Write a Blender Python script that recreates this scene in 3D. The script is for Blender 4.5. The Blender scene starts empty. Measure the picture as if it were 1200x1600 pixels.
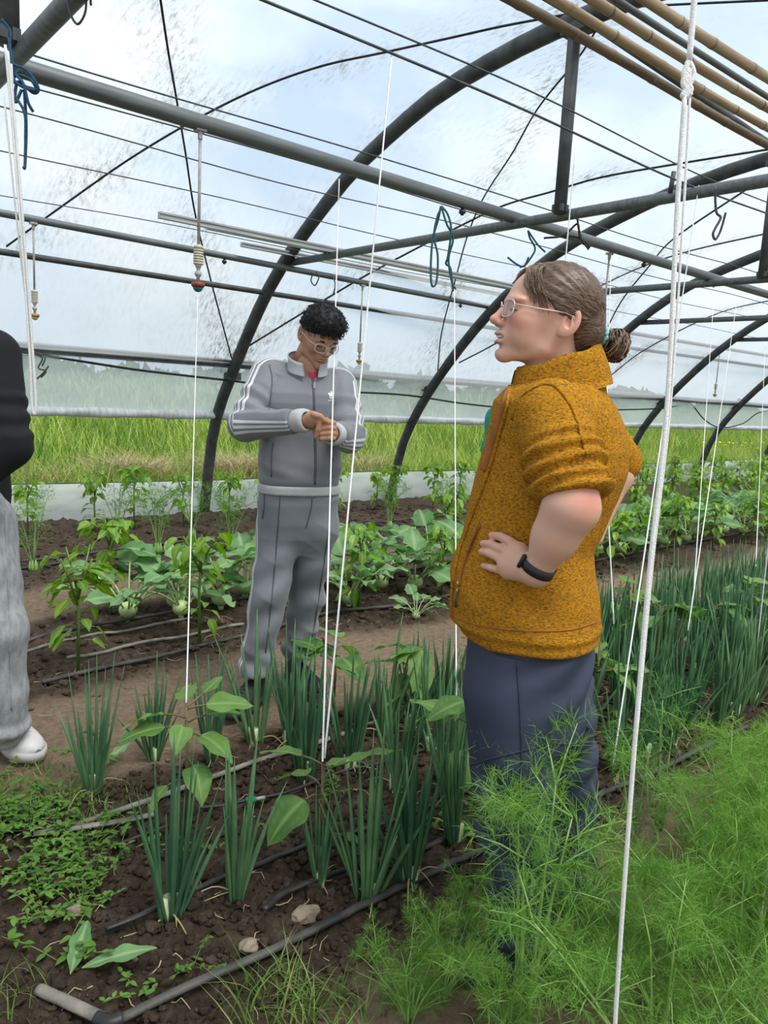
import bpy, math, random
import numpy as np
from mathutils import Vector, Matrix, noise as mnoise
from mathutils.bvhtree import BVHTree

# ---------------------------------------------------------------- camera, sky, sun, exposure
SC = bpy.context.scene
COL = SC.collection
FPX, EYE = 1200.0, 1.36
PITCH, ROLL, YAW = (math.radians(v) for v in (8.78, 3.0, 49.7))

def _camera_axes():
    cp, sp, cr, sr = math.cos(PITCH), math.sin(PITCH), math.cos(ROLL), math.sin(ROLL)
    m = np.array([[cr, -sr, 0], [sr, cr, 0], [0, 0, 1]]) @ np.array([[1, 0, 0], [0, cp, -sp], [0, sp, cp]])
    return np.stack([m @ np.array([math.sin(YAW), 0, math.cos(YAW)]),
                     m @ np.array([-math.cos(YAW), 0, math.sin(YAW)]),
                     m @ np.array([0, -1.0, 0])])
RCAM = _camera_axes()
CAMP = np.array([0, 0, EYE])
cam_data = bpy.data.cameras.new('camera')
cam = bpy.data.objects.new('camera', cam_data)
COL.objects.link(cam)
cam_data.sensor_fit = 'VERTICAL'
cam_data.sensor_height = 36.0
cam_data.lens = FPX / 1600 * 36.0
cam_data.clip_start, cam_data.clip_end = 0.05, 500
_m = Matrix.Identity(4)
for _i in range(3):
    _m[_i][0], _m[_i][1], _m[_i][2], _m[_i][3] = RCAM[_i][0], -RCAM[_i][1], -RCAM[_i][2], CAMP[_i]
cam.matrix_world = _m
SC.camera = cam

SC.view_settings.view_transform = 'Standard'
SC.view_settings.look = 'None'
SC.view_settings.exposure = 0.20
SC.view_settings.gamma = 1
SC.view_settings.use_curve_mapping = False
SC.cycles.use_denoising = True
SC.cycles.max_bounces = 7
SC.cycles.diffuse_bounces = 3
SC.cycles.glossy_bounces = 2
SC.cycles.transmission_bounces = 5
SC.cycles.transparent_max_bounces = 10
SC.cycles.sample_clamp_indirect = 4.0
SC.cycles.caustics_reflective = SC.cycles.caustics_refractive = False

SKY_STRENGTH = 0.97
def make_world():
    w = bpy.data.worlds.new('sky')
    SC.world = w
    w.use_nodes = True
    nt = w.node_tree
    nt.nodes.clear()
    N, L = nt.nodes.new, nt.links.new
    out = N('ShaderNodeOutputWorld'); bg = N('ShaderNodeBackground')
    tc = N('ShaderNodeTexCoord'); mp = N('ShaderNodeMapping'); mp.inputs['Scale'].default_value = (1, 1, 1.7)
    n1 = N('ShaderNodeTexNoise'); n1.inputs['Scale'].default_value = 2.6; n1.inputs['Detail'].default_value = 7
    n1.inputs['Roughness'].default_value = 0.52
    cr = N('ShaderNodeValToRGB')
    e = cr.color_ramp.elements
    e[0].position, e[0].color = 0.36, (0.30, 0.50, 0.78, 1)
    e[1].position, e[1].color = 0.57, (0.97, 0.98, 1.0, 1)
    a = e.new(0.45); a.color = (0.60, 0.76, 0.93, 1)
    a = e.new(0.72); a.color = (0.66, 0.70, 0.77, 1)
    sx = N('ShaderNodeSeparateXYZ')
    hz = N('ShaderNodeMapRange'); hz.inputs[1].default_value = 0.0; hz.inputs[2].default_value = 0.32
    mx = N('ShaderNodeMix'); mx.data_type = 'RGBA'
    mx.inputs[6].default_value = (0.72, 0.83, 0.93, 1)
    L(tc.outputs['Generated'], mp.inputs[0]); L(mp.outputs[0], n1.inputs['Vector'])
    L(n1.outputs['Fac'], cr.inputs[0]); L(tc.outputs['Generated'], sx.inputs[0])
    L(sx.outputs['Z'], hz.inputs[0]); L(hz.outputs[0], mx.inputs[0]); L(cr.outputs[0], mx.inputs[7])
    L(mx.outputs[2], bg.inputs['Color']); bg.inputs['Strength'].default_value = SKY_STRENGTH
    L(bg.outputs[0], out.inputs[0])
make_world()
sun_data = bpy.data.lights.new('sun', 'SUN')
sun_data.energy = 4.9
sun_data.angle = math.radians(28)
sun_data.color = (1.0, 0.96, 0.90)
sun = bpy.data.objects.new('sun', sun_data)
COL.objects.link(sun)
sun.location = (6, -6, 9)
# high hazy sun, from behind the right shoulder of the photographer
sun.rotation_euler = Vector((-0.10, 0.55, -1.0)).to_track_quat('-Z', 'Y').to_euler()

# ---------------------------------------------------------------- points from the surveyed picture (1200 x 1600)
def ray(p): return RCAM @ np.array([p[0] - 600.0, p[1] - 800.0, FPX])
def ground(p, z=0.0):
    r = ray(p); return CAMP + r * ((z - EYE) / r[2])
def ony(p, y):
    r = ray(p); return CAMP + r * (y / r[1])
def onx(p, x):
    r = ray(p); return CAMP + r * (x / r[0])
FW = np.array([math.cos(YAW), math.sin(YAW), 0.0])        # level viewing direction
RT = np.array([math.sin(YAW), -math.cos(YAW), 0.0])
def onq(p, q):                                             # where a sight line meets the upright plane q metres ahead
    r = ray(p); return CAMP + r * (q / (r @ FW))
def rz(p, q):                                              # same, as (right, up)
    w = onq(p, q); return float(w @ RT), float(w[2])
def vw(r, q, z):                                           # (right, ahead, up) -> world
    return RT * r + FW * q + np.array([0, 0, z])
VROT = np.stack([RT, FW, np.array([0, 0, 1.0])])           # rows: P_world = P_view @ VROT

# ---------------------------------------------------------------- object helpers
class MB:
    """collects shapes and links them as ONE mesh object"""
    def __init__(s): s.V, s.F, s.n, s.M = [], [], 0, []
    def add(s, V, F, mi=0):
        V = np.asarray(V, float).reshape(-1, 3)
        F = [tuple(int(i) + s.n for i in f) for f in F]
        s.V.append(V); s.F += F; s.M += [mi] * len(F); s.n += len(V)
        return s
    def box(s, c, h, rot=None, mi=0):
        v = np.array([[x, y, z] for x in (-1, 1) for y in (-1, 1) for z in (-1, 1)], float) * np.asarray(h, float)
        if rot is not None: v = v @ np.asarray(rot).T
        return s.add(v + np.asarray(c, float), [(0, 1, 3, 2), (4, 6, 7, 5), (0, 4, 5, 1), (2, 3, 7, 6), (0, 2, 6, 4), (1, 5, 7, 3)], mi)
    def tube(s, pts, rad, n=8, cap=True, flat=None, mi=0):
        P = np.asarray(pts, float); k = len(P)
        R = np.broadcast_to(np.asarray(rad, float), (k,)) if np.ndim(rad) < 1 else np.asarray(rad, float)
        T = np.gradient(P, axis=0); T /= np.linalg.norm(T, axis=1)[:, None] + 1e-12
        u = np.cross(T[0], [0, 0, 1.0])
        if np.linalg.norm(u) < 0.05: u = np.cross(T[0], [1.0, 0, 0])
        u /= np.linalg.norm(u)
        a = np.arange(n) * 2 * math.pi / n
        V = []
        for i in range(k):
            u = u - T[i] * (u @ T[i]); u /= np.linalg.norm(u) + 1e-12
            w = np.cross(T[i], u)
            V.append(P[i] + R[i] * (np.cos(a)[:, None] * u + np.sin(a)[:, None] * w * (flat or 1.0)))
        V = np.concatenate(V)
        F = [(i * n + j, i * n + (j + 1) % n, (i + 1) * n + (j + 1) % n, (i + 1) * n + j) for i in range(k - 1) for j in range(n)]
        if cap: F += [tuple(range(n - 1, -1, -1)), tuple((k - 1) * n + j for j in range(n))]
        return s.add(V, F, mi)
    def lathe(s, c, prof, n=16, axis=(0, 0, 1), mi=0):
        ax = np.asarray(axis, float); ax /= np.linalg.norm(ax)
        u = np.cross(ax, [1.0, 0, 0]); 
        if np.linalg.norm(u) < 0.1: u = np.cross(ax, [0, 1.0, 0])
        u /= np.linalg.norm(u); w = np.cross(ax, u)
        a = np.arange(n) * 2 * math.pi / n
        V = np.concatenate([np.asarray(c, float) + ax * h + r * (np.cos(a)[:, None] * u + np.sin(a)[:, None] * w) for r, h in prof])
        k = len(prof)
        F = [(i * n + j, i * n + (j + 1) % n, (i + 1) * n + (j + 1) % n, (i + 1) * n + j) for i in range(k - 1) for j in range(n)]
        F += [tuple(range(n - 1, -1, -1)), tuple((k - 1) * n + j for j in range(n))]
        return s.add(V, F, mi)
    def ball(s, c, r, n=10, m=7, mi=0):
        r = np.broadcast_to(np.asarray(r, float), (3,))
        th = np.linspace(0, math.pi, m + 1)[1:-1]; a = np.arange(n) * 2 * math.pi / n
        V = [[0, 0, 1]] + [[math.sin(t) * math.cos(q), math.sin(t) * math.sin(q), math.cos(t)] for t in th for q in a] + [[0, 0, -1]]
        F = [(0, 1 + j, 1 + (j + 1) % n) for j in range(n)]
        for i in range(m - 2):
            F += [(1 + i * n + j, 1 + (i + 1) * n + j, 1 + (i + 1) * n + (j + 1) % n, 1 + i * n + (j + 1) % n) for j in range(n)]
        e = 1 + (m - 1) * n
        F += [(e, 1 + (m - 2) * n + (j + 1) % n, 1 + (m - 2) * n + j) for j in range(n)]
        return s.add(np.array(V) * r + np.asarray(c, float), F, mi)
    def build(s, name, mats, parent=None, smooth=True, rebase=True):
        V = np.concatenate(s.V) if s.V else np.zeros((0, 3))
        if parent is not None and rebase: V = V - origin_of(parent)
        me = bpy.data.meshes.new(name)
        me.from_pydata(V.tolist(), [], s.F)
        mats = mats if isinstance(mats, (list, tuple)) else [mats]
        for m in mats: me.materials.append(m)
        if len(mats) > 1: me.polygons.foreach_set('material_index', s.M)
        if smooth: me.polygons.foreach_set('use_smooth', [True] * len(me.polygons))
        me.update()
        return link(name, me, parent)

def origin_of(o):
    p = np.zeros(3)
    while o is not None:
        p += np.array(o.location); o = o.parent
    return p
def link(name, data, parent=None):
    o = bpy.data.objects.new(name, data)
    COL.objects.link(o)
    if parent is not None: o.parent = parent
    return o
def mesh_np(name, V, F, mat, parent=None, smooth=True, attrs=None, rebase=True):
    """fast mesh from arrays; F is (m,3) or (m,4)"""
    V = np.asarray(V, np.float32)
    if parent is not None and rebase: V = (V - origin_of(parent)).astype(np.float32)
    F = np.asarray(F, np.int32); m, k = F.shape
    me = bpy.data.meshes.new(name)
    me.vertices.add(len(V)); me.vertices.foreach_set('co', V.ravel())
    me.loops.add(m * k); me.loops.foreach_set('vertex_index', F.ravel())
    me.polygons.add(m)
    me.polygons.foreach_set('loop_start', np.arange(0, m * k, k, dtype=np.int32))
    me.update(calc_edges=True)
    for nm, a in (attrs or {}).items():
        at = me.attributes.new(nm, 'FLOAT', 'POINT'); at.data.foreach_set('value', np.asarray(a, np.float32))
    me.polygons.foreach_set('use_smooth', [smooth] * m)
    for mm in (mat if isinstance(mat, (list, tuple)) else [mat]): me.materials.append(mm)
    me.validate()
    return link(name, me, parent)
def tag(o, label=None, cat=None, group=None, kind=None):
    if label: o['label'] = label
    if cat: o['category'] = cat
    if group: o['group'] = group
    if kind: o['kind'] = kind
    return o
def thing(name, loc, label, cat, group=None):
    o = bpy.data.objects.new(name, None)
    o.empty_display_size = 0.05
    COL.objects.link(o); o.location = Vector(loc)
    return tag(o, label, cat, group)
KIDS = {}
def copy_tree(o, loc=None, rotz=None, scale=None, label=None, group=None):
    c = o.copy(); COL.objects.link(c)
    for ch in o.children:
        d = ch.copy(); COL.objects.link(d); d.parent = c
        for g in ch.children:
            e = g.copy(); COL.objects.link(e); e.parent = d
    if loc is not None: c.location = Vector(loc)
    if rotz is not None: c.rotation_euler = (0, 0, rotz) if np.ndim(rotz) == 0 else rotz
    if scale is not None: c.scale = (scale,) * 3 if np.ndim(scale) == 0 else scale
    if label: c['label'] = label
    if group: c['group'] = group
    return c
def smooth_path(pts, n=6):
    """Catmull-Rom through the points"""
    P = np.asarray(pts, float)
    if len(P) < 3: return np.linspace(P[0], P[-1], n + 1)
    Q = np.vstack([2 * P[0] - P[1], P, 2 * P[-1] - P[-2]]); out = []
    for i in range(1, len(Q) - 2):
        for t in np.linspace(0, 1, n, endpoint=False):
            a, b, c, d = Q[i - 1], Q[i], Q[i + 1], Q[i + 2]
            out.append(0.5 * (2 * b + (c - a) * t + (2 * a - 5 * b + 4 * c - d) * t * t + (3 * b - a - 3 * c + d) * t ** 3))
    out.append(P[-1])
    return np.array(out)

# ---------------------------------------------------------------- materials (all procedural)
def new_mat(name):
    m = bpy.data.materials.new(name); m.use_nodes = True
    nt = m.node_tree; nt.nodes.clear()
    out = nt.nodes.new('ShaderNodeOutputMaterial')
    return m, nt, nt.nodes.new, nt.links.new, out
def ramp(N, stops):
    r = N('ShaderNodeValToRGB'); e = r.color_ramp.elements
    while len(e) > 1: e.remove(e[-1])
    e[0].position, e[0].color = stops[0][0], (*stops[0][1], 1)
    for p, c in stops[1:]:
        x = e.new(p); x.color = (*c, 1)
    return r
def basic(name, c1, c2=None, scale=8.0, rough=0.6, metal=0.0, bump=0.0, bscale=None, stretch=None, spec=0.4, detail=4, lo=0.35, hi=0.65, sub=0.0, sheen=0.0):
    m, nt, N, L, out = new_mat(name)
    b = N('ShaderNodeBsdfPrincipled'); L(b.outputs[0], out.inputs[0])
    b.inputs['Roughness'].default_value = rough; b.inputs['Metallic'].default_value = metal
    b.inputs['Specular IOR Level'].default_value = spec
    if sub: b.inputs['Subsurface Weight'].default_value = sub; b.inputs['Subsurface Radius'].default_value = (0.012, 0.005, 0.003)
    if sheen: b.inputs['Sheen Weight'].default_value = sheen
    tc = N('ShaderNodeTexCoord'); mp = N('ShaderNodeMapping'); L(tc.outputs['Object'], mp.inputs[0])
    if stretch: mp.inputs['Scale'].default_value = stretch
    n = N('ShaderNodeTexNoise'); n.inputs['Scale'].default_value = scale; n.inputs['Detail'].default_value = detail
    L(mp.outputs[0], n.inputs['Vector'])
    r = ramp(N, [(lo, c1), (hi, c2 or c1)]); L(n.outputs['Fac'], r.inputs[0]); L(r.outputs[0], b.inputs['Base Color'])
    if bump:
        n2 = N('ShaderNodeTexNoise'); n2.inputs['Scale'].default_value = bscale or scale * 4; n2.inputs['Detail'].default_value = 5
        L(mp.outputs[0], n2.inputs['Vector'])
        bp = N('ShaderNodeBump'); bp.inputs['Strength'].default_value = bump; bp.inputs['Distance'].default_value = 0.01
        L(n2.outputs['Fac'], bp.inputs['Height']); L(bp.outputs[0], b.inputs['Normal'])
    return m
def leafy(name, c1, c2, scale=6.0, rough=0.45, trans=0.35, spec=0.35, vein=None, tint=None):
    """leaf: principled mixed with translucent, colour varying by noise and per object"""
    m, nt, N, L, out = new_mat(name)
    b = N('ShaderNodeBsdfPrincipled'); t = N('ShaderNodeBsdfTranslucent'); mx = N('ShaderNodeMixShader')
    b.inputs['Roughness'].default_value = rough; b.inputs['Specular IOR Level'].default_value = spec
    tc = N('ShaderNodeTexCoord'); n = N('ShaderNodeTexNoise'); n.inputs['Scale'].default_value = scale; n.inputs['Detail'].default_value = 3
    L(tc.outputs['Object'], n.inputs['Vector'])
    oi = N('ShaderNodeObjectInfo'); ad = N('ShaderNodeMath'); ad.operation = 'MULTIPLY_ADD'
    ad.inputs[1].default_value = 0.30; L(oi.outputs['Random'], ad.inputs[0])
    sb = N('ShaderNodeMath'); sb.operation = 'SUBTRACT'; sb.inputs[1].default_value = 0.15; L(n.outputs['Fac'], sb.inputs[0]); L(sb.outputs[0], ad.inputs[2])
    r = ramp(N, [(0.3, c1), (0.7, c2)]); L(ad.outputs[0], r.inputs[0])
    col = r.outputs[0]
    if vein:
        at = N('ShaderNodeAttribute'); at.attribute_name = 'vein'
        vm = N('ShaderNodeMix'); vm.data_type = 'RGBA'; vm.inputs[7].default_value = (*vein, 1)
        L(at.outputs['Fac'], vm.inputs[0]); L(col, vm.inputs[6]); col = vm.outputs[2]
        bp = N('ShaderNodeBump'); bp.inputs['Strength'].default_value = 0.5; bp.inputs['Distance'].default_value = 0.004; bp.invert = True
        L(at.outputs['Fac'], bp.inputs['Height']); L(bp.outputs[0], b.inputs['Normal'])
    L(col, b.inputs['Base Color'])
    hs = N('ShaderNodeHueSaturation'); hs.inputs['Saturation'].default_value = 1.15; hs.inputs['Value'].default_value = 1.5
    L(col, hs.inputs['Color']); L(hs.outputs[0], t.inputs['Color'])
    mx.inputs[0].default_value = trans
    L(b.outputs[0], mx.inputs[1]); L(t.outputs[0], mx.inputs[2]); L(mx.outputs[0], out.inputs[0])
    return m

MAT = {}
MAT['galv'] = basic('galvanised steel', (0.10, 0.115, 0.118), (0.16, 0.175, 0.178), 9, 0.5, 0.35, bump=0.1, bscale=60, stretch=(0.3, 4, 4))
MAT['galv_dark'] = basic('weathered dark steel', (0.045, 0.05, 0.052), (0.085, 0.09, 0.09), 10, 0.55, 0.3, bump=0.1, bscale=70)
MAT['alu'] = basic('aluminium channel', (0.34, 0.35, 0.34), (0.5, 0.51, 0.5), 6, 0.42, 0.6, stretch=(0.5, 6, 6))
MAT['black_plastic'] = basic('black plastic', (0.012, 0.013, 0.014), (0.03, 0.03, 0.032), 20, 0.45)
MAT['black_rope'] = basic('black film rope', (0.012, 0.012, 0.012), (0.03, 0.03, 0.03), 60, 0.8)
MAT['wire'] = basic('dark wire', (0.05, 0.055, 0.06), (0.09, 0.095, 0.1), 30, 0.5, 0.5)
MAT['string'] = basic('white twine', (0.74, 0.74, 0.72), (0.86, 0.86, 0.85), 180, 0.85, bump=0.4, bscale=500)
MAT['blue_twine'] = basic('blue twine', (0.01, 0.05, 0.10), (0.02, 0.09, 0.16), 120, 0.8)
MAT['teal_twine'] = basic('teal twine', (0.012, 0.06, 0.075), (0.025, 0.11, 0.12), 120, 0.8)
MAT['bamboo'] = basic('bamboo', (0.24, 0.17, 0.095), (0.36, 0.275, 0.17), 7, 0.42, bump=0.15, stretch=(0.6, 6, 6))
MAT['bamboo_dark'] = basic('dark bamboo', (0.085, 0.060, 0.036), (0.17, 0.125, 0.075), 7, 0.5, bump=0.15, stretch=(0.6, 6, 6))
MAT['bamboo_node'] = basic('bamboo joint', (0.11, 0.078, 0.045), (0.2, 0.15, 0.09), 20, 0.6)
MAT['hose'] = basic('dusty drip hose', (0.022, 0.023, 0.025), (0.085, 0.080, 0.072), 9, 0.6, bump=0.4, bscale=40)
MAT['hose_pale'] = basic('sun-bleached drip tape', (0.12, 0.115, 0.10), (0.29, 0.26, 0.22), 14, 0.75, bump=0.4, bscale=50)
MAT['hose_black'] = basic('black drip tape', (0.012, 0.012, 0.013), (0.045, 0.043, 0.04), 10, 0.45, bump=0.3, bscale=30)
MAT['green_plastic'] = basic('green plastic', (0.0, 0.28, 0.12), (0.0, 0.33, 0.15), 10, 0.4)
MAT['cream_plastic'] = basic('cream plastic', (0.42, 0.38, 0.30), (0.55, 0.50, 0.42), 30, 0.6)
MAT['red_plastic'] = basic('red plastic', (0.17, 0.035, 0.025), (0.24, 0.05, 0.035), 30, 0.5)
MAT['amber_plastic'] = basic('amber plastic', (0.30, 0.15, 0.02), (0.45, 0.25, 0.04), 30, 0.4)
MAT['teal_plastic'] = basic('teal plastic', (0.0, 0.12, 0.10), (0.0, 0.18, 0.15), 30, 0.4)
MAT['grey_plastic'] = basic('grey plastic', (0.28, 0.28, 0.27), (0.38, 0.38, 0.37), 30, 0.5)
MAT['stone'] = basic('stone', (0.15, 0.115, 0.08), (0.29, 0.235, 0.175), 12, 0.85, bump=0.8, bscale=30)

def film_material():
    m, nt, N, L, out = new_mat('polythene film')
    tr = N('ShaderNodeBsdfTransparent'); tr.inputs[0].default_value = (0.97, 0.985, 0.99, 1)
    tl = N('ShaderNodeBsdfTranslucent'); tl.inputs[0].default_value = (0.86, 0.89, 0.90, 1)
    df = N('ShaderNodeBsdfDiffuse')
    a = N('ShaderNodeMixShader'); b = N('ShaderNodeMixShader'); a.inputs[0].default_value = 0.35
    uv = N('ShaderNodeUVMap'); uv.uv_map = 'film'
    mp = N('ShaderNodeMapping'); mp.inputs['Scale'].default_value = (1.0, 0.30, 1); mp.inputs['Rotation'].default_value = (0, 0, 0.35)
    n1 = N('ShaderNodeTexNoise'); n1.inputs['Scale'].default_value = 34; n1.inputs['Detail'].default_value = 8; n1.inputs['Roughness'].default_value = 0.78
    n2 = N('ShaderNodeTexNoise'); n2.inputs['Scale'].default_value = 0.9; n2.inputs['Detail'].default_value = 4
    n3 = N('ShaderNodeTexNoise'); n3.inputs['Scale'].default_value = 75; n3.inputs['Detail'].default_value = 3
    L(uv.outputs[0], mp.inputs[0]); L(mp.outputs[0], n1.inputs['Vector']); L(uv.outputs[0], n2.inputs['Vector']); L(uv.outputs[0], n3.inputs['Vector'])
    streak = N('ShaderNodeMapRange'); streak.inputs[1].default_value = 0.44; streak.inputs[2].default_value = 0.63
    L(n1.outputs['Fac'], streak.inputs[0])
    speck = N('ShaderNodeMapRange'); speck.inputs[1].default_value = 0.67; speck.inputs[2].default_value = 0.76
    L(n3.outputs['Fac'], speck.inputs[0])
    patch = N('ShaderNodeMapRange'); patch.inputs[1].default_value = 0.36; patch.inputs[2].default_value = 0.60
    L(n2.outputs['Fac'], patch.inputs[0])
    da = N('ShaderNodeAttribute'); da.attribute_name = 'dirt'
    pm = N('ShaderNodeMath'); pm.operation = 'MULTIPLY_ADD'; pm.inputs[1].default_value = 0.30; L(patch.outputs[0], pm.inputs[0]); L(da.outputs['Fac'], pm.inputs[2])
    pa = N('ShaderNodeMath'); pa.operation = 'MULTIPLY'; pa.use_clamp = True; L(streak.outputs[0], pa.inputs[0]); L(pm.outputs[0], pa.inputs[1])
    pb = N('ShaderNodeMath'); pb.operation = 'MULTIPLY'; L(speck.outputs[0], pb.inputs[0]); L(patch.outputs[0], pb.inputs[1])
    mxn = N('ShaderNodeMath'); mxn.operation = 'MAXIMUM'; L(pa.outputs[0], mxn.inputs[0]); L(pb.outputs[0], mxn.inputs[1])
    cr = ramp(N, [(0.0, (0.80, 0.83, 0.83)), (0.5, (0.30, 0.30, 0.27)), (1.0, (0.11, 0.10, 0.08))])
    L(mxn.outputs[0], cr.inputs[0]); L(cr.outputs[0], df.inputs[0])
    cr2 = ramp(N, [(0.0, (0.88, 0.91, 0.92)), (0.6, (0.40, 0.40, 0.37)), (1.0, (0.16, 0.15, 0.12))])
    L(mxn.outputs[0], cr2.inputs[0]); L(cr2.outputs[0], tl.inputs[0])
    L(tl.outputs[0], a.inputs[1]); L(df.outputs[0], a.inputs[2])
    fac = N('ShaderNodeMapRange'); fac.inputs[3].default_value = 0.38; fac.inputs[4].default_value = 0.85
    L(mxn.outputs[0], fac.inputs[0])
    # the skirt near the eaves is dustier than the roof
    sx = N('ShaderNodeSeparateXYZ'); tc = N('ShaderNodeTexCoord'); L(tc.outputs['Object'], sx.inputs[0])
    low = N('ShaderNodeMapRange'); low.inputs[1].default_value = 2.5; low.inputs[2].default_value = 1.2; low.inputs[3].default_value = 0; low.inputs[4].default_value = 0.30
    L(sx.outputs['Z'], low.inputs[0])
    sm = N('ShaderNodeMath'); sm.operation = 'ADD'; sm.use_clamp = True; L(fac.outputs[0], sm.inputs[0]); L(low.outputs[0], sm.inputs[1])
    L(sm.outputs[0], b.inputs[0]); L(tr.outputs[0], b.inputs[1]); L(a.outputs[0], b.inputs[2]); L(b.outputs[0], out.inputs[0])
    return m
MAT['film'] = film_material()
def sheet_material():
    m, nt, N, L, out = new_mat('whitish plastic skirt')
    tr = N('ShaderNodeBsdfTransparent'); tl = N('ShaderNodeBsdfTranslucent'); df = N('ShaderNodeBsdfPrincipled')
    df.inputs['Roughness'].default_value = 0.3
    tc = N('ShaderNodeTexCoord'); n = N('ShaderNodeTexNoise'); n.inputs['Scale'].default_value = 3; n.inputs['Detail'].default_value = 5
    mp = N('ShaderNodeMapping'); mp.inputs['Scale'].default_value = (1, 1, 3); L(tc.outputs['Object'], mp.inputs[0]); L(mp.outputs[0], n.inputs['Vector'])
    c = ramp(N, [(0.35, (0.66, 0.72, 0.71)), (0.62, (0.88, 0.90, 0.90))]); L(n.outputs['Fac'], c.inputs[0])
    L(c.outputs[0], df.inputs['Base Color']); L(c.outputs[0], tl.inputs[0])
    a = N('ShaderNodeMixShader'); b = N('ShaderNodeMixShader'); a.inputs[0].default_value = 0.45; b.inputs[0].default_value = 0.82
    L(df.outputs[0], a.inputs[1]); L(tl.outputs[0], a.inputs[2]); L(tr.outputs[0], b.inputs[1]); L(a.outputs[0], b.inputs[2]); L(b.outputs[0], out.inputs[0])
    return m
MAT['sheet'] = sheet_material()

# ================================================================ THE SETTING
random.seed(7); np.random.seed(7)
RNG = np.random.default_rng(11)

def soil_material():
    m, nt, N, L, out = new_mat('tilled soil and trodden paths')
    b = N('ShaderNodeBsdfPrincipled'); L(b.outputs[0], out.inputs[0])
    b.inputs['Roughness'].default_value = 0.95; b.inputs['Specular IOR Level'].default_value = 0.15
    tc = N('ShaderNodeTexCoord'); 
    def noise(s, d=5, r=0.6):
        n = N('ShaderNodeTexNoise'); n.inputs['Scale'].default_value = s; n.inputs['Detail'].default_value = d; n.inputs['Roughness'].default_value = r
        L(tc.outputs['Object'], n.inputs['Vector']); return n
    soil = ramp(N, [(0.25, (0.034, 0.024, 0.017)), (0.52, (0.096, 0.068, 0.048)), (0.75, (0.20, 0.15, 0.11))])
    path = ramp(N, [(0.25, (0.17, 0.115, 0.075)), (0.5, (0.30, 0.215, 0.145)), (0.75, (0.42, 0.32, 0.22))])
    n1 = noise(26, 8, 0.7); L(n1.outputs['Fac'], soil.inputs[0])
    n2 = noise(38, 8, 0.7); L(n2.outputs['Fac'], path.inputs[0])
    at = N('ShaderNodeAttribute'); at.attribute_name = 'path'
    mx = N('ShaderNodeMix'); mx.data_type = 'RGBA'; L(at.outputs['Fac'], mx.inputs[0]); L(soil.outputs[0], mx.inputs[6]); L(path.outputs[0], mx.inputs[7])
    # pale grit and straw flecks
    n3 = noise(95, 2); fl = N('ShaderNodeMapRange'); fl.inputs[1].default_value = 0.69; fl.inputs[2].default_value = 0.74; fl.inputs[4].default_value = 0.7
    L(n3.outputs['Fac'], fl.inputs[0])
    m2 = N('ShaderNodeMix'); m2.data_type = 'RGBA'; m2.inputs[7].default_value = (0.36, 0.29, 0.20, 1); L(fl.outputs[0], m2.inputs[0]); L(mx.outputs[2], m2.inputs[6])
    L(m2.outputs[2], b.inputs['Base Color'])
    n4 = noise(85, 10, 0.8); bp = N('ShaderNodeBump'); bp.inputs['Strength'].default_value = 1.0; bp.inputs['Distance'].default_value = 0.016
    L(n4.outputs['Fac'], bp.inputs['Height']); L(bp.outputs[0], b.inputs['Normal'])
    return m
MAT['soil'] = soil_material()

def sstep(a, b, x):
    t = np.clip((x - a) / (b - a), 0, 1); return t * t * (3 - 2 * t)
def path_amount(x, y):
    w = 0.06 * math.sin(x * 2.1) + 0.05 * mnoise.noise((x * 1.7, y * 1.7, 3.1)) * 2
    y = y + w
    p = float(sstep(2.42, 2.58, y) * (1 - sstep(3.22, 3.42, y)))
    p = max(p, float((1 - sstep(1.12, 1.34, y))))
    p = max(p, 0.8 * float(sstep(4.35, 4.55, y) * (1 - sstep(5.0, 5.25, y))))
    return p
def ground_height(x, y, p=None):
    if p is None: p = path_amount(x, y)
    big = mnoise.noise((x * 2.2, y * 2.2, 0)) * 0.018
    med = mnoise.noise((x * 9, y * 9, 1.3)) * 0.014
    d = mnoise.voronoi((x * 17, y * 17, 0.4))[0]
    lump = (0.32 - d[0]) * 0.045
    d2 = mnoise.voronoi((x * 41, y * 41, 2.4))[0]
    lump2 = (0.3 - d2[0]) * 0.016
    rough = 1 - 0.80 * p
    return big * (0.5 + 0.5 * rough) + (med + lump + lump2) * rough + 0.02 * (1 - p) - 0.012

def build_ground():
    xs = np.concatenate([np.arange(-4, 0.1, 0.3), np.arange(0.1, 5.2, 0.021), np.arange(5.2, 10, 0.06), np.arange(10, 27, 0.25)])
    ys = np.concatenate([np.arange(-6, 0.35, 0.3), np.arange(0.35, 4.4, 0.021), np.arange(4.4, 8.0, 0.06)])
    X, Y = np.meshgrid(xs, ys, indexing='ij')
    n, k = X.shape
    Z = np.empty(n * k); P = np.empty(n * k)
    for i, (x, y) in enumerate(zip(X.ravel().tolist(), Y.ravel().tolist())):
        p = path_amount(x, y); P[i] = p; Z[i] = ground_height(x, y, p)
    V = np.stack([X.ravel(), Y.ravel(), Z], 1)
    I = np.arange(n * k).reshape(n, k)
    F = np.stack([I[:-1, :-1], I[1:, :-1], I[1:, 1:], I[:-1, 1:]], -1).reshape(-1, 4)
    o = mesh_np('floor', V, F, MAT['soil'], attrs={'path': P})
    tag(o, 'brown tilled soil beds with paler trodden paths between the rows', 'ground', kind='structure')
    return o
floor = build_ground()

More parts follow.
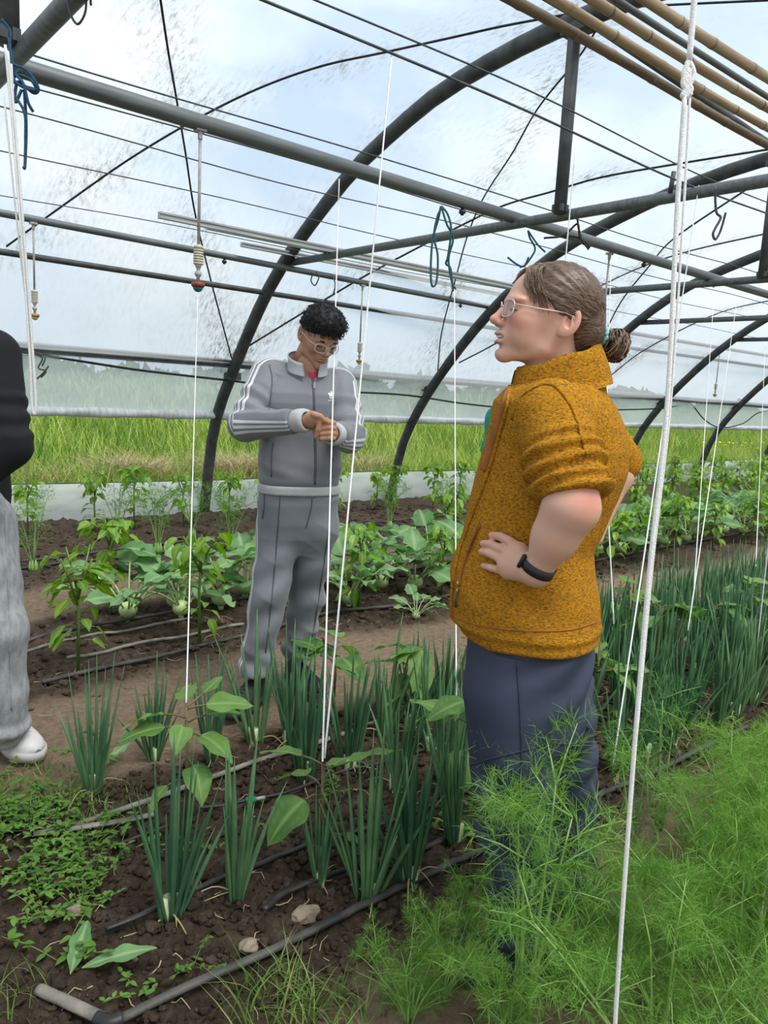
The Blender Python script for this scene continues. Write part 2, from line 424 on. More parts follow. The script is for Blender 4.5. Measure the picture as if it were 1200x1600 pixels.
def ico(sub=1):
    t = (1 + 5 ** 0.5) / 2
    v = np.array([(-1, t, 0), (1, t, 0), (-1, -t, 0), (1, -t, 0), (0, -1, t), (0, 1, t), (0, -1, -t), (0, 1, -t), (t, 0, -1), (t, 0, 1), (-t, 0, -1), (-t, 0, 1)], float)
    f = [(0, 11, 5), (0, 5, 1), (0, 1, 7), (0, 7, 10), (0, 10, 11), (1, 5, 9), (5, 11, 4), (11, 10, 2), (10, 7, 6), (7, 1, 8), (3, 9, 4), (3, 4, 2), (3, 2, 6), (3, 6, 8), (3, 8, 9), (4, 9, 5), (2, 4, 11), (6, 2, 10), (8, 6, 7), (9, 8, 1)]
    v /= np.linalg.norm(v, axis=1)[:, None]
    for _ in range(sub):
        vl = [tuple(q) for q in v]; idx = {}; nf = []
        def mid(a, b):
            key = (min(a, b), max(a, b))
            if key not in idx:
                q = (np.array(vl[a]) + np.array(vl[b])); q /= np.linalg.norm(q); idx[key] = len(vl); vl.append(tuple(q))
            return idx[key]
        for a, b, c in f:
            ab, bc, ca = mid(a, b), mid(b, c), mid(c, a); nf += [(a, ab, ca), (b, bc, ab), (c, ca, bc), (ab, bc, ca)]
        v, f = np.array(vl), nf
    return v, np.array(f)

def build_clods():
    """loose crumbs of earth on the beds: nobody could count them"""
    base, bf = ico(1); protos = []
    for k in range(6):
        d = np.array([1 + 0.75 * mnoise.noise(tuple(q * 1.6 + k * 9.1)) for q in base]); protos.append(base * d[:, None])
    Vs, Fs, Ps, n = [], [], [], 0
    def put(x, y, r):
        nonlocal n
        p = path_amount(x, y)
        if RNG.random() < p * 0.86: return
        z = ground_height(x, y, p)
        a = RNG.random() * 6.28; c, s = math.cos(a), math.sin(a)
        q = protos[RNG.integers(6)] * (r * np.array([1.15, 0.9, 0.72]))
        q = np.stack([q[:, 0] * c - q[:, 1] * s, q[:, 0] * s + q[:, 1] * c, q[:, 2]], 1) + (x, y, z + r * 0.25)
        Vs.append(q); Fs.append(bf + n); n += len(q); Ps.append(np.full(len(q), p))
    for _ in range(17000):
        u = RNG.random(); x = 0.2 + 3.6 * u ** 1.3; y = 0.9 + 1.6 * RNG.random()
        put(x, y, 0.0025 + 0.014 * RNG.random() ** 4)
    for _ in range(4200):
        put(0.3 + 6 * RNG.random(), 3.2 + 4.1 * RNG.random(), 0.006 + 0.02 * RNG.random() ** 3)
    for _ in range(900):
        put(0.2 + 5 * RNG.random(), 2.3 + 1.1 * RNG.random(), 0.003 + 0.006 * RNG.random() ** 2)
    o = mesh_np('soil_crumbs', np.concatenate(Vs), np.concatenate(Fs), MAT['soil'], smooth=True, attrs={'path': np.concatenate(Ps)})
    tag(o, 'loose crumbs and clods of dark soil scattered over the beds', 'soil', kind='stuff')
build_clods()

# ---- straw litter and dry roots on the soil
def build_litter():
    mb = MB()
    for _ in range(520):
        x = 0.2 + 4.6 * RNG.random() ** 1.2; y = 0.95 + 3.0 * RNG.random()
        if path_amount(x, y) > 0.5 and RNG.random() < 0.6: continue
        a = RNG.random() * 6.28; l = 0.012 + 0.045 * RNG.random() ** 2
        pts = []
        for t in np.linspace(-1, 1, 5):
            px, py = x + math.cos(a + 0.5 * t) * l * t, y + math.sin(a + 0.5 * t) * l * t
            pts.append((px, py, ground_height(px, py) + 0.006 + 0.008 * (1 - t * t) * RNG.random()))
        mb.tube(pts, 0.0009 + 0.0009 * RNG.random(), 4)
    o = mb.build('straw_litter', basic('pale straw', (0.30, 0.22, 0.13), (0.50, 0.41, 0.28), 40, 0.8))
    tag(o, 'pale dry straw and root bits littering the soil', 'litter', kind='stuff')
build_litter()

# ---- the meadow outside
def meadow_height(x, y):
    return 0.055 * max(0.0, y - 9.0) ** 0.95 * (1 if y < 40 else 1) + 0.10 * mnoise.noise((x * 0.35, y * 0.35, 5)) * min(1.0, max(0.0, (y - 8) / 3))
MAT['meadow'] = basic('meadow earth', (0.055, 0.085, 0.018), (0.10, 0.15, 0.03), 1.5, 0.95, bump=0.5, bscale=10)
def build_meadow():
    xs = np.arange(-14, 90, 1.0); ys = np.concatenate([np.arange(7.7, 14, 0.4), np.arange(14, 60, 2.0)])
    X, Y = np.meshgrid(xs, ys, indexing='ij'); n, k = X.shape
    Z = np.array([meadow_height(x, y) for x, y in zip(X.ravel(), Y.ravel())]) - 0.02
    Z[Y.ravel() > 30] = np.minimum(Z[Y.ravel() > 30], 1.25)
    I = np.arange(n * k).reshape(n, k)
    F = np.stack([I[:-1, :-1], I[1:, :-1], I[1:, 1:], I[:-1, 1:]], -1).reshape(-1, 4)
    o = mesh_np('meadow', np.stack([X.ravel(), Y.ravel(), Z], 1), F, MAT['meadow'])
    tag(o, 'green meadow rising gently outside the tunnel', 'field', kind='structure')
build_meadow()

def blade_mesh(name, roots, heights, widths, lean, hue, mat, label, cat='grass', bend=0.5, kind='stuff', parent=None):
    """ribbon blades with three bends, vectorised"""
    n = len(roots); a = RNG.random(n) * 2 * math.pi; f = a + (RNG.random(n) - 0.5) * 2.2
    dirv = np.stack([np.cos(f), np.sin(f), np.zeros(n)], 1); side = np.stack([-np.sin(a), np.cos(a), np.zeros(n)], 1)
    up = np.array([0, 0, 1.0]); S = 4
    V = np.empty((n, S + 1, 2, 3)); b = bend * (0.4 + RNG.random(n) * 1.2)
    for i in range(S + 1):
        t = i / S
        c = roots + up * (heights * t * (1 - 0.30 * np.minimum(1.6, b) * t))[:, None] + dirv * (heights * (lean * t + b * 0.55 * t * t * t))[:, None]
        w = (widths * (1 - t ** 1.5 * 0.94) * 0.5)[:, None] * side
        V[:, i, 0], V[:, i, 1] = c - w, c + w
    base = (np.arange(n) * (S + 1) * 2)[:, None]
    F = np.concatenate([base + np.array([[2 * i, 2 * i + 1, 2 * i + 3, 2 * i + 2]]) for i in range(S)], 1).reshape(-1, 4)
    o = mesh_np(name, V.reshape(-1, 3), F, mat, parent, attrs={'hue': np.repeat(hue, (S + 1) * 2)})
    if label: tag(o, label, cat, kind=kind)
    return o
def grass_material(name, stops, trans=0.35):
    m, nt, N, L, out = new_mat(name)
    b = N('ShaderNodeBsdfPrincipled'); t = N('ShaderNodeBsdfTranslucent'); mx = N('ShaderNodeMixShader'); mx.inputs[0].default_value = trans
    b.inputs['Roughness'].default_value = 0.5; b.inputs['Specular IOR Level'].default_value = 0.3
    at = N('ShaderNodeAttribute'); at.attribute_name = 'hue'; r = ramp(N, stops)
    L(at.outputs['Fac'], r.inputs[0]); L(r.outputs[0], b.inputs['Base Color']); L(r.outputs[0], t.inputs['Color'])
    L(b.outputs[0], mx.inputs[1]); L(t.outputs[0], mx.inputs[2]); L(mx.outputs[0], out.inputs[0]); return m
MAT['grass'] = grass_material('long meadow grass', [(0, (0.075, 0.155, 0.016)), (0.4, (0.17, 0.30, 0.030)), (0.75, (0.32, 0.44, 0.06)), (1.0, (0.46, 0.42, 0.17))])
MAT['dry_grass'] = grass_material('dead grass', [(0, (0.19, 0.135, 0.07)), (0.6, (0.38, 0.29, 0.16)), (1, (0.55, 0.46, 0.29))], 0.2)

def grass_band(nm, n, x0, x1, y0, y1, h0, h1, w0, w1, label, huef=None, power=1.0):
    x = x0 + (x1 - x0) * RNG.random(n) ** power; y = y0 + (y1 - y0) * RNG.random(n)
    cl = np.array([mnoise.noise((a * 0.9, b * 0.9, 2.2)) for a, b in zip(x, y)])
    z = np.array([meadow_height(a, b) for a, b in zip(x, y)]) - 0.03
    h = (h0 + (h1 - h0) * RNG.random(n)) * (1 + 0.45 * cl)
    hue = np.clip(0.45 + 0.6 * cl + 0.7 * (RNG.random(n) - 0.5), 0, 1)
    return blade_mesh(nm, np.stack([x, y, z], 1), h, w0 + (w1 - w0) * RNG.random(n), 0.05 + 0.35 * RNG.random(n), hue, MAT['grass'], label)
grass_band('grass', 30000, 1.0, 26, 7.95, 10.5, 0.18, 0.52, 0.006, 0.013, 'long bright green grass right behind the plastic skirt', power=1.25)
grass_band('grass', 26000, 1.0, 44, 10.5, 17, 0.25, 0.62, 0.012, 0.026, 'long green meadow grass farther up the bank', power=1.2)
grass_band('grass', 13000, 2.0, 80, 17, 40, 0.3, 0.6, 0.04, 0.09, 'hazy green grass in the far part of the meadow', power=1.1)

def dry_tufts():
    R, H, W, LN, HU = [], [], [], [], []
    for (px, py, zz, s, n) in [(375, 722, 0.3, 0.55, 1500), (200, 722, 0.2, 0.38, 900), (255, 735, 0.2, 0.34, 500), (75, 742, 0.2, 0.25, 260), (345, 735, 0.25, 0.30, 350), (1050, 700, 0.3, 0.4, 120), (575, 715, 0.35, 0.3, 260)]:
        c = ony((px, py), 9.2 if px < 700 else 11.0)
        for _ in range(n):
            a, r = RNG.random() * 6.28, s * RNG.random() ** 0.7
            R.append((c[0] + r * math.cos(a), c[1] + r * math.sin(a) * 0.7, max(0.0, c[2] - 0.28) + 0.10 * RNG.random()))
            H.append(0.14 + 0.42 * RNG.random()); W.append(0.005 + 0.006 * RNG.random()); LN.append(0.3 + 0.9 * RNG.random()); HU.append(RNG.random())
    blade_mesh('dry_grass', np.array(R), np.array(H), np.array(W), np.array(LN), np.array(HU), MAT['dry_grass'], 'matted brown dead grass among the green bank grass', bend=1.1)
dry_tufts()
def buttercups():
    mb = MB()
    for _ in range(60):
        c = ony((1065 + 135 * RNG.random() ** 0.8, 690 + 28 * RNG.random()), 10.5 + 3 * RNG.random())
        mb.ball(c, (0.045, 0.045, 0.03), 6, 4)
    tag(mb.build('wild_flowers', basic('buttercup yellow', (0.85, 0.62, 0.02), (0.9, 0.7, 0.05), 9, 0.5)), 'small yellow wildflowers in the grass far right beyond the tunnel', 'flowers', kind='stuff')
buttercups()
# bushes far up the meadow, a hazy line through the film
def far_bushes():
    g = leafy('far bush leaves', (0.05, 0.11, 0.03), (0.10, 0.18, 0.05), 3, trans=0.2)
    i = 0
    for x in np.arange(-8, 92, 5.2):
        mb = MB(); y = 41 + 3 * RNG.random()
        for _ in range(260):
            d = RNG.normal(size=3); d /= np.linalg.norm(d); d[2] = abs(d[2])
            c = np.array([x, y, 1.0]) + d * (2.3, 1.4, 1.1 + 0.5 * math.sin(i)) * (0.85 + 0.3 * RNG.random())
            a = RNG.normal(size=3) * 0.35; b = RNG.normal(size=3) * 0.35
            mb.add([c - a, c - b, c + a, c + b], [(0, 1, 2, 3)])
        o = mb.build('bush', g); i += 1
        tag(o, 'far dark green bush in the hazy line closing the meadow', 'bush', 'bushes closing the meadow')
far_bushes()

# ================================================================ THE TUNNEL
PROFILE_A = [(7.56, -0.25), (7.47, 0.0), (7.38, 0.5), (7.25, 0.98), (6.88, 1.53), (6.17, 2.34), (5.20, 2.99), (4.56, 3.26), (4.05, 3.41), (3.34, 3.50), (2.9, 3.51)]
PROFILE_B = [(7.62, -0.25), (7.52, 0.0), (7.38, 0.5), (7.20, 0.95), (6.73, 1.58), (5.98, 2.30), (5.16, 2.83), (4.25, 3.15), (3.6, 3.30), (3.11, 3.37), (2.9, 3.38)]
YR = 2.9
HOOPX = [-1.9, 0.78, 3.80, 6.45, 9.05, 11.7, 14.3, 16.95, 19.6, 22.2]
def resample(prof, n=26):
    P = smooth_path(prof, 8); s = np.concatenate([[0], np.cumsum(np.linalg.norm(np.diff(P, axis=0), axis=1))])
    t = np.linspace(0, s[-1], n); return np.stack([np.interp(t, s, P[:, 0]), np.interp(t, s, P[:, 1])], 1)
RA, RB = resample(PROFILE_A), resample(PROFILE_B)
def half_profile(x):
    if x <= 3.8: return RA
    t = min(1.0, (x - 3.8) / 2.65)
    return RA * (1 - t) + RB * t
def full_profile(x, off=0.0):
    P = half_profile(x)
    if off:
        d = np.gradient(P, axis=0); n = np.stack([-d[:, 1], d[:, 0]], 1); n /= np.linalg.norm(n, axis=1)[:, None]
        if n[0, 0] < 0: n = -n
        P = P + n * off; P[-1, 0] = YR
    Q = P[:-1][::-1].copy(); Q[:, 0] = 2 * YR - Q[:, 0]
    return np.concatenate([P, Q])
def curve3(x, off=0.0):
    P = full_profile(x, off); return np.concatenate([np.full((len(P), 1), x), P], 1)

HOOP_WORDS = ['steel hoop behind the camera at the tunnel end', 'steel hoop overhead in the top left corner with a blue twine knot',
    'dark steel hoop arching from the left bed up over the grey tracksuit', 'dark steel hoop rising behind the kohlrabi bed and passing above the mustard fleece',
    'third steel hoop from the left, partly hidden behind the mustard fleece', 'steel hoop with its foot just right of the mustard fleece',
    'steel hoop at the far right, its foot in the plastic skirt', 'faint far steel hoop cut by the right picture edge', 'faint hoop near the far end', 'last hoop at the far end']
def hoop(i, x):
    t = thing('tunnel_hoop', (x, YR, 0), HOOP_WORDS[i], 'hoop', 'tunnel hoops')
    P = curve3(x)
    MB().tube(P, 0.056, 12).build('arch', MAT['galv_dark'], t)
    zt = 2.46 if x < 4 else 2.44
    row = half_profile(x); ye = float(np.interp(zt, row[:, 1], row[:, 0]))
    MB().tube([(x + 0.05, 2 * YR - ye, zt), (x + 0.05, YR, zt), (x + 0.05, ye, zt)], 0.031, 10).build('tie_bar', MAT['galv'], t)
    top = row[-1, 1]
    MB().tube([(x, 3.02, zt), (x, 3.02, top - 0.02)], 0.040, 6).build('post', MAT['galv_dark'], t)
    MB().box((x, 3.02, zt + 0.03), (0.034, 0.036, 0.02)).build('bracket', MAT['galv_dark'], t, smooth=False)
    MB().box((x, 3.0, top - 0.03), (0.05, 0.085, 0.045)).build('bracket', MAT['galv_dark'], t, smooth=False)
    for (yy, zz) in ((6.97, 1.45), (2 * YR - 6.97, 1.45)):
        k = MB(); k.box((x + 0.02, yy - 0.02, zz), (0.07, 0.05, 0.035)); k.tube([(x - 0.09, yy - 0.05, zz - 0.03), (x + 0.1, yy - 0.05, zz - 0.03)], 0.008, 6)
        k.build('rail_clamp', MAT['galv_dark'], t, smooth=False)
    return t
for i, x in enumerate(HOOPX): hoop(i, x)

# ---- film over the hoops, one sheet, open below the rolled side
XS = np.arange(-1.9, 22.21, 0.11)
def film_section(x):
    P = full_profile(x, 0.055); keep = [p for p in P if p[1] > 1.06]
    yb = float(np.interp(1.06, P[:26, 1], P[:26, 0])); 
    return np.array([(yb, 1.06)] + keep + [(2 * YR - yb, 1.06)])
def film_hit(p, inset=0.022):
    """where the sight line through picture point p meets the film"""
    r = ray(p); r = r / np.linalg.norm(r); last = None
    def outside(q):
        P = full_profile(q[0], 0.05)[:26] if q[1] > YR else full_profile(q[0], 0.05)[25:]
        if q[1] > YR:
            a = math.atan2(q[2], q[1] - YR); A = np.arctan2(P[:, 1], P[:, 0] - YR); R = np.hypot(P[:, 1], P[:, 0] - YR)
            o = np.argsort(A); return math.hypot(q[2], q[1] - YR) > np.interp(a, A[o], R[o])
        a = math.atan2(q[2], YR - q[1]); A = np.arctan2(P[:, 1], YR - P[:, 0]); R = np.hypot(P[:, 1], YR - P[:, 0])
        o = np.argsort(A); return math.hypot(q[2], YR - q[1]) > np.interp(a, A[o], R[o])
    lo, hi = 0.5, 40.0
    for t in np.arange(0.5, 40, 0.25):
        if outside(CAMP + r * t): hi = t; break
        lo = t
    for _ in range(18):
        m = 0.5 * (lo + hi)
        if outside(CAMP + r * m): hi = m
        else: lo = m
    return CAMP + r * (lo - inset)

FILM_ROPES = [
    ([(245, -40), (262, 75), (275, 150), (290, 240), (305, 335), (330, 440), (362, 560)], 'black film rope running down the film to the left of the grey tracksuit'),
    ([(10, 385), (100, 320), (200, 250), (300, 190), (400, 140), (500, 104), (600, 82), (700, 60), (790, 40), (900, 20)], 'black film rope rising from the left edge to the tunnel peak'),
    ([(930, 50), (900, 95), (840, 170), (800, 240), (755, 310), (730, 370), (712, 435), (690, 520), (684, 580)], 'black film rope falling from the peak between grey tracksuit and mustard fleece'),
    ([(1210, 232), (1065, 255), (940, 277), (860, 300), (790, 320), (725, 350), (615, 407), (555, 440), (463, 495), (388, 541)], 'dark film rope crossing behind the head of the person in grey'),
    ([(1210, 362), (1050, 400), (931, 450), (776, 536), (717, 567)], 'dark film rope passing behind the head of the fleece wearer'),
    ([(1200, 275), (1145, 310), (1050, 375), (1015, 415), (972, 469), (945, 520)], 'dark film rope slanting down right of the hair bun'),
    ([(1210, 468), (1120, 490), (1010, 545), (950, 590)], 'dark film rope low on the film right of the mustard fleece')]
ROPE_PATHS = [[film_hit(p) for p in pts] for pts, _ in FILM_ROPES]
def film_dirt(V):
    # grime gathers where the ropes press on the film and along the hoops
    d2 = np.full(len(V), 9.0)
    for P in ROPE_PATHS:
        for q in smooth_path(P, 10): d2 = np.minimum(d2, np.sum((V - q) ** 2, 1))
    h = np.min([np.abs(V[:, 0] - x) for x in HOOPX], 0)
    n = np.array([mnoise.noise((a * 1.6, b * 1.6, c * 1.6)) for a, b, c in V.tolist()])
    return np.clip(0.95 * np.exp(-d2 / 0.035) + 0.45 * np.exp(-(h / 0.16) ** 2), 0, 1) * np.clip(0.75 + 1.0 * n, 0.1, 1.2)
def build_film():
    n = 112; rows = []; uvs = []
    for x in XS:
        S = film_section(x); s = np.concatenate([[0], np.cumsum(np.linalg.norm(np.diff(S, axis=0), axis=1))]); t = np.linspace(0, s[-1], n)
        # the film dips a little between the hoops
        d = min(abs(x - h) for h in HOOPX); sag = 0.03 * min(1, d / 1.3)
        y = np.interp(t, s, S[:, 0]); z = np.interp(t, s, S[:, 1])
        rows.append(np.stack([np.full(n, x), y + (YR - y) * sag * 0.12, z - sag * 0.3], 1)); uvs.append(np.stack([np.full(n, x), t], 1))
    V = np.concatenate(rows); U = np.concatenate(uvs); m = len(XS)
    I = np.arange(m * n).reshape(m, n)
    F = np.stack([I[:-1, :-1], I[1:, :-1], I[1:, 1:], I[:-1, 1:]], -1).reshape(-1, 4)
    o = mesh_np('ceiling', V, F, MAT['film'], attrs={'dirt': film_dirt(V)})
    uv = o.data.uv_layers.new(name='film'); uv.data.foreach_set('uv', U[F.ravel()].astype(np.float32).ravel())
    tag(o, 'cloudy translucent polythene film stretched over the tunnel hoops', 'tunnel film', kind='structure')
build_film()

# ---- plastic skirt along the ground and the film rolled up on its rail
def skirt_y(x): return 7.62 + 0.05 * math.sin(x * 1.3)
def build_skirt():
    xs = np.arange(-1.9, 22.2, 0.12); zs = np.linspace(-0.04, 0.33, 7); V = []
    for x in xs:
        for k, z in enumerate(zs):
            w = 0.02 * mnoise.noise((x * 1.8, z * 6, 1)) + 0.035 * (k / 6) * math.sin(x * 2.4)
            V.append((x, skirt_y(x) - 0.10 + 0.12 * (z / 0.33) ** 2 + w, z + (0.012 * math.sin(x * 1.2) if k == 6 else 0)))
    I = np.arange(len(xs) * 7).reshape(len(xs), 7)
    F = np.stack([I[:-1, :-1], I[1:, :-1], I[1:, 1:], I[:-1, 1:]], -1).reshape(-1, 4)
    tag(mesh_np('plastic_skirt', V, F, MAT['sheet']), 'low whitish plastic skirt along the ground on the far side', 'plastic sheet')
    mb = MB(); mb.tube([(x, skirt_y(x) + 0.03 + 0.035 * math.sin(x * 2.4), 0.335 + 0.012 * math.sin(x * 1.2)) for x in xs], 0.006, 5)
    tag(mb.build('skirt_wire', MAT['wire']), 'thin dark wire along the top of the plastic skirt', 'wire')
build_skirt()
def rolled_film():
    t = thing('rolled_side_film', (3, 7.2, 1.05), 'whitish film rolled round a pipe along the open side', 'rolled film')
    for y, nm in ((7.22, 'roll'), (2 * YR - 7.22, 'roll')):
        V = []; n = 12; xs = np.arange(-1.9, 22.2, 0.05)
        for x in xs:
            for j in range(n):
                a = 2 * math.pi * j / n; r = 0.043 * (1 + 0.10 * math.sin(2 * a + x * 9) + 0.06 * math.sin(a * 3 - x * 21))
                V.append((x, y + r * math.cos(a), 1.045 + r * math.sin(a)))
        I = np.arange(len(xs) * n).reshape(len(xs), n); J = np.roll(I, -1, 1)
        F = np.stack([I[:-1], I[1:], J[1:], J[:-1]], -1).reshape(-1, 4)
        mesh_np(nm, V, F, MAT['roll'], t)
MAT['roll'] = basic('rolled polythene', (0.50, 0.53, 0.53), (0.72, 0.74, 0.74), 5, 0.35, stretch=(6, 1, 1), bump=0.2, bscale=25)
rolled_film()

# ---- long pipes
def longpipe(name, y, z, r, mat, label, cat, x0=-1.9, x1=22.2, n=10, sub=None):
    o = MB().tube([(x, y(x) if callable(y) else y, z(x) if callable(z) else z) for x in np.linspace(x0, x1, 26)], r, n).build(name, mat)
    return tag(o, label, cat)
YMAIN = lambda x: 3.28 + 0.036 * x if x < 8 else 3.568
ZMAIN = 2.50
main_pipe = longpipe('water_pipe', YMAIN, ZMAIN, 0.036, MAT['galv'], 'thickest grey pipe running diagonally across the whole picture under the roof', 'pipe')
YB2 = lambda x: 5.88 + 0.02 * x
Z2 = lambda x: 2.455 - 0.014 * x if x < 8 else 2.34
second_pipe = longpipe('water_pipe', YB2, Z2, 0.026, MAT['galv'], 'middle thinner grey pipe under the aluminium channels', 'pipe')
third_pipe = longpipe('purlin_pipe', lambda x: 6.30, lambda x: 2.25 - 0.010 * min(x, 8), 0.024, MAT['galv_dark'], 'lowest thin grey pipe fastened to the hoops at head height', 'pipe')
ridge_pipe = longpipe('ridge_pipe', YR, lambda x: float(half_profile(x)[-1, 1]) - 0.05, 0.024, MAT['galv_dark'], 'thin dark ridge pipe under the peak of the tunnel', 'pipe')
def channel(name, y, z, x0, x1, h, label, mat):
    """film locking channel: a C section"""
    w = 0.022; sec = [(-w, -h), (w, -h), (w, -h * 0.4), (w * 0.3, -h * 0.4), (w * 0.3, h * 0.4), (w, h * 0.4), (w, h), (-w, h)]
    V, F = [], []; xs = np.linspace(x0, x1, 14); n = len(sec)
    for x in xs: V += [(x, (y(x) if callable(y) else y) - a, (z(x) if callable(z) else z) + b) for a, b in sec]
    for i in range(len(xs) - 1): F += [(i * n + j, i * n + (j + 1) % n, (i + 1) * n + (j + 1) % n, (i + 1) * n + j) for j in range(n)]
    F += [tuple(range(n - 1, -1, -1)), tuple((len(xs) - 1) * n + j for j in range(n))]
    o = MB().add(V, F).build(name, mat, smooth=False); return o
rail = tag(channel('film_rail', lambda x: 6.93 - 0.004 * x, lambda x: 1.615 - 0.006 * x, -1.9, 22.2, 0.022, '', MAT['alu']), 'long two-tone locking rail fastened along the hoops above the rolled film', 'rail')
low = channel('lower_strip', lambda x: 6.925 - 0.004 * x, lambda x: 1.570 - 0.006 * x, -1.9, 22.2, 0.020, '', MAT['galv_dark']); low.parent = rail
tag(channel('film_rail', 2 * YR - 6.93, 1.59, -1.9, 22.2, 0.035, '', MAT['galv']), 'grey locking rail on the near side of the tunnel', 'rail')
tag(channel('aluminium_channel', lambda x: 5.30 + 0.02 * x, 2.505, 2.34, 6.6, 0.022, '', MAT['alu']), 'longer pale aluminium channel lying above the grey tracksuit', 'channel')
tag(channel('aluminium_channel', lambda x: 5.38 + 0.02 * x, 2.505, 2.75, 6.7, 0.016, '', MAT['alu']), 'aluminium channel lying close beside the longer one', 'channel')
tag(channel('aluminium_channel', lambda x: 5.78 + 0.03 * x, 2.515, 3.29, 7.3, 0.018, '', MAT['alu']), 'shorter aluminium channel lying along the middle grey pipe', 'channel')

# ---- wires under the roof
def wire(name, pts, r, mat, label, cat='wire', n=6, sag=0.0, seg=8):
    P = smooth_path(pts, seg)
    if sag:
        s = np.linspace(0, 1, len(P)); P[:, 2] -= sag * 4 * s * (1 - s)
    return tag(MB().tube(P, r, n).build(name, mat), label, cat)
def alongx(y, z, x0=-1.5, x1=20, step=1.3, wob=0.012):
    return [(x, y + 0.01 * math.sin(x * 2 + y * 9), z + wob * math.sin(x * 1.7 + y * 5)) for x in np.arange(x0, x1, step)]
for y, lab in ((3.13, 'thin dark wire just above the thickest pipe'), (3.50, 'thin dark wire close below the thickest pipe'), (3.87, 'second thin wire below the thickest pipe'),
               (4.55, 'third thin wire below the thickest pipe'), (5.62, 'thin wire just above the middle grey pipe')):
    wire('crop_wire', alongx(y, 2.50), 0.0035, MAT['wire'], lab)
wire('crop_wire', alongx(2.20, 2.50), 0.0048, MAT['galv_dark'], 'thicker dark wire overhead that carries the white plant strings')
wire('crop_wire', alongx(2.11, 2.52), 0.0033, MAT['wire'], 'upper thin dark wire crossing the steel post near the roof')
for k, (pts, lab) in enumerate(FILM_ROPES):
    wire('film_rope', ROPE_PATHS[k], 0.007 if k < 3 else 0.009, MAT['black_rope'], lab, 'rope')
wire('film_rope', [film_hit(p) for p in [(960, 12), (1080, 6), (1210, 0)]], 0.006, MAT['black_rope'], 'short dark rope end at the peak beside the bamboo canes', 'rope')
def side_cable():
    pts = [ony(p, 6.95) for p in [(-60, 540), (55, 553), (130, 565), (215, 578), (300, 588), (378, 597), (470, 610), (560, 613), (640, 618), (720, 630), (790, 637), (880, 640), (980, 640), (1045, 637), (1075, 628), (1100, 655), (1125, 668), (1160, 662), (1185, 645), (1215, 640)]]
    wire('power_cable', pts, 0.011, MAT['black_plastic'], 'black cable sagging along the side under the locking rail', 'cable', 8, seg=5)
side_cable()
# ---- bamboo canes laid on the tie bars
def cane(y, x0, x1, r, mat, label, seed):
    rng = random.Random(seed); t = thing('bamboo_cane', (x0, y, 2.54), label, 'bamboo cane', 'bamboo canes overhead')
    z = 2.492 + r
    xs = np.arange(x0, x1, 0.02); ph = rng.random() * 0.2; nodes = [x for x in np.arange(x0 + ph, x1, 0.235 + 0.03 * rng.random())]; nodes = [q + rng.uniform(-.04, .04) for q in nodes]
    rad = [r * (1 + 0.10 * max(0, 1 - min(abs(x - q) for q in nodes) / 0.015)) for x in xs]
    MB().tube([(x, y + 0.006 * math.sin(x * 2.1 + seed), z + 0.004 * math.sin(x * 3 + seed)) for x in xs], rad, 10).build('culm', mat, t)
    for q in nodes[::1]:
        MB().tube([(q - 0.005, y + 0.006 * math.sin(q * 2.1 + seed), z + 0.004 * math.sin(q * 3 + seed)), (q + 0.005, y + 0.006 * math.sin(q * 2.1 + seed), z + 0.004 * math.sin(q * 3 + seed))], r * 1.07, 10).build('joint', MAT['bamboo_node'], t)
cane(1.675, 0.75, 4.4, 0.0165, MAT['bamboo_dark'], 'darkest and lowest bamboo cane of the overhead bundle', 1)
cane(1.585, 0.7, 4.3, 0.0155, MAT['bamboo'], 'second bamboo cane from below in the overhead bundle', 2)
cane(1.500, 0.72, 4.2, 0.0160, MAT['bamboo'], 'third bamboo cane from below, in front of the hoop peak', 3)
cane(1.385, 0.74, 4.0, 0.0165, MAT['bamboo'], 'uppermost tan bamboo cane in the top right corner', 4)
tag(MB().tube([(x, 1.455, 2.508) for x in np.linspace(0.7, 4.4, 12)], 0.010, 8).build('thin_rod', MAT['galv']), 'thin grey rod lying between the two uppermost bamboo canes', 'rod')

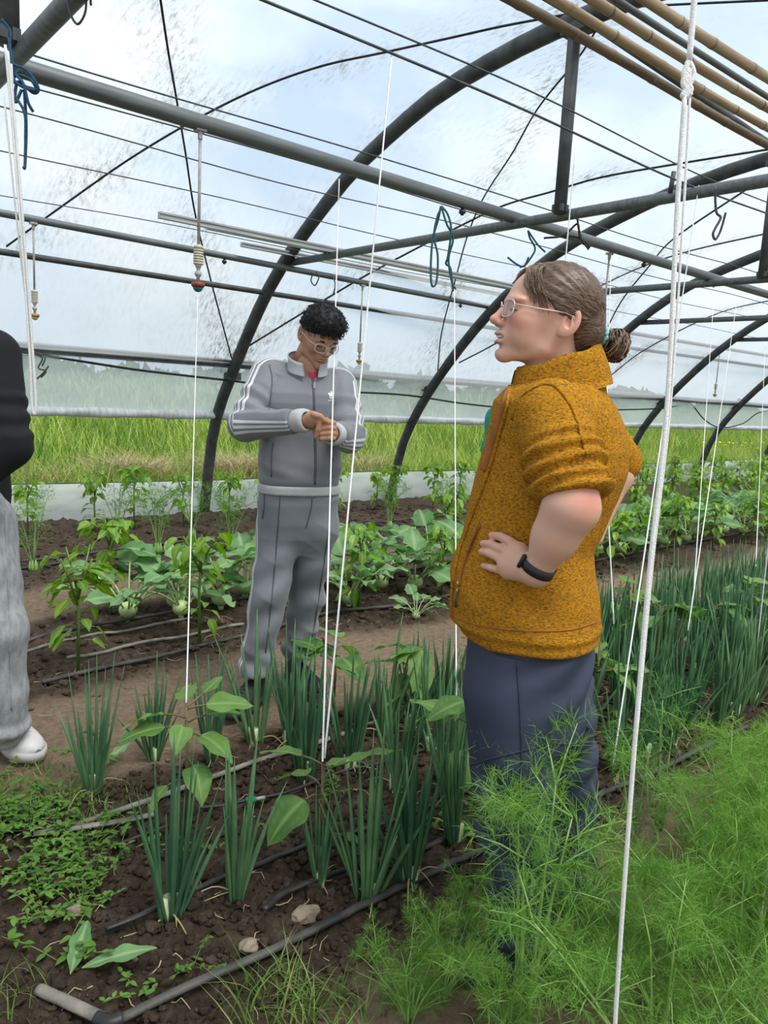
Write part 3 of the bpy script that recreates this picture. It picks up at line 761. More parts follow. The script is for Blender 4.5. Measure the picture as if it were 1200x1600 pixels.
# ---- hanging misters
def mister(name_label, p, pipe_y, pipe_z, length, head, s=1.0):
    top = onx(p, 0.0001) if False else None
    y = pipe_y
    c = ony(p, y); x = c[0]; y = pipe_y(x) if callable(pipe_y) else pipe_y
    z0 = pipe_z(x) if callable(pipe_z) else pipe_z
    t = thing('hanging_mister', (x, y, z0), name_label, 'mister', 'hanging misters')
    z0 -= 0.03
    k = MB(); k.box((x, y, z0), (0.024 * s, 0.018 * s, 0.007)); k.tube([(x, y, z0 + 0.01), (x, y, z0 - 0.04)], 0.011 * s, 8); k.build('clip', MAT['grey_plastic'], t, smooth=False)
    zb = z0 - length
    MB().tube([(x, y, z0), (x, y, zb + 0.16 * s)], 0.0072 * s, 8).build('drop_tube', MAT['grey_plastic'], t)
    prof = []; h = 0.16 * s
    for i in range(7):
        q = 0.16 * s - i * 0.0115 * s; prof += [(0.023 * s, q), (0.023 * s, q - 0.007 * s), (0.016 * s, q - 0.0075 * s), (0.016 * s, q - 0.0112 * s)]
    MB().lathe((x, y, zb), [(0.008 * s, 0.17 * s), (0.021 * s, 0.164 * s)] + prof + [(0.009 * s, 0.066 * s)], 14).build('ribbed_weight', MAT['cream_plastic'], t)
    MB().lathe((x, y, zb), [(0.007 * s, 0.072 * s), (0.010 * s, 0.066 * s), (0.007 * s, 0.058 * s), (0.014 * s, 0.05 * s), (0.017 * s, 0.042 * s), (0.013 * s, 0.033 * s), (0.008 * s, 0.028 * s), (0.008 * s, 0.004 * s)], 12).build('valve', MAT['grey_plastic'], t)
    MB().lathe((x, y, zb), [(0.006 * s, 0.008 * s), (0.030 * s, 0.004 * s), (0.031 * s, -0.010 * s), (0.024 * s, -0.018 * s), (0.006 * s, -0.02 * s)], 14).build('nozzle', MAT[head], t)
    MB().lathe((x, y, zb - 0.012 * s), [(0.020 * s, 0.0), (0.022 * s, -0.012 * s), (0.014 * s, -0.022 * s), (0.004 * s, -0.026 * s)], 12).build('spray_cup', MAT['teal_plastic' if head == 'red_plastic' else 'cream_plastic'], t)
    return t
mister('big hanging mister with red nozzle below the thickest pipe at left', (313, 195), 3.34, ZMAIN, 0.66, 'red_plastic')
mister('hanging mister with amber nozzle at the left edge beside the white string', (52, 348), 5.9, Z2, 0.62, 'amber_plastic')
mister('hanging mister with amber nozzle just right of the dark-haired person', (567, 438), 5.96, Z2, 0.70, 'amber_plastic')
mister('hanging mister behind the hair bun', (953, 390), 3.52, ZMAIN, 0.72, 'amber_plastic')
mister('small far hanging mister right of the mustard fleece', (1058, 470), 6.05, Z2, 0.72, 'amber_plastic')
mister('farthest small hanging mister near the right edge', (1130, 505), 6.05, Z2, 0.70, 'amber_plastic')
def nozzle(p, y, z, lab):
    c = ony(p, y)
    yy = (YMAIN(c[0]) if z == 'm' else YB2(c[0])); zz = (ZMAIN - 0.03 if z == 'm' else Z2(c[0]) - 0.02)
    tag(MB().lathe((c[0], yy, zz - 0.045), [(0.010, 0.05), (0.010, 0.032), (0.019, 0.03), (0.021, 0.012), (0.012, 0.008), (0.009, 0.0)], 10).build('pipe_nozzle', MAT['black_plastic']), lab, 'nozzle')
nozzle((714, 320), 3.45, 'm', 'small black nozzle under the thickest pipe beside the blue twine')
nozzle((1000, 398), 3.52, 'm', 'small black nozzle under the thickest pipe above the hair bun')
nozzle((1110, 430), 3.56, 'm', 'small black nozzle under the thickest pipe near the right edge')
nozzle((352, 396), 5.93, '2', 'small black nozzle under the middle pipe left of the grey tracksuit')
nozzle((722, 470), 5.98, '2', 'small black nozzle under the middle pipe left of the mustard fleece')

# ---- white plant strings
def string(label, top, ybase, foot, r=0.0028, mid=None, zt=2.50, extra=None):
    """tied to a wire at y = ybase, led down to a plant at picture point foot"""
    a = np.array(top) if len(top) == 3 else ground(top, zt); b = np.array(foot)
    if extra: a = b + (a - b) * (2.5 - b[2]) / (a[2] - b[2])
    pts = [a] + ([mid] if mid is not None else []) + [np.array(b)]
    o = MB().tube(smooth_path(pts, 14) if len(pts) > 2 else np.linspace(a, pts[-1], 24), r, 6).build('plant_string', MAT['string'])
    return tag(o, label, 'string', 'white plant strings')
def upto(px, h):
    """a point h above the soil point under picture point px, found along the sight line"""
    return ground(px, h)
string('white string from the overhead wire down past the grey tracksuit to the eggplant', (530, 280), 0, tuple(upto((504, 1190), 0.42)))
string('white string from higher up, slanting to the same eggplant in front of the grey tracksuit', (612, 88), 0, tuple(upto((507, 1185), 0.42)), mid=None)
string('white string left of the grey tracksuit, hanging from the red mister to the nearer eggplant', (309, 462), 0, tuple(upto((291, 1098), 0.42)), zt=1.845, r=0.0024)
string('white string beside the blue twine, ending among onions left of the mustard fleece', tuple(onq((710, 450), 4.6)), 0, tuple(upto((713, 1100), 0.30)))
string('white string hanging behind the hair of the mustard fleece', (900, 225), 0, tuple(upto((830, 1000), 0.30)))
string('white string right of the mustard fleece falling from the overhead wire to the onions', (1092, 290), 0, tuple(upto((958, 1195), 0.2)))
string('white string slanting through the onions, lower end right of the thick string', (1150, 480), 0, tuple(upto((1075, 985), 0.35)))
string('white string farther right, crossing the slanting one', (1115, 470), 0, tuple(upto((1084, 925), 0.35)))
string('thin white string near the right edge behind the onions', (1196, 530), 0, tuple(upto((1181, 885), 0.4)))
_f = upto((1183, 1010), 0.35)
string('white string at the right edge leading into the onions', tuple(ony((1206, 800), _f[1] - 0.02)), 0, tuple(_f), extra=True)
string('white string passing behind the mustard back and reappearing among the onions', tuple(ony((955, 394), 3.5)), 0, tuple(upto((959, 975), 0.35)), mid=ony((948, 690), 2.5))
_f = upto((1183, 1480), 0.12)
string('white string low in the lower right corner among fennel', tuple(ony((1215, 1240), _f[1] + 0.01)), 0, tuple(_f), r=0.0022, extra=True)
def thick_string():
    """the near doubled string with its knot"""
    t = thing('plant_string', ground((1085, 5), 2.5), 'thick near white string with a knot, crossing the picture right of the mustard fleece', 'string')
    q = 1.12; f = lambda px, qq=q: onq(px, qq)
    P = [f((1088, -60)), f((1085, 0)), f((1077, 95))]
    MB().tube(smooth_path(P, 6), 0.0042, 8).build('upper_cord', MAT['string'], t)
    c = [f((1076, 95)), f((1068, 120)), f((1080, 140)), f((1066, 150)), f((1084, 118)), f((1074, 98)), f((1072, 155)), f((1077, 110)), f((1067, 130)), f((1080, 150))]
    MB().tube(smooth_path(c, 8), 0.0036, 8).build('knot', MAT['string'], t)
    P = [f((1070, 150)), f((1058, 330)), f((1042, 640)), f((1016, 880)), f((992, 1160)), f((966, 1520)), f((958, 1660))]
    MB().tube(smooth_path(P, 10), 0.0036, 8).build('lower_cord', MAT['string'], t)
    P = [f((1078, 150)), f((1068, 330)), f((1047, 640)), f((1020, 880)), f((994, 1160))]
    MB().tube(smooth_path(P, 10), 0.0018, 6).build('second_strand', MAT['string'], t)
thick_string()
def bundle():
    t = thing('string_bundle', onq((15, 100), 2.15), 'looped bundle of white string hanging at the left edge beside the dark jumper', 'string')
    q = 2.1
    for k, P in enumerate(([(8, 70), (20, 200), (36, 400), (47, 560), (50, 630), (54, 647), (56, 632), (52, 560), (40, 400), (24, 200), (12, 80)],
              [(18, 100), (28, 300), (44, 480), (50, 600)], [(6, 150), (30, 380), (46, 520), (49, 610)])):
        MB().tube(smooth_path([onq(p, q + 0.006 * k) for p in P], 8), 0.0034 if k == 0 else 0.0024, 7).build('loop' if k == 0 else 'strand', MAT['string'], t)
bundle()
def twine(name, label, strands, q, mat, r=0.004, cat='twine'):
    t = thing(name, onq(strands[0][0], q), label, cat)
    for k, P in enumerate(strands): MB().tube(smooth_path([onq(p, q + 0.01 * math.sin(k * 2 + i * 1.3)) for i, p in enumerate(P)], 8), r, 6).build('strand', mat, t)
twine('twine_knot', 'blue twine knotted round the pipe in the top left corner', [
    [(2, 30), (16, 50), (14, 80), (20, 120), (34, 135), (55, 140), (48, 125), (25, 118), (18, 140), (38, 175), (40, 215), (39, 262)],
    [(14, 60), (22, 110), (36, 130), (44, 160), (52, 175)], [(20, 100), (44, 112), (60, 138), (52, 145), (28, 128), (24, 160), (34, 140)], [(38, 140), (41, 200), (39, 258), (37, 262)]], 2.28, MAT['blue_twine'], 0.0042)
twine('twine_loop', 'teal twine hanging in a long loop from the wire between grey tracksuit and mustard fleece', [
    [(689, 322), (684, 345), (676, 375), (673, 420), (675, 446), (682, 440), (684, 400), (678, 370), (683, 340), (690, 324)],
    [(690, 322), (700, 336), (705, 360), (700, 400), (697, 412), (704, 420), (708, 455)], [(690, 324), (698, 350), (708, 372), (701, 405), (706, 440), (712, 452)]], 4.6, MAT['teal_twine'], 0.0065)
twine('twine_end', 'loose green twine ends hooked on the tie bar above the mustard fleece', [
    [(825, 360), (828, 372), (836, 388), (830, 402), (818, 416), (806, 412), (793, 402)], [(826, 362), (840, 382), (852, 394)], [(812, 418), (820, 414), (826, 402)]], 5.0, MAT['teal_twine'], 0.006)
twine('twine_knot', 'dark twine tied where the thickest pipe crosses the tie bar', [
    [(850, 372), (880, 368), (902, 350), (906, 370), (920, 390)], [(880, 368), (905, 372), (922, 386), (910, 380)], [(902, 340), (904, 356), (908, 372)]], 5.02, MAT['black_rope'], 0.007)
twine('wire_hook', 'bent dark wire hook hanging from the tie bar near the right edge', [
    [(1117, 292), (1119, 330), (1126, 340), (1118, 356), (1114, 366), (1118, 374), (1126, 360), (1134, 332)]], 3.9, MAT['wire'], 0.006)
twine('wire_loop', 'thin dark wire loop hanging from above in the top left', [
    [(105, -20), (108, 15), (118, 36), (126, 34), (134, 15), (134, -20)], [(141, -20), (142, 8)]], 2.4, MAT['wire'], 0.0035)
twine('wire_hook', 'thin wire hooks on the middle pipe above the dark-haired person', [
    [(490, 425), (486, 438), (492, 446), (498, 434), (494, 424)], [(518, 428), (524, 445), (520, 462), (526, 440)]], 7.1, MAT['wire'], 0.006)
twine('wire_tangle', 'tangle of thin dark wire ends on the cable at the left', [
    [(52, 552), (66, 560), (60, 575), (72, 580), (64, 590)], [(55, 550), (70, 558), (66, 572)], [(58, 592), (70, 580), (76, 572)], [(52, 556), (60, 552), (68, 556)]], 6.0, MAT['wire'], 0.006)
tag(MB().tube([onx((1053, 268), 3.7), onx((1047, 302), 3.7)], 0.012, 6).build('wire_tensioner', MAT['galv_dark']), 'short dark tensioner clipped on the overhead wire at upper right', 'tensioner')

# ================================================================ HOSES, PLANTS, STONES
MAT['onion_leaf'] = leafy('onion leaf', (0.062, 0.165, 0.085), (0.175, 0.335, 0.145), 7, 0.36, 0.25, 0.5)
MAT['onion_base'] = basic('pale onion neck', (0.34, 0.46, 0.20), (0.62, 0.66, 0.46), 30, 0.5)
MAT['dry_leaf'] = basic('withered leaf', (0.36, 0.26, 0.13), (0.52, 0.42, 0.24), 20, 0.8)
MAT['egg_leaf'] = leafy('eggplant leaf', (0.07, 0.17, 0.04), (0.17, 0.31, 0.07), 9, 0.5, 0.30, 0.3, vein=(0.26, 0.40, 0.13))
MAT['egg_stem'] = basic('eggplant stem', (0.09, 0.085, 0.035), (0.14, 0.13, 0.05), 20, 0.6)
MAT['pepper_leaf'] = leafy('pepper leaf', (0.11, 0.25, 0.022), (0.26, 0.44, 0.045), 9, 0.36, 0.36, 0.4, vein=(0.32, 0.48, 0.10))
MAT['pepper_stem'] = basic('pepper stem', (0.10, 0.17, 0.03), (0.16, 0.24, 0.05), 20, 0.5)
MAT['koh_leaf'] = leafy('kohlrabi leaf', (0.08, 0.21, 0.065), (0.22, 0.38, 0.16), 8, 0.5, 0.28, 0.35, vein=(0.38, 0.52, 0.26))
MAT['koh_bulb'] = basic('kohlrabi bulb', (0.42, 0.56, 0.22), (0.55, 0.67, 0.34), 14, 0.4, sub=0.1)
MAT['koh_stalk'] = basic('pale leaf stalk', (0.33, 0.45, 0.18), (0.45, 0.56, 0.28), 20, 0.45)
MAT['fennel'] = leafy('fennel frond', (0.095, 0.235, 0.034), (0.215, 0.39, 0.080), 5, 0.5, 0.35, 0.25)
MAT['fennel_dark'] = leafy('bluish fennel frond', (0.07, 0.20, 0.05), (0.15, 0.32, 0.09), 5, 0.5, 0.3, 0.25)
MAT['fennel_stalk'] = basic('fennel stalk', (0.16, 0.30, 0.07), (0.28, 0.44, 0.13), 20, 0.45)
MAT['weed_leaf'] = leafy('weed leaf', (0.06, 0.15, 0.02), (0.14, 0.27, 0.05), 20, 0.5, 0.3, 0.3)
MAT['tuft'] = grass_material('short grass', [(0, (0.07, 0.15, 0.025)), (0.5, (0.15, 0.28, 0.045)), (1, (0.32, 0.36, 0.13))])

# ---- drip hoses
def hose(label, px, mat='hose', r=0.010, z=0.012, flat=0.8, name='drip_hose', end=None):
    P = []
    for p in smooth_path([(*q, 0) for q in px], 7):
        g = ground(p[:2], z); P.append((g[0], g[1], max(0, ground_height(g[0], g[1])) * 0.55 + z))
    P = np.array(P); P[1:-1, 2] = (P[:-2, 2] + P[1:-1, 2] + P[2:, 2]) / 3
    o = tag(MB().tube(P, r, 10, flat=flat).build(name, MAT[mat]), label, 'hose')
    return o
edge = thing('drip_hose', ground((175, 1590), 0.0), 'nearest dark hose along the bed edge with its corner at lower left', 'hose')
def onto(px, z=0.014, n=7): return [ground(p[:2], z) + np.array([0, 0, max(0, ground_height(*ground(p[:2], z)[:2])) * 0.5]) for p in smooth_path([(*q, 0) for q in px], n)]
MB().tube(onto([(188, 1592), (300, 1538), (430, 1482), (560, 1418), (660, 1370), (745, 1332), (830, 1292), (925, 1248), (1040, 1197), (1110, 1162), (1168, 1136)]), 0.0118, 10, flat=0.75).build('long_hose', MAT['hose'], edge)
MB().tube(onto([(60, 1546), (110, 1568), (165, 1594)]), 0.0145, 10, flat=0.75).build('end_hose', MAT['hose_pale'], edge)
MB().tube(onto([(150, 1592), (172, 1598), (190, 1592)], 0.016), 0.0165, 10).build('elbow', MAT['black_plastic'], edge)
hose('black drip tape running from the soil hole through the first onion row', [(165, 1452), (215, 1432), (300, 1392), (372, 1362), (440, 1338), (500, 1316), (560, 1298), (643, 1272), (715, 1240), (760, 1222)], 'hose_black', 0.0085)
hose('black hose end lying beside the stones in front of the onions', [(412, 1424), (440, 1398), (470, 1385), (560, 1352), (650, 1332), (742, 1285)], 'hose_black', 0.0095)
hose('pale flattened drip tape with its cut end at the left of the onion bed', [(52, 1303), (100, 1296), (170, 1286), (240, 1273)], 'hose_pale', 0.0125, 0.014, 0.45)
hose('thin black hose joined to the green connector among the onions', [(310, 1262), (350, 1258), (388, 1250), (440, 1240), (480, 1226), (527, 1208), (600, 1190), (697, 1160), (760, 1140)], 'hose_black', 0.006)
hose('pale hose rising from the left weeds to the middle of the onion bed', [(120, 1288), (180, 1268), (240, 1248), (310, 1222), (380, 1197), (480, 1166), (577, 1134), (662, 1108), (780, 1070), (880, 1035)], 'hose_pale', 0.0105)
hose('thin dark tube lying in the soil near the left weeds', [(175, 1322), (230, 1302), (262, 1290)], 'hose', 0.005)
hose('dusty hose on the near edge of the kohlrabi bed', [(66, 1066), (140, 1048), (245, 1026), (310, 1010), (381, 994), (500, 960), (581, 950), (640, 944), (690, 933), (800, 905), (1000, 862), (1200, 825)], 'hose', 0.0125)
hose('pale hose through the pepper plants at the left', [(105, 1030), (160, 1020), (224, 1003), (290, 994), (380, 975)], 'hose_pale', 0.0105)
hose('pale hose passing behind the grey jeans into the kohlrabi row', [(33, 1020), (80, 1007), (137, 994), (200, 985), (300, 965)], 'hose_pale', 0.009)
hose('dark hose behind the first pepper plant', [(40, 1003), (115, 982), (200, 968), (300, 950), (400, 932), (600, 898), (900, 840)], 'hose', 0.011)
hose('upper dark hose along the young fennel row', [(30, 878), (120, 867), (259, 849), (399, 838), (600, 815), (900, 785)], 'hose', 0.012)
hose('lower dark hose along the young fennel row', [(20, 890), (100, 880), (200, 870), (300, 858), (400, 849), (700, 815)], 'hose_black', 0.012)
g = ground((393, 1250), 0.018); d = ground((440, 1240), 0.018) - ground((388, 1250), 0.018); d /= np.linalg.norm(d)
cn = thing('hose_connector', g, 'bright green plastic connector on the thin black hose', 'connector')
MB().tube([g - d * 0.018, g - d * 0.004, g + d * 0.012], [0.011, 0.0125, 0.011], 10).build('nut', MAT['green_plastic'], cn)
MB().tube([g + d * 0.012, g + d * 0.045], 0.0065, 10).build('barb', MAT['grey_plastic'], cn)

# ---- leaf surface with veins
def leaf_grid(L, W, nu=12, nv=8, shape=0.0, curl=0.3, fold=0.25, wave=0.0, lobes=0.0, seed=0):
    """grid leaf along +x from its stalk; returns V, F, vein"""
    rng = np.random.default_rng(seed); u = np.linspace(0, 1, nu + 1); v = np.linspace(-1, 1, nv + 1); V, vn = [], []
    ph = rng.random() * 6
    for a in u:
        w = W * 0.5 * (math.sin(math.pi * a ** (0.72 + shape)) ** 0.85) + W * 0.012
        if lobes: w *= 1 - lobes * (0.5 + 0.5 * math.cos(a * 6 * math.pi + ph)) * (1 - 0.6 * a)
        for b in v:
            x = L * a; y = w * b
            z = -curl * L * a * a * 0.8 + fold * abs(y) * (1 - 0.5 * a) + wave * W * math.sin(a * 13 + ph + 2.0 * b) * abs(b) ** 1.5
            V.append((x * (1 - 0.12 * curl * a), y, z)); ab = abs(b)
            mid = 0.75 * max(0, 1 - ab * w / (W * 0.030)); sv = (a * 7.0 - ab * 1.7) % 1.0; side = 0.32 * max(0, 1 - abs(sv - 0.5) / 0.13) * (1 - ab * 0.5)
            vn.append(max(mid, side))
    m = nv + 1; F = [(i * m + j, (i + 1) * m + j, (i + 1) * m + j + 1, i * m + j + 1) for i in range(nu) for j in range(nv)]
    return np.array(V), np.array(F), np.array(vn)
def rot_to(d, roll=0.0):
    d = np.asarray(d, float) / np.linalg.norm(d); s = np.cross([0, 0, 1.0], d)
    if np.linalg.norm(s) < 1e-3: s = np.array([0, 1.0, 0])
    s /= np.linalg.norm(s); u = np.cross(d, s); c, k = math.cos(roll), math.sin(roll)
    return np.stack([d, s * c + u * k, u * c - s * k])           # rows
class Foliage:
    def __init__(s): s.V, s.F, s.A, s.n = [], [], [], 0
    def add(s, g, pos, d, roll=0.0):
        V, F, a = g; s.V.append(V @ rot_to(d, roll) + np.asarray(pos, float)); s.F.append(F + s.n); s.A.append(a); s.n += len(V)
    def build(s, name, mat, parent): return mesh_np(name, np.concatenate(s.V), np.concatenate(s.F), mat, parent, attrs={'vein': np.concatenate(s.A)}, rebase=False)

# ---- spring onions
def onion_proto(k):
    rng = np.random.default_rng(50 + k); t = thing('spring_onion', (0, 0, 0), '', 'spring onion'); lv, st, dr = MB(), MB(), MB()
    n = int(rng.integers(13, 20))
    for i in range(n):
        a = rng.random() * 6.28; r0 = 0.028 * math.sqrt(rng.random()); lean = rng.uniform(0.03, 0.24) + (0.25 if rng.random() < 0.16 else 0)
        h = rng.uniform(0.30, 0.52) * (0.72 if lean > 0.25 else 1); c, s = math.cos(a), math.sin(a); r = rng.uniform(0.0048, 0.0088)
        b = np.array([r0 * c, r0 * s, -0.01]); pts = [b]
        bend = rng.uniform(-0.25, 0.5)
        for q in np.linspace(0.08, 1, 9): pts.append(b + np.array([c * h * lean * (q + bend * q * q), s * h * lean * (q + bend * q * q), h * q * (1 - 0.3 * max(0, lean - 0.2) * q)]))
        rad = [r * 0.85] + [r * v for v in (0.95, 1.05, 1.15, 1.15, 1.05, 0.9, 0.68, 0.38, 0.06)]
        lv.tube(pts, rad, 7, flat=0.72)
    for i in range(max(4, n // 2)):
        a = rng.random() * 6.28; r0 = 0.020 * math.sqrt(rng.random()); c, s = math.cos(a), math.sin(a)
        st.tube([(r0 * c, r0 * s, -0.012), (r0 * c * 1.05, r0 * s * 1.05, 0.02), (r0 * c * 1.2, r0 * s * 1.2, 0.062)], [0.0105, 0.0100, 0.0080], 8)
    for i in range(4):
        a = rng.random() * 6.28; l = rng.uniform(0.06, 0.15); c, s = math.cos(a), math.sin(a)
        dr.tube(smooth_path([(0.01 * c, 0.01 * s, 0.02), (l * 0.5 * c, l * 0.5 * s, 0.035 * rng.random() + 0.01), (l * c, l * s + 0.02, 0.008)], 4), np.linspace(0.003, 0.001, 9), 4)
    lv.build('leaves', MAT['onion_leaf'], t); st.build('pale_necks', MAT['onion_base'], t); dr.build('withered_leaves', MAT['dry_leaf'], t)
    return t
ONIONS = [onion_proto(k) for k in range(6)]
_used = set()
def place(protos, i, x, y, rz_, sc, label, group=None, sink=0.0, tilt=None):
    o = protos[i % len(protos)]
    z = ground_height(x, y) - sink if y < 7.6 else 0
    if o.name not in _used:
        _used.add(o.name); r = o; r.location = (x, y, z); r.rotation_euler = (0, 0, rz_) if tilt is None else (*tilt, rz_); r.scale = (sc,) * 3
        if label: r['label'] = label
        if group: r['group'] = group
        return r
    return copy_tree(o, (x, y, z), rz_ if tilt is None else (*tilt, rz_), sc, label, group)
NEAR = [((268, 1430), 1.02, 'lowest large spring onion clump at front left with thin leaves fallen on the soil'), ((370, 1395), 1.0, 'second large spring onion clump from the left in the front row'),
        ((145, 1240), 0.95, 'lone spring onion clump on the path edge nearest the white shoe'), ((240, 1182), 0.78, 'small spring onion clump behind the first eggplant'),
        ((400, 1160), 1.05, 'spring onion clump right in front of the black shoes of the person in grey'), ((330, 1190), 0.85, 'spring onion clump left of the black shoes beside the white string'),
        ((478, 1215), 1.08, 'tall spring onion clump just left of the string-tied eggplant'), ((500, 1380), 0.66, 'short spring onion clump at the foot of the second eggplant'),
        ((575, 1396), 1.06, 'spring onion clump in the front row just right of the second eggplant'), ((640, 1378), 1.0, 'spring onion clump with broad leaves beside the pale hose in front'),
        ((600, 1152), 1.05, 'tall spring onion clump in the middle rows behind the second eggplant'), ((545, 1200), 1.0, 'spring onion clump directly behind the second eggplant'),
        ((698, 1240), 0.98, 'spring onion clump touching the left knee of the navy trousers'), ((620, 1235), 0.95, 'spring onion clump half way between eggplant and navy trousers'),
        ((672, 1170), 0.95, 'spring onion clump behind the one at the trouser knee'), ((452, 1160), 1.0, 'spring onion clump in front of the far shoe of the grey tracksuit'),
        ((965, 1205), 0.98, 'front-row spring onion clump just right of the navy trousers'), ((905, 1150), 0.95, 'spring onion clump half hidden by the back of the navy trousers'),
        ((1068, 1142), 1.0, 'front-row spring onion clump right of the thick white string'), ((1122, 1132), 1.0, 'front-row spring onion clump near the dark hose at right'),
        ((1010, 1120), 1.0, 'spring onion clump crossed by the thick white string')]
used_xy = []
for k, (p, s, lab) in enumerate(NEAR):
    g = ground(p); used_xy.append(g[:2]); place(ONIONS, k, g[0], g[1], k * 1.7, s * 1.0, lab)
rng_on = np.random.default_rng(21); k = 0
for j, y in enumerate((1.46, 1.70, 1.93, 2.17, 2.42)):
    for x in np.arange(1.62 + 0.07 * j, 8.2, 0.20):
        xx, yy = x + rng_on.normal() * 0.025, y + rng_on.normal() * 0.025
        if any((xx - a) ** 2 + (yy - b) ** 2 < 0.0155 for a, b in used_xy): continue
        if x < 2.4 and rng_on.random() < 0.35: continue
        if y > 2.3 and x < 3.0: continue
        k += 1
        far = x > 2.75
        row = ('front row', 'second row', 'middle row', 'fourth row', 'back row')[j]
        lab = ('dense spring onion clump in the %s right of the mustard fleece' % row) if far else ('spring onion clump in the %s between grey tracksuit and mustard fleece' % row)
        place(ONIONS, k, xx, yy, rng_on.random() * 6.28, rng_on.uniform(0.86, 1.12), lab, '%s spring onions %s' % (row, 'right of the mustard fleece' if far else 'between grey tracksuit and mustard fleece'))

# ---- eggplants
def eggplant(x, y, h, label, leaves, seed, group=None):
    rng = np.random.default_rng(seed); z = ground_height(x, y); t = thing('eggplant', (x, y, z), label, 'eggplant', group)
    MB().tube([(x, y, z - 0.01), (x + 0.006, y, z + h * 0.5), (x, y, z + h)], [0.0062, 0.0052, 0.0042], 8).build('stem', MAT['egg_stem'], t)
    top = np.array([x, y, z])
    for i, (az, hh, L, W, drop) in enumerate(leaves):
        d = np.array([math.cos(az), math.sin(az), 0]); b = np.array([0, 0, h * hh]); pl = 0.055 + 0.02 * rng.random()
        e = b + d * pl + np.array([0, 0, 0.018 - 0.02 * drop])
        V, F, vn = leaf_grid(L, W, 14, 10, -0.1, 0.25 + drop * 0.5, 0.18, 0.05, 0, seed * 7 + i)
        dd = d + np.array([0, 0, 0.22 - drop])
        o = mesh_np('leaf', V @ rot_to(dd, rng.uniform(-0.35, 0.35)) + e, F, MAT['egg_leaf'], t, attrs={'vein': vn}, rebase=False)
        MB().tube(np.array([b, b + d * pl * 0.5 + np.array([0, 0, 0.012]), e]) + top, 0.0028, 6).build('leaf_stalk', MAT['egg_stem'], o)
    return t
def az_of(dx, dy):   # picture direction (right, away) -> world azimuth
    w = RT * dx + FW * dy; return math.atan2(w[1], w[0])
eggplant(0.97, 2.0, 0.42, 'nearer eggplant at left with drooping broad leaves, tied to a white string', [(az_of(-1, -.2), .92, .12, .085, .25), (az_of(1, .1), .98, .14, .085, .05), (az_of(.9, -.5), .80, .13, .09, .3), (az_of(.5, -.8), .62, .12, .085, .5), (az_of(-.2, .8), .95, .11, .07, .0), (az_of(.2, .3), 1.0, .08, .05, -.3), (az_of(-.6, -.7), .45, .09, .06, .6), (az_of(-.9, -.5), .84, .14, .09, .15), (az_of(.9, .5), .88, .13, .08, .1), (az_of(.1, -1), .9, .10, .065, .35)], 1)
eggplant(1.216, 1.643, 0.33, 'eggplant in the middle foreground with one big leaf facing the camera', [(az_of(-.75, -.7), .72, .15, .115, .55), (az_of(1, .2), .95, .16, .095, -.15), (az_of(-1, .3), 1.0, .13, .075, .1), (az_of(.4, .9), .85, .11, .07, .1), (az_of(.3, -.5), 1.0, .06, .04, -.4), (az_of(.9, -.2), .35, .09, .055, .3), (az_of(-.7, .6), .80, .13, .085, .35)], 2)
for i, (px, lab) in enumerate([((520, 1110), 'eggplant with yellowish green leaves among onions right of the black shoes'), ((655, 1135), 'eggplant with a yellowing leaf left of the mustard fleece'), ((735, 1265), 'eggplant with a bright leaf hidden behind the navy trouser leg'),
        ((925, 1130), 'eggplant with bright leaves right behind the navy trousers'), ((1020, 1060), 'eggplant among onions just right of the thick string'), ((1105, 1045), 'eggplant among onions farther right beside the slanting string'), ((1165, 1000), 'eggplant among onions near the right edge'), ((960, 1010), 'eggplant tied to the short string behind the mustard fleece')]):
    g = ground(px); r = np.random.default_rng(70 + i)
    eggplant(g[0], g[1], 0.33 + 0.07 * r.random(), lab, [(r.random() * 6.28, 0.55 + 0.45 * r.random(), 0.13 + 0.06 * r.random(), 0.085 + 0.04 * r.random(), r.uniform(-0.1, 0.6)) for _ in range(8)], 90 + i)

# ---- peppers
def pepper_proto(k, h=0.42, n=26):
    rng = np.random.default_rng(200 + k); t = thing('pepper_plant', (0, 0, 0), '', 'pepper plant'); st = MB(); fo = Foliage()
    st.tube([(0, 0, -0.01), (0.004, 0.003, h * 0.5), (0, 0, h * 0.78)], [0.0062, 0.0055, 0.0042], 8)
    tips = []
    for i in range(4):
        a = i * 1.57 + rng.random(); e = np.array([0.07 * math.cos(a), 0.07 * math.sin(a), h * rng.uniform(0.9, 1.08)]); b = np.array([0, 0, h * rng.uniform(0.55, 0.76)])
        st.tube([b, (b + e) / 2 + np.array([0, 0, 0.01]), e], [0.0042, 0.0036, 0.0026], 6); tips.append((b, e))
    for i in range(n):
        if i < n * 0.4: b = np.array([0, 0, h * rng.uniform(0.22, 0.75)])
        else:
            q = tips[rng.integers(4)]; b = q[0] + (q[1] - q[0]) * rng.uniform(0.2, 1)
        a = rng.random() * 6.28; d = np.array([math.cos(a), math.sin(a), 0]); pl = rng.uniform(0.025, 0.06); e = b + d * pl + np.array([0, 0, 0.012])
        st.tube([b, b + d * pl * 0.5 + np.array([0, 0, 0.012]), e], 0.0016, 4)
        L = rng.uniform(0.05, 0.09); fo.add(leaf_grid(L, L * rng.uniform(0.5, 0.62), 9, 6, -0.05, rng.uniform(0.25, 0.6), 0.35, 0.05, 0, k * 100 + i), e, d + np.array([0, 0, rng.uniform(-1.0, 0.25)]), rng.uniform(-0.5, 0.5))
    fo.build('foliage', MAT['pepper_leaf'], t); st.build('stem', MAT['pepper_stem'], t); return t
PEPPERS = [pepper_proto(k, 0.40 + 0.03 * (k % 3), 36 + 5 * (k % 3)) for k in range(4)]
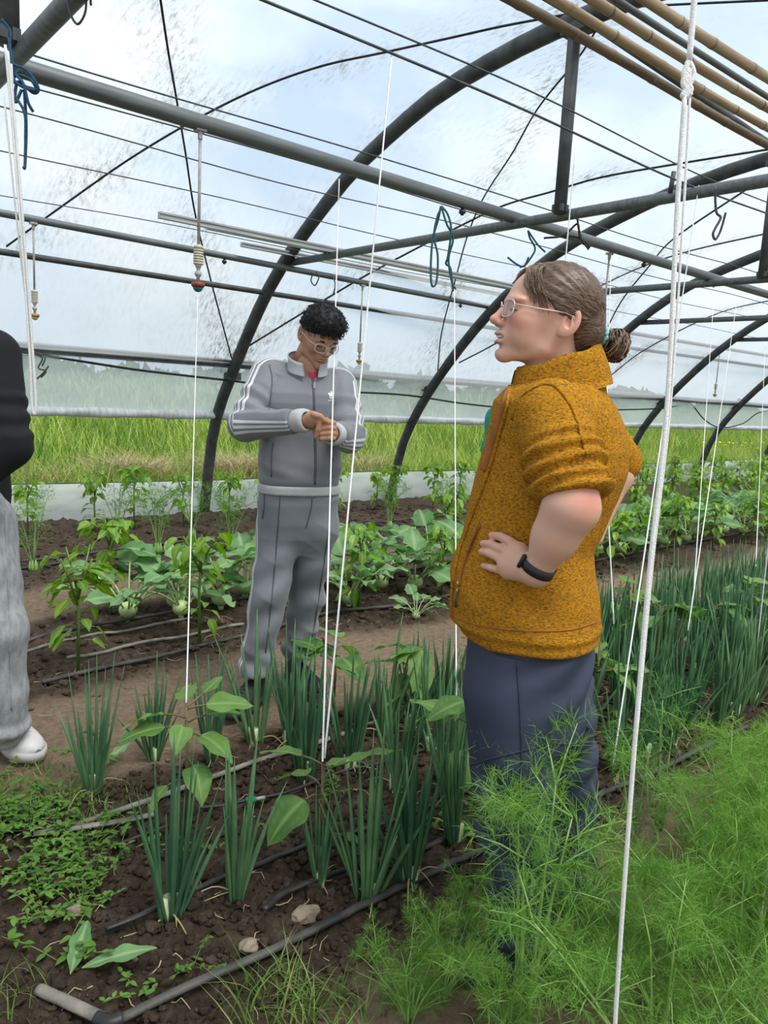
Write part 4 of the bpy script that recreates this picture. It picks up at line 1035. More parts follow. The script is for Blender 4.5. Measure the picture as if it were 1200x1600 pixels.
# ---- kohlrabi
def kohlrabi_proto(k):
    rng = np.random.default_rng(300 + k); t = thing('kohlrabi', (0, 0, 0), '', 'kohlrabi'); r = rng.uniform(0.036, 0.044); c = np.array([0, 0, r + 0.012])
    b = MB(); b.ball(c, (r, r, r * 0.9), 18, 12); b.tube([(0, 0, -0.01), (0, 0, 0.02)], [0.010, 0.014], 8); bulb = b.build('bulb', MAT['koh_bulb'], t)
    sk, fo = MB(), Foliage()
    n = int(rng.integers(9, 12))
    for i in range(n):
        a = i * 2.4 + rng.random() * 0.5; d = np.array([math.cos(a), math.sin(a), 0]); el = rng.uniform(0.45, 1.3); l = rng.uniform(0.12, 0.19)
        s = c + (d * 0.9 + np.array([0, 0, rng.uniform(0.3, 0.9)])) * r * 0.85; e = s + (d * math.cos(el) + np.array([0, 0, math.sin(el)])) * l
        m = (s + e) / 2 + np.array([0, 0, 0.012]) - d * 0.004
        sk.tube(smooth_path([s, m, e], 4), np.linspace(0.0052, 0.0032, 9), 6)
        L = rng.uniform(0.13, 0.21); fo.add(leaf_grid(L, L * rng.uniform(0.58, 0.75), 14, 8, -0.02, rng.uniform(0.15, 0.5), 0.22, 0.09, 0.22, k * 50 + i), e - (e - m) * 0.05, (e - m) / np.linalg.norm(e - m) * 0.8 + d * 0.5, rng.uniform(-0.6, 0.6))
    fo.build('leaves', MAT['koh_leaf'], t); sk.build('leaf_stalks', MAT['koh_stalk'], t); return t
KOHL = [kohlrabi_proto(k) for k in range(5)]
PEP_NEAR = [((122, 1048), 1.45, 'pepper plant with bright drooping leaves nearest the grey jeans'), ((312, 1006), 1.4, 'pepper plant just left of the grey tracksuit with pale yellow-green lower leaves'), ((172, 955), 1.3, 'pepper plant standing behind the leftmost kohlrabi leaves'),
            ((560, 950), 1.4, 'pepper plant beside the right leg of the grey trousers'), ((690, 930), 1.25, 'pepper plant left of the mustard fleece hem')]
KOH_NEAR = [((200, 970), 1.25, 'kohlrabi with a round pale bulb showing, leftmost of its row'), ((283, 966), 1.3, 'second kohlrabi from the left with big leaves over the hose'), ((345, 948), 1.45, 'kohlrabi with large bluish leaves touching the grey trouser leg'),
            ((545, 946), 1.35, 'kohlrabi with pale bulb just right of the grey tracksuit between two strings'), ((648, 922), 1.35, 'kohlrabi with pale bulb and spread stalks left of the mustard fleece'), ((650, 965), 0.6, 'small young kohlrabi in the path edge left of the mustard fleece')]
taken = []
for k, (p, s, lab) in enumerate(PEP_NEAR):
    g = ground(p); taken.append(g[:2]); place(PEPPERS, k, g[0], g[1], k * 2.1, s, lab)
for k, (p, s, lab) in enumerate(KOH_NEAR):
    g = ground(p); taken.append(g[:2]); place(KOHL, k, g[0], g[1], k * 1.3, s, lab)
def free(x, y, d): return not any((x - a) ** 2 + (y - b) ** 2 < d * d for a, b in taken)
rg = np.random.default_rng(33)
for y, st, kind, x0 in ((3.62, 0.62, 'p', 3.0), (3.95, 0.40, 'k', 2.2), (4.30, 0.42, 'k', 2.0), (4.72, 0.60, 'p', 2.9)):
    for i, x in enumerate(np.arange(x0, 17, st)):
        xx, yy = x + rg.normal() * 0.05, y + rg.normal() * 0.05
        if not free(xx, yy, 0.22): continue
        if x < 4.3 and y > 4.5: continue
        side = 'between grey tracksuit and mustard fleece' if x < 4.9 else 'right of the mustard fleece'
        if kind == 'p': place(PEPPERS, i, xx, yy, rg.random() * 6.28, rg.uniform(1.15, 1.45), 'bushy pepper plant in the kohlrabi bed %s, %s' % (side, 'nearer side' if y < 4 else 'farther side'), 'peppers %s, %s' % (side, 'nearer side' if y < 4 else 'farther side'))
        else: place(KOHL, i, xx, yy, rg.random() * 6.28, rg.uniform(1.25, 1.55), 'leafy kohlrabi in the %s kohlrabi row %s' % ('front' if y < 4.1 else 'back', side), 'kohlrabi %s, %s row' % (side, 'front' if y < 4.1 else 'back'))
for y, st in ((5.45, 0.7), (6.75, 0.46)):
    for i, x in enumerate(np.arange(1.9 if y > 6 else 5.6, 17.5, st)):
        xx, yy = x + rg.normal() * 0.08, y + rg.normal() * 0.06
        side = 'left of the grey tracksuit' if x < 4 else 'behind the two standing persons' if x < 8 else 'far right'
        place(PEPPERS, i, xx, yy, rg.random() * 6.28, rg.uniform(1.15, 1.4), 'far slender pepper plant %s %s' % ('before the plastic skirt' if y > 6 else 'in the last bed', side), 'far peppers %s, %s' % (side, 'by the skirt' if y > 6 else 'last bed'))

# ---- fennel
def fennel_proto(k, stems, hgt, dense, mat, wf=0.0009, spread=0.5):
    rng = np.random.default_rng(400 + k); t = thing('fennel', (0, 0, 0), '', 'fennel'); sk = MB(); V, F, n = [], [], 0
    def ribbon(a, b, w):
        nonlocal n
        d = b - a; s = np.cross(d, rng.normal(size=3)); s /= np.linalg.norm(s) + 1e-9; m = (a + b) / 2 + np.array([0, 0, 0.0012]); w2 = s * w * 0.5
        V.extend((a - w2, a + w2, m - w2, m + w2, b - w2 * 0.3, b + w2 * 0.3)); F.extend(((n, n + 1, n + 3, n + 2), (n + 2, n + 3, n + 5, n + 4))); n += 6
    for i in range(6 if k >= 5 else 0):
        a = i * 1.05; sk.tube([(0.008 * math.cos(a), 0.008 * math.sin(a), -0.01), (0.024 * math.cos(a), 0.024 * math.sin(a), 0.03), (0.016 * math.cos(a), 0.016 * math.sin(a), 0.085)], [0.010, 0.013, 0.006], 8)
    for s in range(stems):
        a = s * 2.4 + rng.random() * 0.6; lean = spread * rng.uniform(0.15, 1.0) if s else 0.06; h = hgt * rng.uniform(0.72, 1.05); d = np.array([math.cos(a), math.sin(a), 0])
        P = [np.array([0, 0, 0.05 if k >= 5 else -0.005]) + d * (0.012 + h * lean * (q ** 1.3)) + np.array([0, 0, h * q * (1 - 0.25 * lean * q)]) for q in np.linspace(0, 1, 8)]
        sk.tube(P, np.linspace(0.0055, 0.0014, 8), 6); P = np.array(P)
        for fi in range(int(6 * dense) + 2):
            q = rng.uniform(0.25 if k >= 5 else 0.08, 1.0) if fi > 1 else 1.0; base = np.array([np.interp(q, np.linspace(0, 1, 8), P[:, c]) for c in range(3)])
            fa = rng.random() * 6.28; fd = np.array([math.cos(fa), math.sin(fa), rng.uniform(0.3, 1.4)]); fd /= np.linalg.norm(fd); fl = rng.uniform(0.10, 0.20) * (1.1 - 0.35 * q)
            sk.tube([base, base + fd * fl * 0.5, base + fd * fl + np.array([0, 0, -0.01])], [0.0022, 0.0015, 0.0007], 5)
            npn = int(8 * dense) + 3
            for pi in range(npn):
                pq = (pi + 1) / npn; pb = base + fd * fl * (0.15 + 0.85 * pq); sd = np.cross(fd, rng.normal(size=3)); sd /= np.linalg.norm(sd); pd = sd + fd * rng.uniform(0.3, 1.0); pd /= np.linalg.norm(pd); pl = rng.uniform(0.035, 0.075) * (1.15 - 0.55 * pq)
                ribbon(pb, pb + pd * pl, wf * 1.15)
                for li in range(int(9 * dense) + 2):
                    lq = rng.uniform(0.12, 1); lb = pb + pd * pl * lq; ld = pd * rng.uniform(0.5, 1.1) + rng.normal(size=3) * 0.55; ld /= np.linalg.norm(ld)
                    ribbon(lb, lb + ld * rng.uniform(0.016, 0.044), wf)
    mesh_np('fronds', np.array(V), np.array(F), MAT[mat], t, smooth=False); sk.build('stalks', MAT['fennel_stalk'], t); return t
FENNEL = [fennel_proto(0, 7, 0.40, 1.0, 'fennel', spread=0.7), fennel_proto(1, 8, 0.46, 1.05, 'fennel', spread=0.6), fennel_proto(2, 6, 0.42, 1.0, 'fennel', spread=0.8)]
FENDARK = [fennel_proto(3, 4, 0.46, 0.8, 'fennel_dark', spread=0.35)]
FENTALL = [fennel_proto(4, 5, 0.50, 1.0, 'fennel', spread=0.17)]
FENYOUNG = [fennel_proto(5, 5, 0.50, 0.55, 'fennel', 0.0022, 0.45), fennel_proto(6, 6, 0.44, 0.55, 'fennel', 0.0022, 0.4)]
FEN_NEAR = [((640, 1590), 0.50, 'low feathery fennel lowest at the bottom beside the bed hose'), ((690, 1560), 0.52, 'feathery fennel just left of the near trouser leg'), ((735, 1480), 0.42, 'small bright fennel between the pale hose and the navy trousers'),
            ((790, 1620), 0.45, 'fennel at the bottom edge below the near boot'), ((895, 1560), 0.62, 'bright yellowish fennel just left of the thick string at the bottom'), ((940, 1490), 0.55, 'fennel behind the near boot beside the thick string'),
            ((1020, 1570), 0.75, 'fennel at the bottom right of the thick string'), ((1080, 1500), 0.85, 'fennel in the dense lower right mass, nearest the string'), ((1150, 1590), 0.95, 'fennel in the bottom right corner'),
            ((1180, 1480), 1.0, 'fennel at the right edge around the low corner string'), ((1120, 1390), 0.98, 'bright fennel in the middle of the right mass'), ((1195, 1360), 1.0, 'fennel at the right edge above the corner string'),
            ((1190, 1310), 0.85, 'fennel at the upper edge of the right mass beside the bare path')]
for k, (p, s, lab) in enumerate(FEN_NEAR):
    g = ground(p); place(FENNEL, k, g[0], g[1], k * 1.9, s, lab)
for k, (x, y, s) in enumerate([(1.30, 0.62, 0.95), (1.62, 0.42, 1.0), (1.95, 0.52, 1.0), (2.3, 0.75, 1.0), (2.55, 0.55, 1.05), (2.75, 0.75, 0.95), (3.05, 0.72, 1.05), (3.3, 0.82, 0.95), (3.6, 0.8, 1.0), (3.95, 0.85, 1.0), (2.3, 0.3, 1.0), (4.4, 0.85, 1.0)]):
    place(FENNEL, k + 1, x, y, k * 1.1, s, 'fennel of the dense feathery mass along the right edge', 'fennel mass along the right edge')
g = ground((815, 1590)); tall = place(FENTALL, 0, g[0], g[1], az_of(-0.5, 0.1), 1.18, 'tall single fennel stalk in front of the navy trousers')
for p, lab in (((1030, 1290), 'dark wispy fennel growing right of the thick string before the onions'), ((985, 1330), 'thin dark fennel crossed by the thick string'), ((870, 1555), 'dark fennel sprig between the two boots')):
    g = ground(p); place(FENDARK, 0, g[0], g[1], g[0] * 9, 0.95 if p[0] > 1000 else 0.7, lab)
for k, (p, s, lab) in enumerate([((52, 889), 1.0, 'leftmost young fennel by the plastic skirt'), ((247, 866), 1.1, 'young fennel with a pale stalk left of the white string'), ((184, 838), 1.1, 'young fennel close to the plastic skirt, second from left'), ((360, 862), 1.0, 'young fennel just left of the grey tracksuit, before the skirt'),
        ((300, 842), 1.05, 'young fennel fronds in front of the hoop foot at left'), ((608, 828), 1.0, 'young fennel with pale bulb beside the hoop foot right of the grey tracksuit'), ((700, 820), 0.9, 'young fennel left of the mustard fleece by the skirt')]):
    g = ground(p); place(FENYOUNG, k, g[0], g[1], k * 2.2, s, lab)
for k, x in enumerate(np.arange(8.6, 16, 0.55)):
    place(FENYOUNG, k, x, 5.9 + 0.1 * math.sin(k * 3), k * 1.7, 1.0, 'far young fennel in the last bed right of the mustard fleece', 'far young fennel')

# ---- weeds and grass tufts
def weed_proto(k):
    rng = np.random.default_rng(500 + k); t = thing('weed', (0, 0, 0), '', 'weed'); sk, fo = MB(), Foliage()
    for s in range(int(rng.integers(4, 7))):
        a = rng.random() * 6.28; l = rng.uniform(0.05, 0.13); d = np.array([math.cos(a), math.sin(a), 0]); P = [np.zeros(3), d * l * 0.5 + np.array([0, 0, 0.030]), d * l + np.array([0, 0, 0.035 + 0.03 * rng.random()])]
        P = smooth_path(P, 4); sk.tube(P, 0.0011, 4)
        for i in range(9):
            b = P[rng.integers(2, len(P))]; q = rng.random() * 6.28; L = rng.uniform(0.014, 0.030); fo.add(leaf_grid(L, L * 0.5, 4, 2, 0, 0.3, 0.25), b, (math.cos(q), math.sin(q), rng.uniform(-0.1, 0.5)))
    fo.build('leaves', MAT['weed_leaf'], t); sk.build('stalks', MAT['pepper_stem'], t); return t
WEEDS = [weed_proto(k) for k in range(4)]
rw = np.random.default_rng(8)
for k in range(44):
    x, y = ground((rw.uniform(-30, 180) * (1 - 0.3 * rw.random()), 1225 + 195 * rw.random()))[:2]
    place(WEEDS, k, x, y, rw.random() * 6.28, rw.uniform(0.7, 1.15), 'low leafy weed in the green patch below the white shoe', 'weeds in the lower left patch')
for k, (p, s, lab) in enumerate([((95, 1500), 1.2, 'upright little weed above the pale hose end at lower left'), ((300, 1330), 0.8, 'small weed between the first two onion clumps'), ((165, 1180), 1.6, 'broad weed behind the lone onion clump'), ((215, 1545), 0.8, 'tiny weed by the corner of the bed hose'), ((300, 1510), 0.7, 'small weed below the first onion clump'),
        ((520, 1240), 0.8, 'small weed behind the big eggplant leaf'), ((440, 1300), 0.7, 'tiny weed left of the eggplant stem'), ((680, 1290), 0.9, 'small weed beside the near trouser leg'), ((935, 1300), 1.2, 'small weed behind the far trouser leg'), ((70, 1440), 0.9, 'small weed on bare soil at the left edge'), ((185, 1330), 1.0, 'weed beside the pale flattened tape')]):
    g = ground(p); place(WEEDS, k, g[0], g[1], k * 2.7, s, lab)
for p, L, az, lab in (((128, 1525), 0.17, az_of(1, .25), 'single toothed dandelion leaf lying right of the pale hose end'), ((110, 1535), 0.15, az_of(-.1, .9), 'upright light green dandelion leaf at lower left'), ((165, 1200), 0.13, az_of(.3, .7), 'broad pale leaf beside the lone onion clump')):
    g = ground(p); V, F, vn = leaf_grid(L, L * 0.33, 16, 6, 0.35, 0.2, 0.2, 0.05, 0.3, 5)
    o = mesh_np('dandelion_leaf', V @ rot_to((math.cos(az), math.sin(az), 0.35)) + g + np.array([0, 0, 0.02]), F, MAT['koh_leaf'], attrs={'vein': vn}); tag(o, lab, 'leaf')
def tuft(label, px, n, rad, h0, h1, wdt=0.004, group=None):
    c = ground(px); a = RNG.random(n) * 6.28; r = rad * np.sqrt(RNG.random(n)); x, y = c[0] + r * np.cos(a), c[1] + r * np.sin(a)
    z = np.array([ground_height(p, q) for p, q in zip(x, y)])
    o = blade_mesh('grass_tuft', np.stack([x, y, z], 1), h0 + (h1 - h0) * RNG.random(n), np.full(n, wdt) * (0.6 + 0.8 * RNG.random(n)), 0.2 + 0.5 * RNG.random(n), RNG.random(n), MAT['tuft'], None, bend=0.8, kind=None)
    if 'kind' in o: del o['kind']
    tag(o, label, 'grass tuft', group); return o
tuft('grass tuft at the bottom edge right of the bed hose corner', (430, 1580), 150, 0.11, 0.05, 0.14)
tuft('grass tuft at the bottom edge just left of the fennel', (520, 1600), 90, 0.09, 0.04, 0.12)
tuft('grass tuft below the white shoe at the left edge', (60, 1235), 420, 0.20, 0.02, 0.07, 0.003)
tuft('short grass tuft right under the lone onion clump', (170, 1262), 260, 0.14, 0.015, 0.06, 0.003)
tuft('sparse grass in the bottom left corner', (20, 1570), 60, 0.10, 0.02, 0.08, 0.003)
# ---- stones
for k, (p, r, lab) in enumerate([((390, 1482), 0.022, 'pale stone beside the nearest dark hose'), ((478, 1435), 0.030, 'larger brown stone in front of the second eggplant'), ((115, 1420), 0.020, 'pale broken clod at lower left'), ((205, 1500), 0.012, 'small stone below the dandelion leaf'), ((1165, 1160), 0.018, 'small flat stone on the path near the right edge')]):
    g = ground(p); v, f = ico(3); d = np.array([1 + 0.35 * mnoise.noise(tuple(q * 1.3 + k * 5)) + 0.1 * mnoise.noise(tuple(q * 4 + k)) for q in v])
    tag(mesh_np('stone', v * d[:, None] * r * np.array([1.2, 0.9, 0.7]) + g + np.array([0, 0, ground_height(*g[:2]) + r * 0.3]), f, MAT['stone']), lab, 'stone')

# ================================================================ PEOPLE
# shapes are signed distance fields in level (right, ahead, up) metres, meshed by surface nets
def cone(p, a, b, ra, rb):
    a, b = np.asarray(a, float), np.asarray(b, float); d = b - a
    t = np.clip(((p - a) @ d) / (d @ d + 1e-12), 0, 1)
    return np.linalg.norm(p - a - t[:, None] * d, axis=1) - (ra + (rb - ra) * t)
def smin(a, b, k):
    if k <= 0: return np.minimum(a, b)
    h = np.clip(0.5 + 0.5 * (b - a) / k, 0, 1)
    return b + (a - b) * h - k * h * (1 - h)
def smax(a, b, k): return -smin(-a, -b, k)
def chain(p, pts, rs, k=0.01):
    d = cone(p, pts[0], pts[1], rs[0], rs[1])
    for i in range(1, len(pts) - 1): d = smin(d, cone(p, pts[i], pts[i + 1], rs[i], rs[i + 1]), k)
    return d
def ell(p, c, r, R=None):
    q = p - np.asarray(c, float)
    if R is not None: q = q @ np.asarray(R).T
    r = np.asarray(r, float)
    e = np.linalg.norm(q / r, axis=1); g = np.linalg.norm(q / (r * r), axis=1) + 1e-9
    return e * (e - 1) / g
def loft(p, zs, cr, cq, a, b, th, n=2.3, caps=True):
    """stack of superellipses; a along the facing direction, b across; th: facing angle (facing = (cos th, sin th))"""
    z = p[:, 2]; I = lambda v: np.interp(z, zs, v)
    th = I(th) if np.ndim(th) else th
    x, y = p[:, 0] - I(cr), p[:, 1] - I(cq)
    u, v = x * np.cos(th) + y * np.sin(th), -x * np.sin(th) + y * np.cos(th)
    A, B = I(a), I(b)
    e = (np.abs(u / A) ** n + np.abs(v / B) ** n + 1e-12) ** (1 / n)
    d = (e - 1) * np.minimum(A, B)
    if caps: d = np.maximum(d, np.maximum(z - zs[-1], zs[0] - z))
    return d
def wob(p, f, seed, n=5):
    rng = np.random.default_rng(seed); s = 0
    for _ in range(n): s = s + np.sin(p @ (rng.normal(size=3) * f) + rng.random() * 6.3)
    return s / n
def ridge(ph): return (1 - np.abs(np.sin(ph))) ** 3
def sdf_mesh(fn, lo, hi, h, B=6):
    lo = np.asarray(lo, float); nb = np.ceil((np.asarray(hi, float) - lo) / (h * B)).astype(int)
    bi = np.stack(np.meshgrid(*[np.arange(k) for k in nb], indexing='ij'), -1).reshape(-1, 3)
    cen = lo + (bi * B + (B - 1) / 2) * h
    dc = np.concatenate([fn(c) for c in np.array_split(cen, max(1, len(cen) // 150000))])
    D = np.repeat(np.repeat(np.repeat(np.where(dc < 0, -1.0, 1.0).reshape(nb), B, 0), B, 1), B, 2).astype(np.float32)
    act = bi[np.abs(dc) < B * h * 1.75]
    off = np.stack(np.meshgrid(*[np.arange(B)] * 3, indexing='ij'), -1).reshape(-1, 3)
    for part in np.array_split(act, max(1, len(act) * B ** 3 // 200000)):
        if not len(part): continue
        g = (part[:, None] * B + off[None]).reshape(-1, 3)
        D[g[:, 0], g[:, 1], g[:, 2]] = fn(lo + g * h)
    s = D < 0; N = s.shape
    cs = [s[a:N[0] - 1 + a, b:N[1] - 1 + b, c:N[2] - 1 + c] for a in (0, 1) for b in (0, 1) for c in (0, 1)]
    cnt = sum(c.astype(np.int8) for c in cs); m = (cnt > 0) & (cnt < 8)
    ci = np.argwhere(m); idx = np.full(m.shape, -1, np.int32); idx[m] = np.arange(len(ci))
    co = [(a, b, c) for a in (0, 1) for b in (0, 1) for c in (0, 1)]
    cv = np.stack([D[ci[:, 0] + a, ci[:, 1] + b, ci[:, 2] + c] for a, b, c in co], 1)
    acc = np.zeros((len(ci), 3)); k = np.zeros(len(ci))
    for i, a in enumerate(co):
        for j, b in enumerate(co):
            if j <= i or sum(abs(x - y) for x, y in zip(a, b)) != 1: continue
            cr = (cv[:, i] < 0) != (cv[:, j] < 0); t = np.where(cr, cv[:, i] / (cv[:, i] - cv[:, j] + 1e-12), 0)
            acc += cr[:, None] * (np.array(a) + t[:, None] * (np.array(b) - np.array(a))); k += cr
    V = lo + (ci + acc / k[:, None]) * h
    F = []
    for ax in range(3):
        o1, o2 = (ax + 1) % 3, (ax + 2) % 3
        sl0 = [slice(1, None)] * 3; sl1 = [slice(1, None)] * 3
        sl0[ax] = slice(0, N[ax] - 1); sl1[ax] = slice(1, N[ax])
        s0, s1 = s[tuple(sl0)], s[tuple(sl1)]
        e = np.argwhere(s0 != s1); e[:, o1] += 1; e[:, o2] += 1
        ok = (e[:, o1] < N[o1] - 1) & (e[:, o2] < N[o2] - 1); e = e[ok]
        ins = s[e[:, 0], e[:, 1], e[:, 2]]
        def cell(d1, d2):
            q = e.copy(); q[:, o1] += d1; q[:, o2] += d2; return idx[q[:, 0], q[:, 1], q[:, 2]]
        q = np.stack([cell(-1, -1), cell(0, -1), cell(0, 0), cell(-1, 0)], 1)
        q[~ins] = q[~ins][:, ::-1]; F.append(q)
    F = np.concatenate(F); F = F[(F >= 0).all(1)]
    return V, F
def relax(V, F, it=2, lam=0.5):
    """even out the surface a little"""
    E = np.concatenate([F[:, [0, 1]], F[:, [1, 2]], F[:, [2, 3]], F[:, [3, 0]]])
    E = np.concatenate([E, E[:, ::-1]])
    deg = np.bincount(E[:, 0], minlength=len(V))[:, None]
    for i in range(it):
        s = np.stack([np.bincount(E[:, 0], weights=V[E[:, 1], k], minlength=len(V)) for k in range(3)], 1)
        V = V + (lam if i % 2 == 0 else -lam * 0.95) * (s / np.maximum(deg, 1) - V)
    return V
BVH = {}
def sdf_part(name, fn, lo, hi, h, mat, parent, attrs=None, sm=2, keep=None):
    V, F = sdf_mesh(fn, lo, hi, h)
    V = relax(V, F, sm)
    W = V @ VROT
    o = mesh_np(name, W, F, mat, parent, attrs={k: f(V) for k, f in (attrs or {}).items()})
    if keep: BVH[keep] = BVHTree.FromPolygons(W.tolist(), F.tolist())
    return o
def J(px, py, q):
    r, z = rz((px, py), q); return np.array([r, q, z])
def world(p): return np.asarray(p, float) @ VROT
def on_cloth(key, p, lift=0.002):
    """first point of a garment met by the sight line through picture point p"""
    r = Vector(ray(p)).normalized(); hit = BVH[key].ray_cast(Vector(CAMP), r)
    if hit[0] is None: return None
    return np.array(hit[0] + hit[1] * lift)
def seam(name, key, pts, rad, mat, parent, lift=0.001, n=6, seg=8, flat=None):
    P = smooth_path([(*p, 0) for p in pts], seg); H = [on_cloth(key, p[:2], lift) for p in P]; H = [h for h in H if h is not None]
    if len(H) < 3: return None
    H = np.array(H); H[1:-1] = (H[:-2] + H[1:-1] * 2 + H[2:]) / 4
    return MB().tube(H, rad, n, flat=flat).build(name, mat, parent)

# ---- materials for people
def skin(name, c, blush):
    m, nt, N, L, out = new_mat(name)
    b = N('ShaderNodeBsdfPrincipled'); L(b.outputs[0], out.inputs[0])
    b.inputs['Roughness'].default_value = 0.5; b.inputs['Specular IOR Level'].default_value = 0.35
    b.inputs['Subsurface Weight'].default_value = 0.25; b.inputs['Subsurface Radius'].default_value = (0.010, 0.004, 0.002); b.inputs['Subsurface Scale'].default_value = 0.6
    tc = N('ShaderNodeTexCoord'); n = N('ShaderNodeTexNoise'); n.inputs['Scale'].default_value = 14; n.inputs['Detail'].default_value = 4
    L(tc.outputs['Object'], n.inputs['Vector'])
    r = ramp(N, [(0.35, c), (0.7, tuple(x * y for x, y in zip(c, (1.05, 0.93, 0.88))))]); L(n.outputs['Fac'], r.inputs[0])
    at = N('ShaderNodeAttribute'); at.attribute_name = 'blush'
    mx = N('ShaderNodeMix'); mx.data_type = 'RGBA'; mx.inputs[7].default_value = (*blush, 1); L(at.outputs['Fac'], mx.inputs[0]); L(r.outputs[0], mx.inputs[6])
    L(mx.outputs[2], b.inputs['Base Color'])
    return m
MAT['skin_fair'] = skin('fair skin', (0.58, 0.36, 0.27), (0.52, 0.16, 0.12))
MAT['skin_tan'] = skin('olive skin', (0.42, 0.235, 0.15), (0.36, 0.13, 0.09))
def fleece_material():
    m, nt, N, L, out = new_mat('mustard knit fleece')
    b = N('ShaderNodeBsdfPrincipled'); L(b.outputs[0], out.inputs[0]); b.inputs['Roughness'].default_value = 0.95; b.inputs['Specular IOR Level'].default_value = 0.08
    tc = N('ShaderNodeTexCoord'); mp = N('ShaderNodeMapping'); mp.inputs['Scale'].default_value = (1, 1, 2.6); mp.inputs['Rotation'].default_value = (0.2, 0.15, 0)
    L(tc.outputs['Object'], mp.inputs[0])
    n = N('ShaderNodeTexNoise'); n.inputs['Scale'].default_value = 135; n.inputs['Detail'].default_value = 5; n.inputs['Roughness'].default_value = 0.7; L(mp.outputs[0], n.inputs['Vector'])
    n2 = N('ShaderNodeTexNoise'); n2.inputs['Scale'].default_value = 300; n2.inputs['Detail'].default_value = 2; L(tc.outputs['Object'], n2.inputs['Vector'])
    r = ramp(N, [(0.34, (0.075, 0.045, 0.016)), (0.44, (0.23, 0.115, 0.014)), (0.54, (0.41, 0.180, 0.012)), (0.72, (0.58, 0.265, 0.018))]); L(n.outputs['Fac'], r.inputs[0]); L(r.outputs[0], b.inputs['Base Color'])
    ad = N('ShaderNodeMath'); ad.operation = 'ADD'; L(n.outputs['Fac'], ad.inputs[0]); L(n2.outputs['Fac'], ad.inputs[1])
    bp = N('ShaderNodeBump'); bp.inputs['Strength'].default_value = 0.35; bp.inputs['Distance'].default_value = 0.004; L(ad.outputs[0], bp.inputs['Height']); L(bp.outputs[0], b.inputs['Normal'])
    return m
MAT['fleece'] = fleece_material()
MAT['fleece_trim'] = basic('rust inner facing', (0.24, 0.085, 0.012), (0.33, 0.12, 0.016), 30, 0.8)
MAT['navy'] = basic('slate blue trekking cloth', (0.025, 0.032, 0.058), (0.036, 0.045, 0.076), 5, 0.7, bump=0.12, bscale=14, spec=0.3)
MAT['navy_seam'] = basic('dark navy seam', (0.02, 0.025, 0.045), (0.03, 0.035, 0.06), 20, 0.8)
MAT['teal_cloth'] = basic('turquoise cloth', (0.0, 0.19, 0.15), (0.0, 0.27, 0.21), 12, 0.8, bump=0.3, bscale=30)
MAT['dark_shoe'] = basic('dark shoe', (0.012, 0.012, 0.013), (0.03, 0.03, 0.032), 20, 0.7)
MAT['dark_sole'] = basic('black rubber', (0.02, 0.02, 0.02), (0.04, 0.04, 0.04), 20, 0.8)
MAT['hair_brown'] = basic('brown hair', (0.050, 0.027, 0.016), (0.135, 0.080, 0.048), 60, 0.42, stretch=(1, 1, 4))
MAT['hair_light'] = basic('pale brown hair', (0.19, 0.125, 0.08), (0.30, 0.21, 0.14), 60, 0.45)  # paler brown of the hair itself, for randomly mixed strands and wisps
MAT['hair_black'] = basic('black hair', (0.006, 0.006, 0.007), (0.016, 0.015, 0.015), 60, 0.55, spec=0.2)
MAT['clear_frame'] = basic('pale pink clear acetate', (0.56, 0.40, 0.37), (0.66, 0.52, 0.48), 20, 0.2)
MAT['white_frame'] = basic('clear grey acetate', (0.55, 0.56, 0.56), (0.68, 0.69, 0.69), 20, 0.2)
def lens_material():
    m, nt, N, L, out = new_mat('spectacle lens')
    t = N('ShaderNodeBsdfTransparent'); g = N('ShaderNodeBsdfGlossy'); g.inputs['Roughness'].default_value = 0.05; mx = N('ShaderNodeMixShader'); mx.inputs[0].default_value = 0.14
    L(t.outputs[0], mx.inputs[1]); L(g.outputs[0], mx.inputs[2]); L(mx.outputs[0], out.inputs[0]); return m
MAT['lens'] = lens_material()
MAT['lip'] = basic('lips', (0.40, 0.14, 0.11), (0.46, 0.17, 0.13), 40, 0.4)
MAT['teeth'] = basic('teeth', (0.7, 0.66, 0.58), (0.78, 0.74, 0.66), 20, 0.3)
MAT['eye_white'] = basic('eye white', (0.7, 0.68, 0.65), (0.78, 0.75, 0.72), 20, 0.2)
MAT['dark_detail'] = basic('dark brown lashes', (0.02, 0.012, 0.008), (0.04, 0.025, 0.018), 20, 0.6)
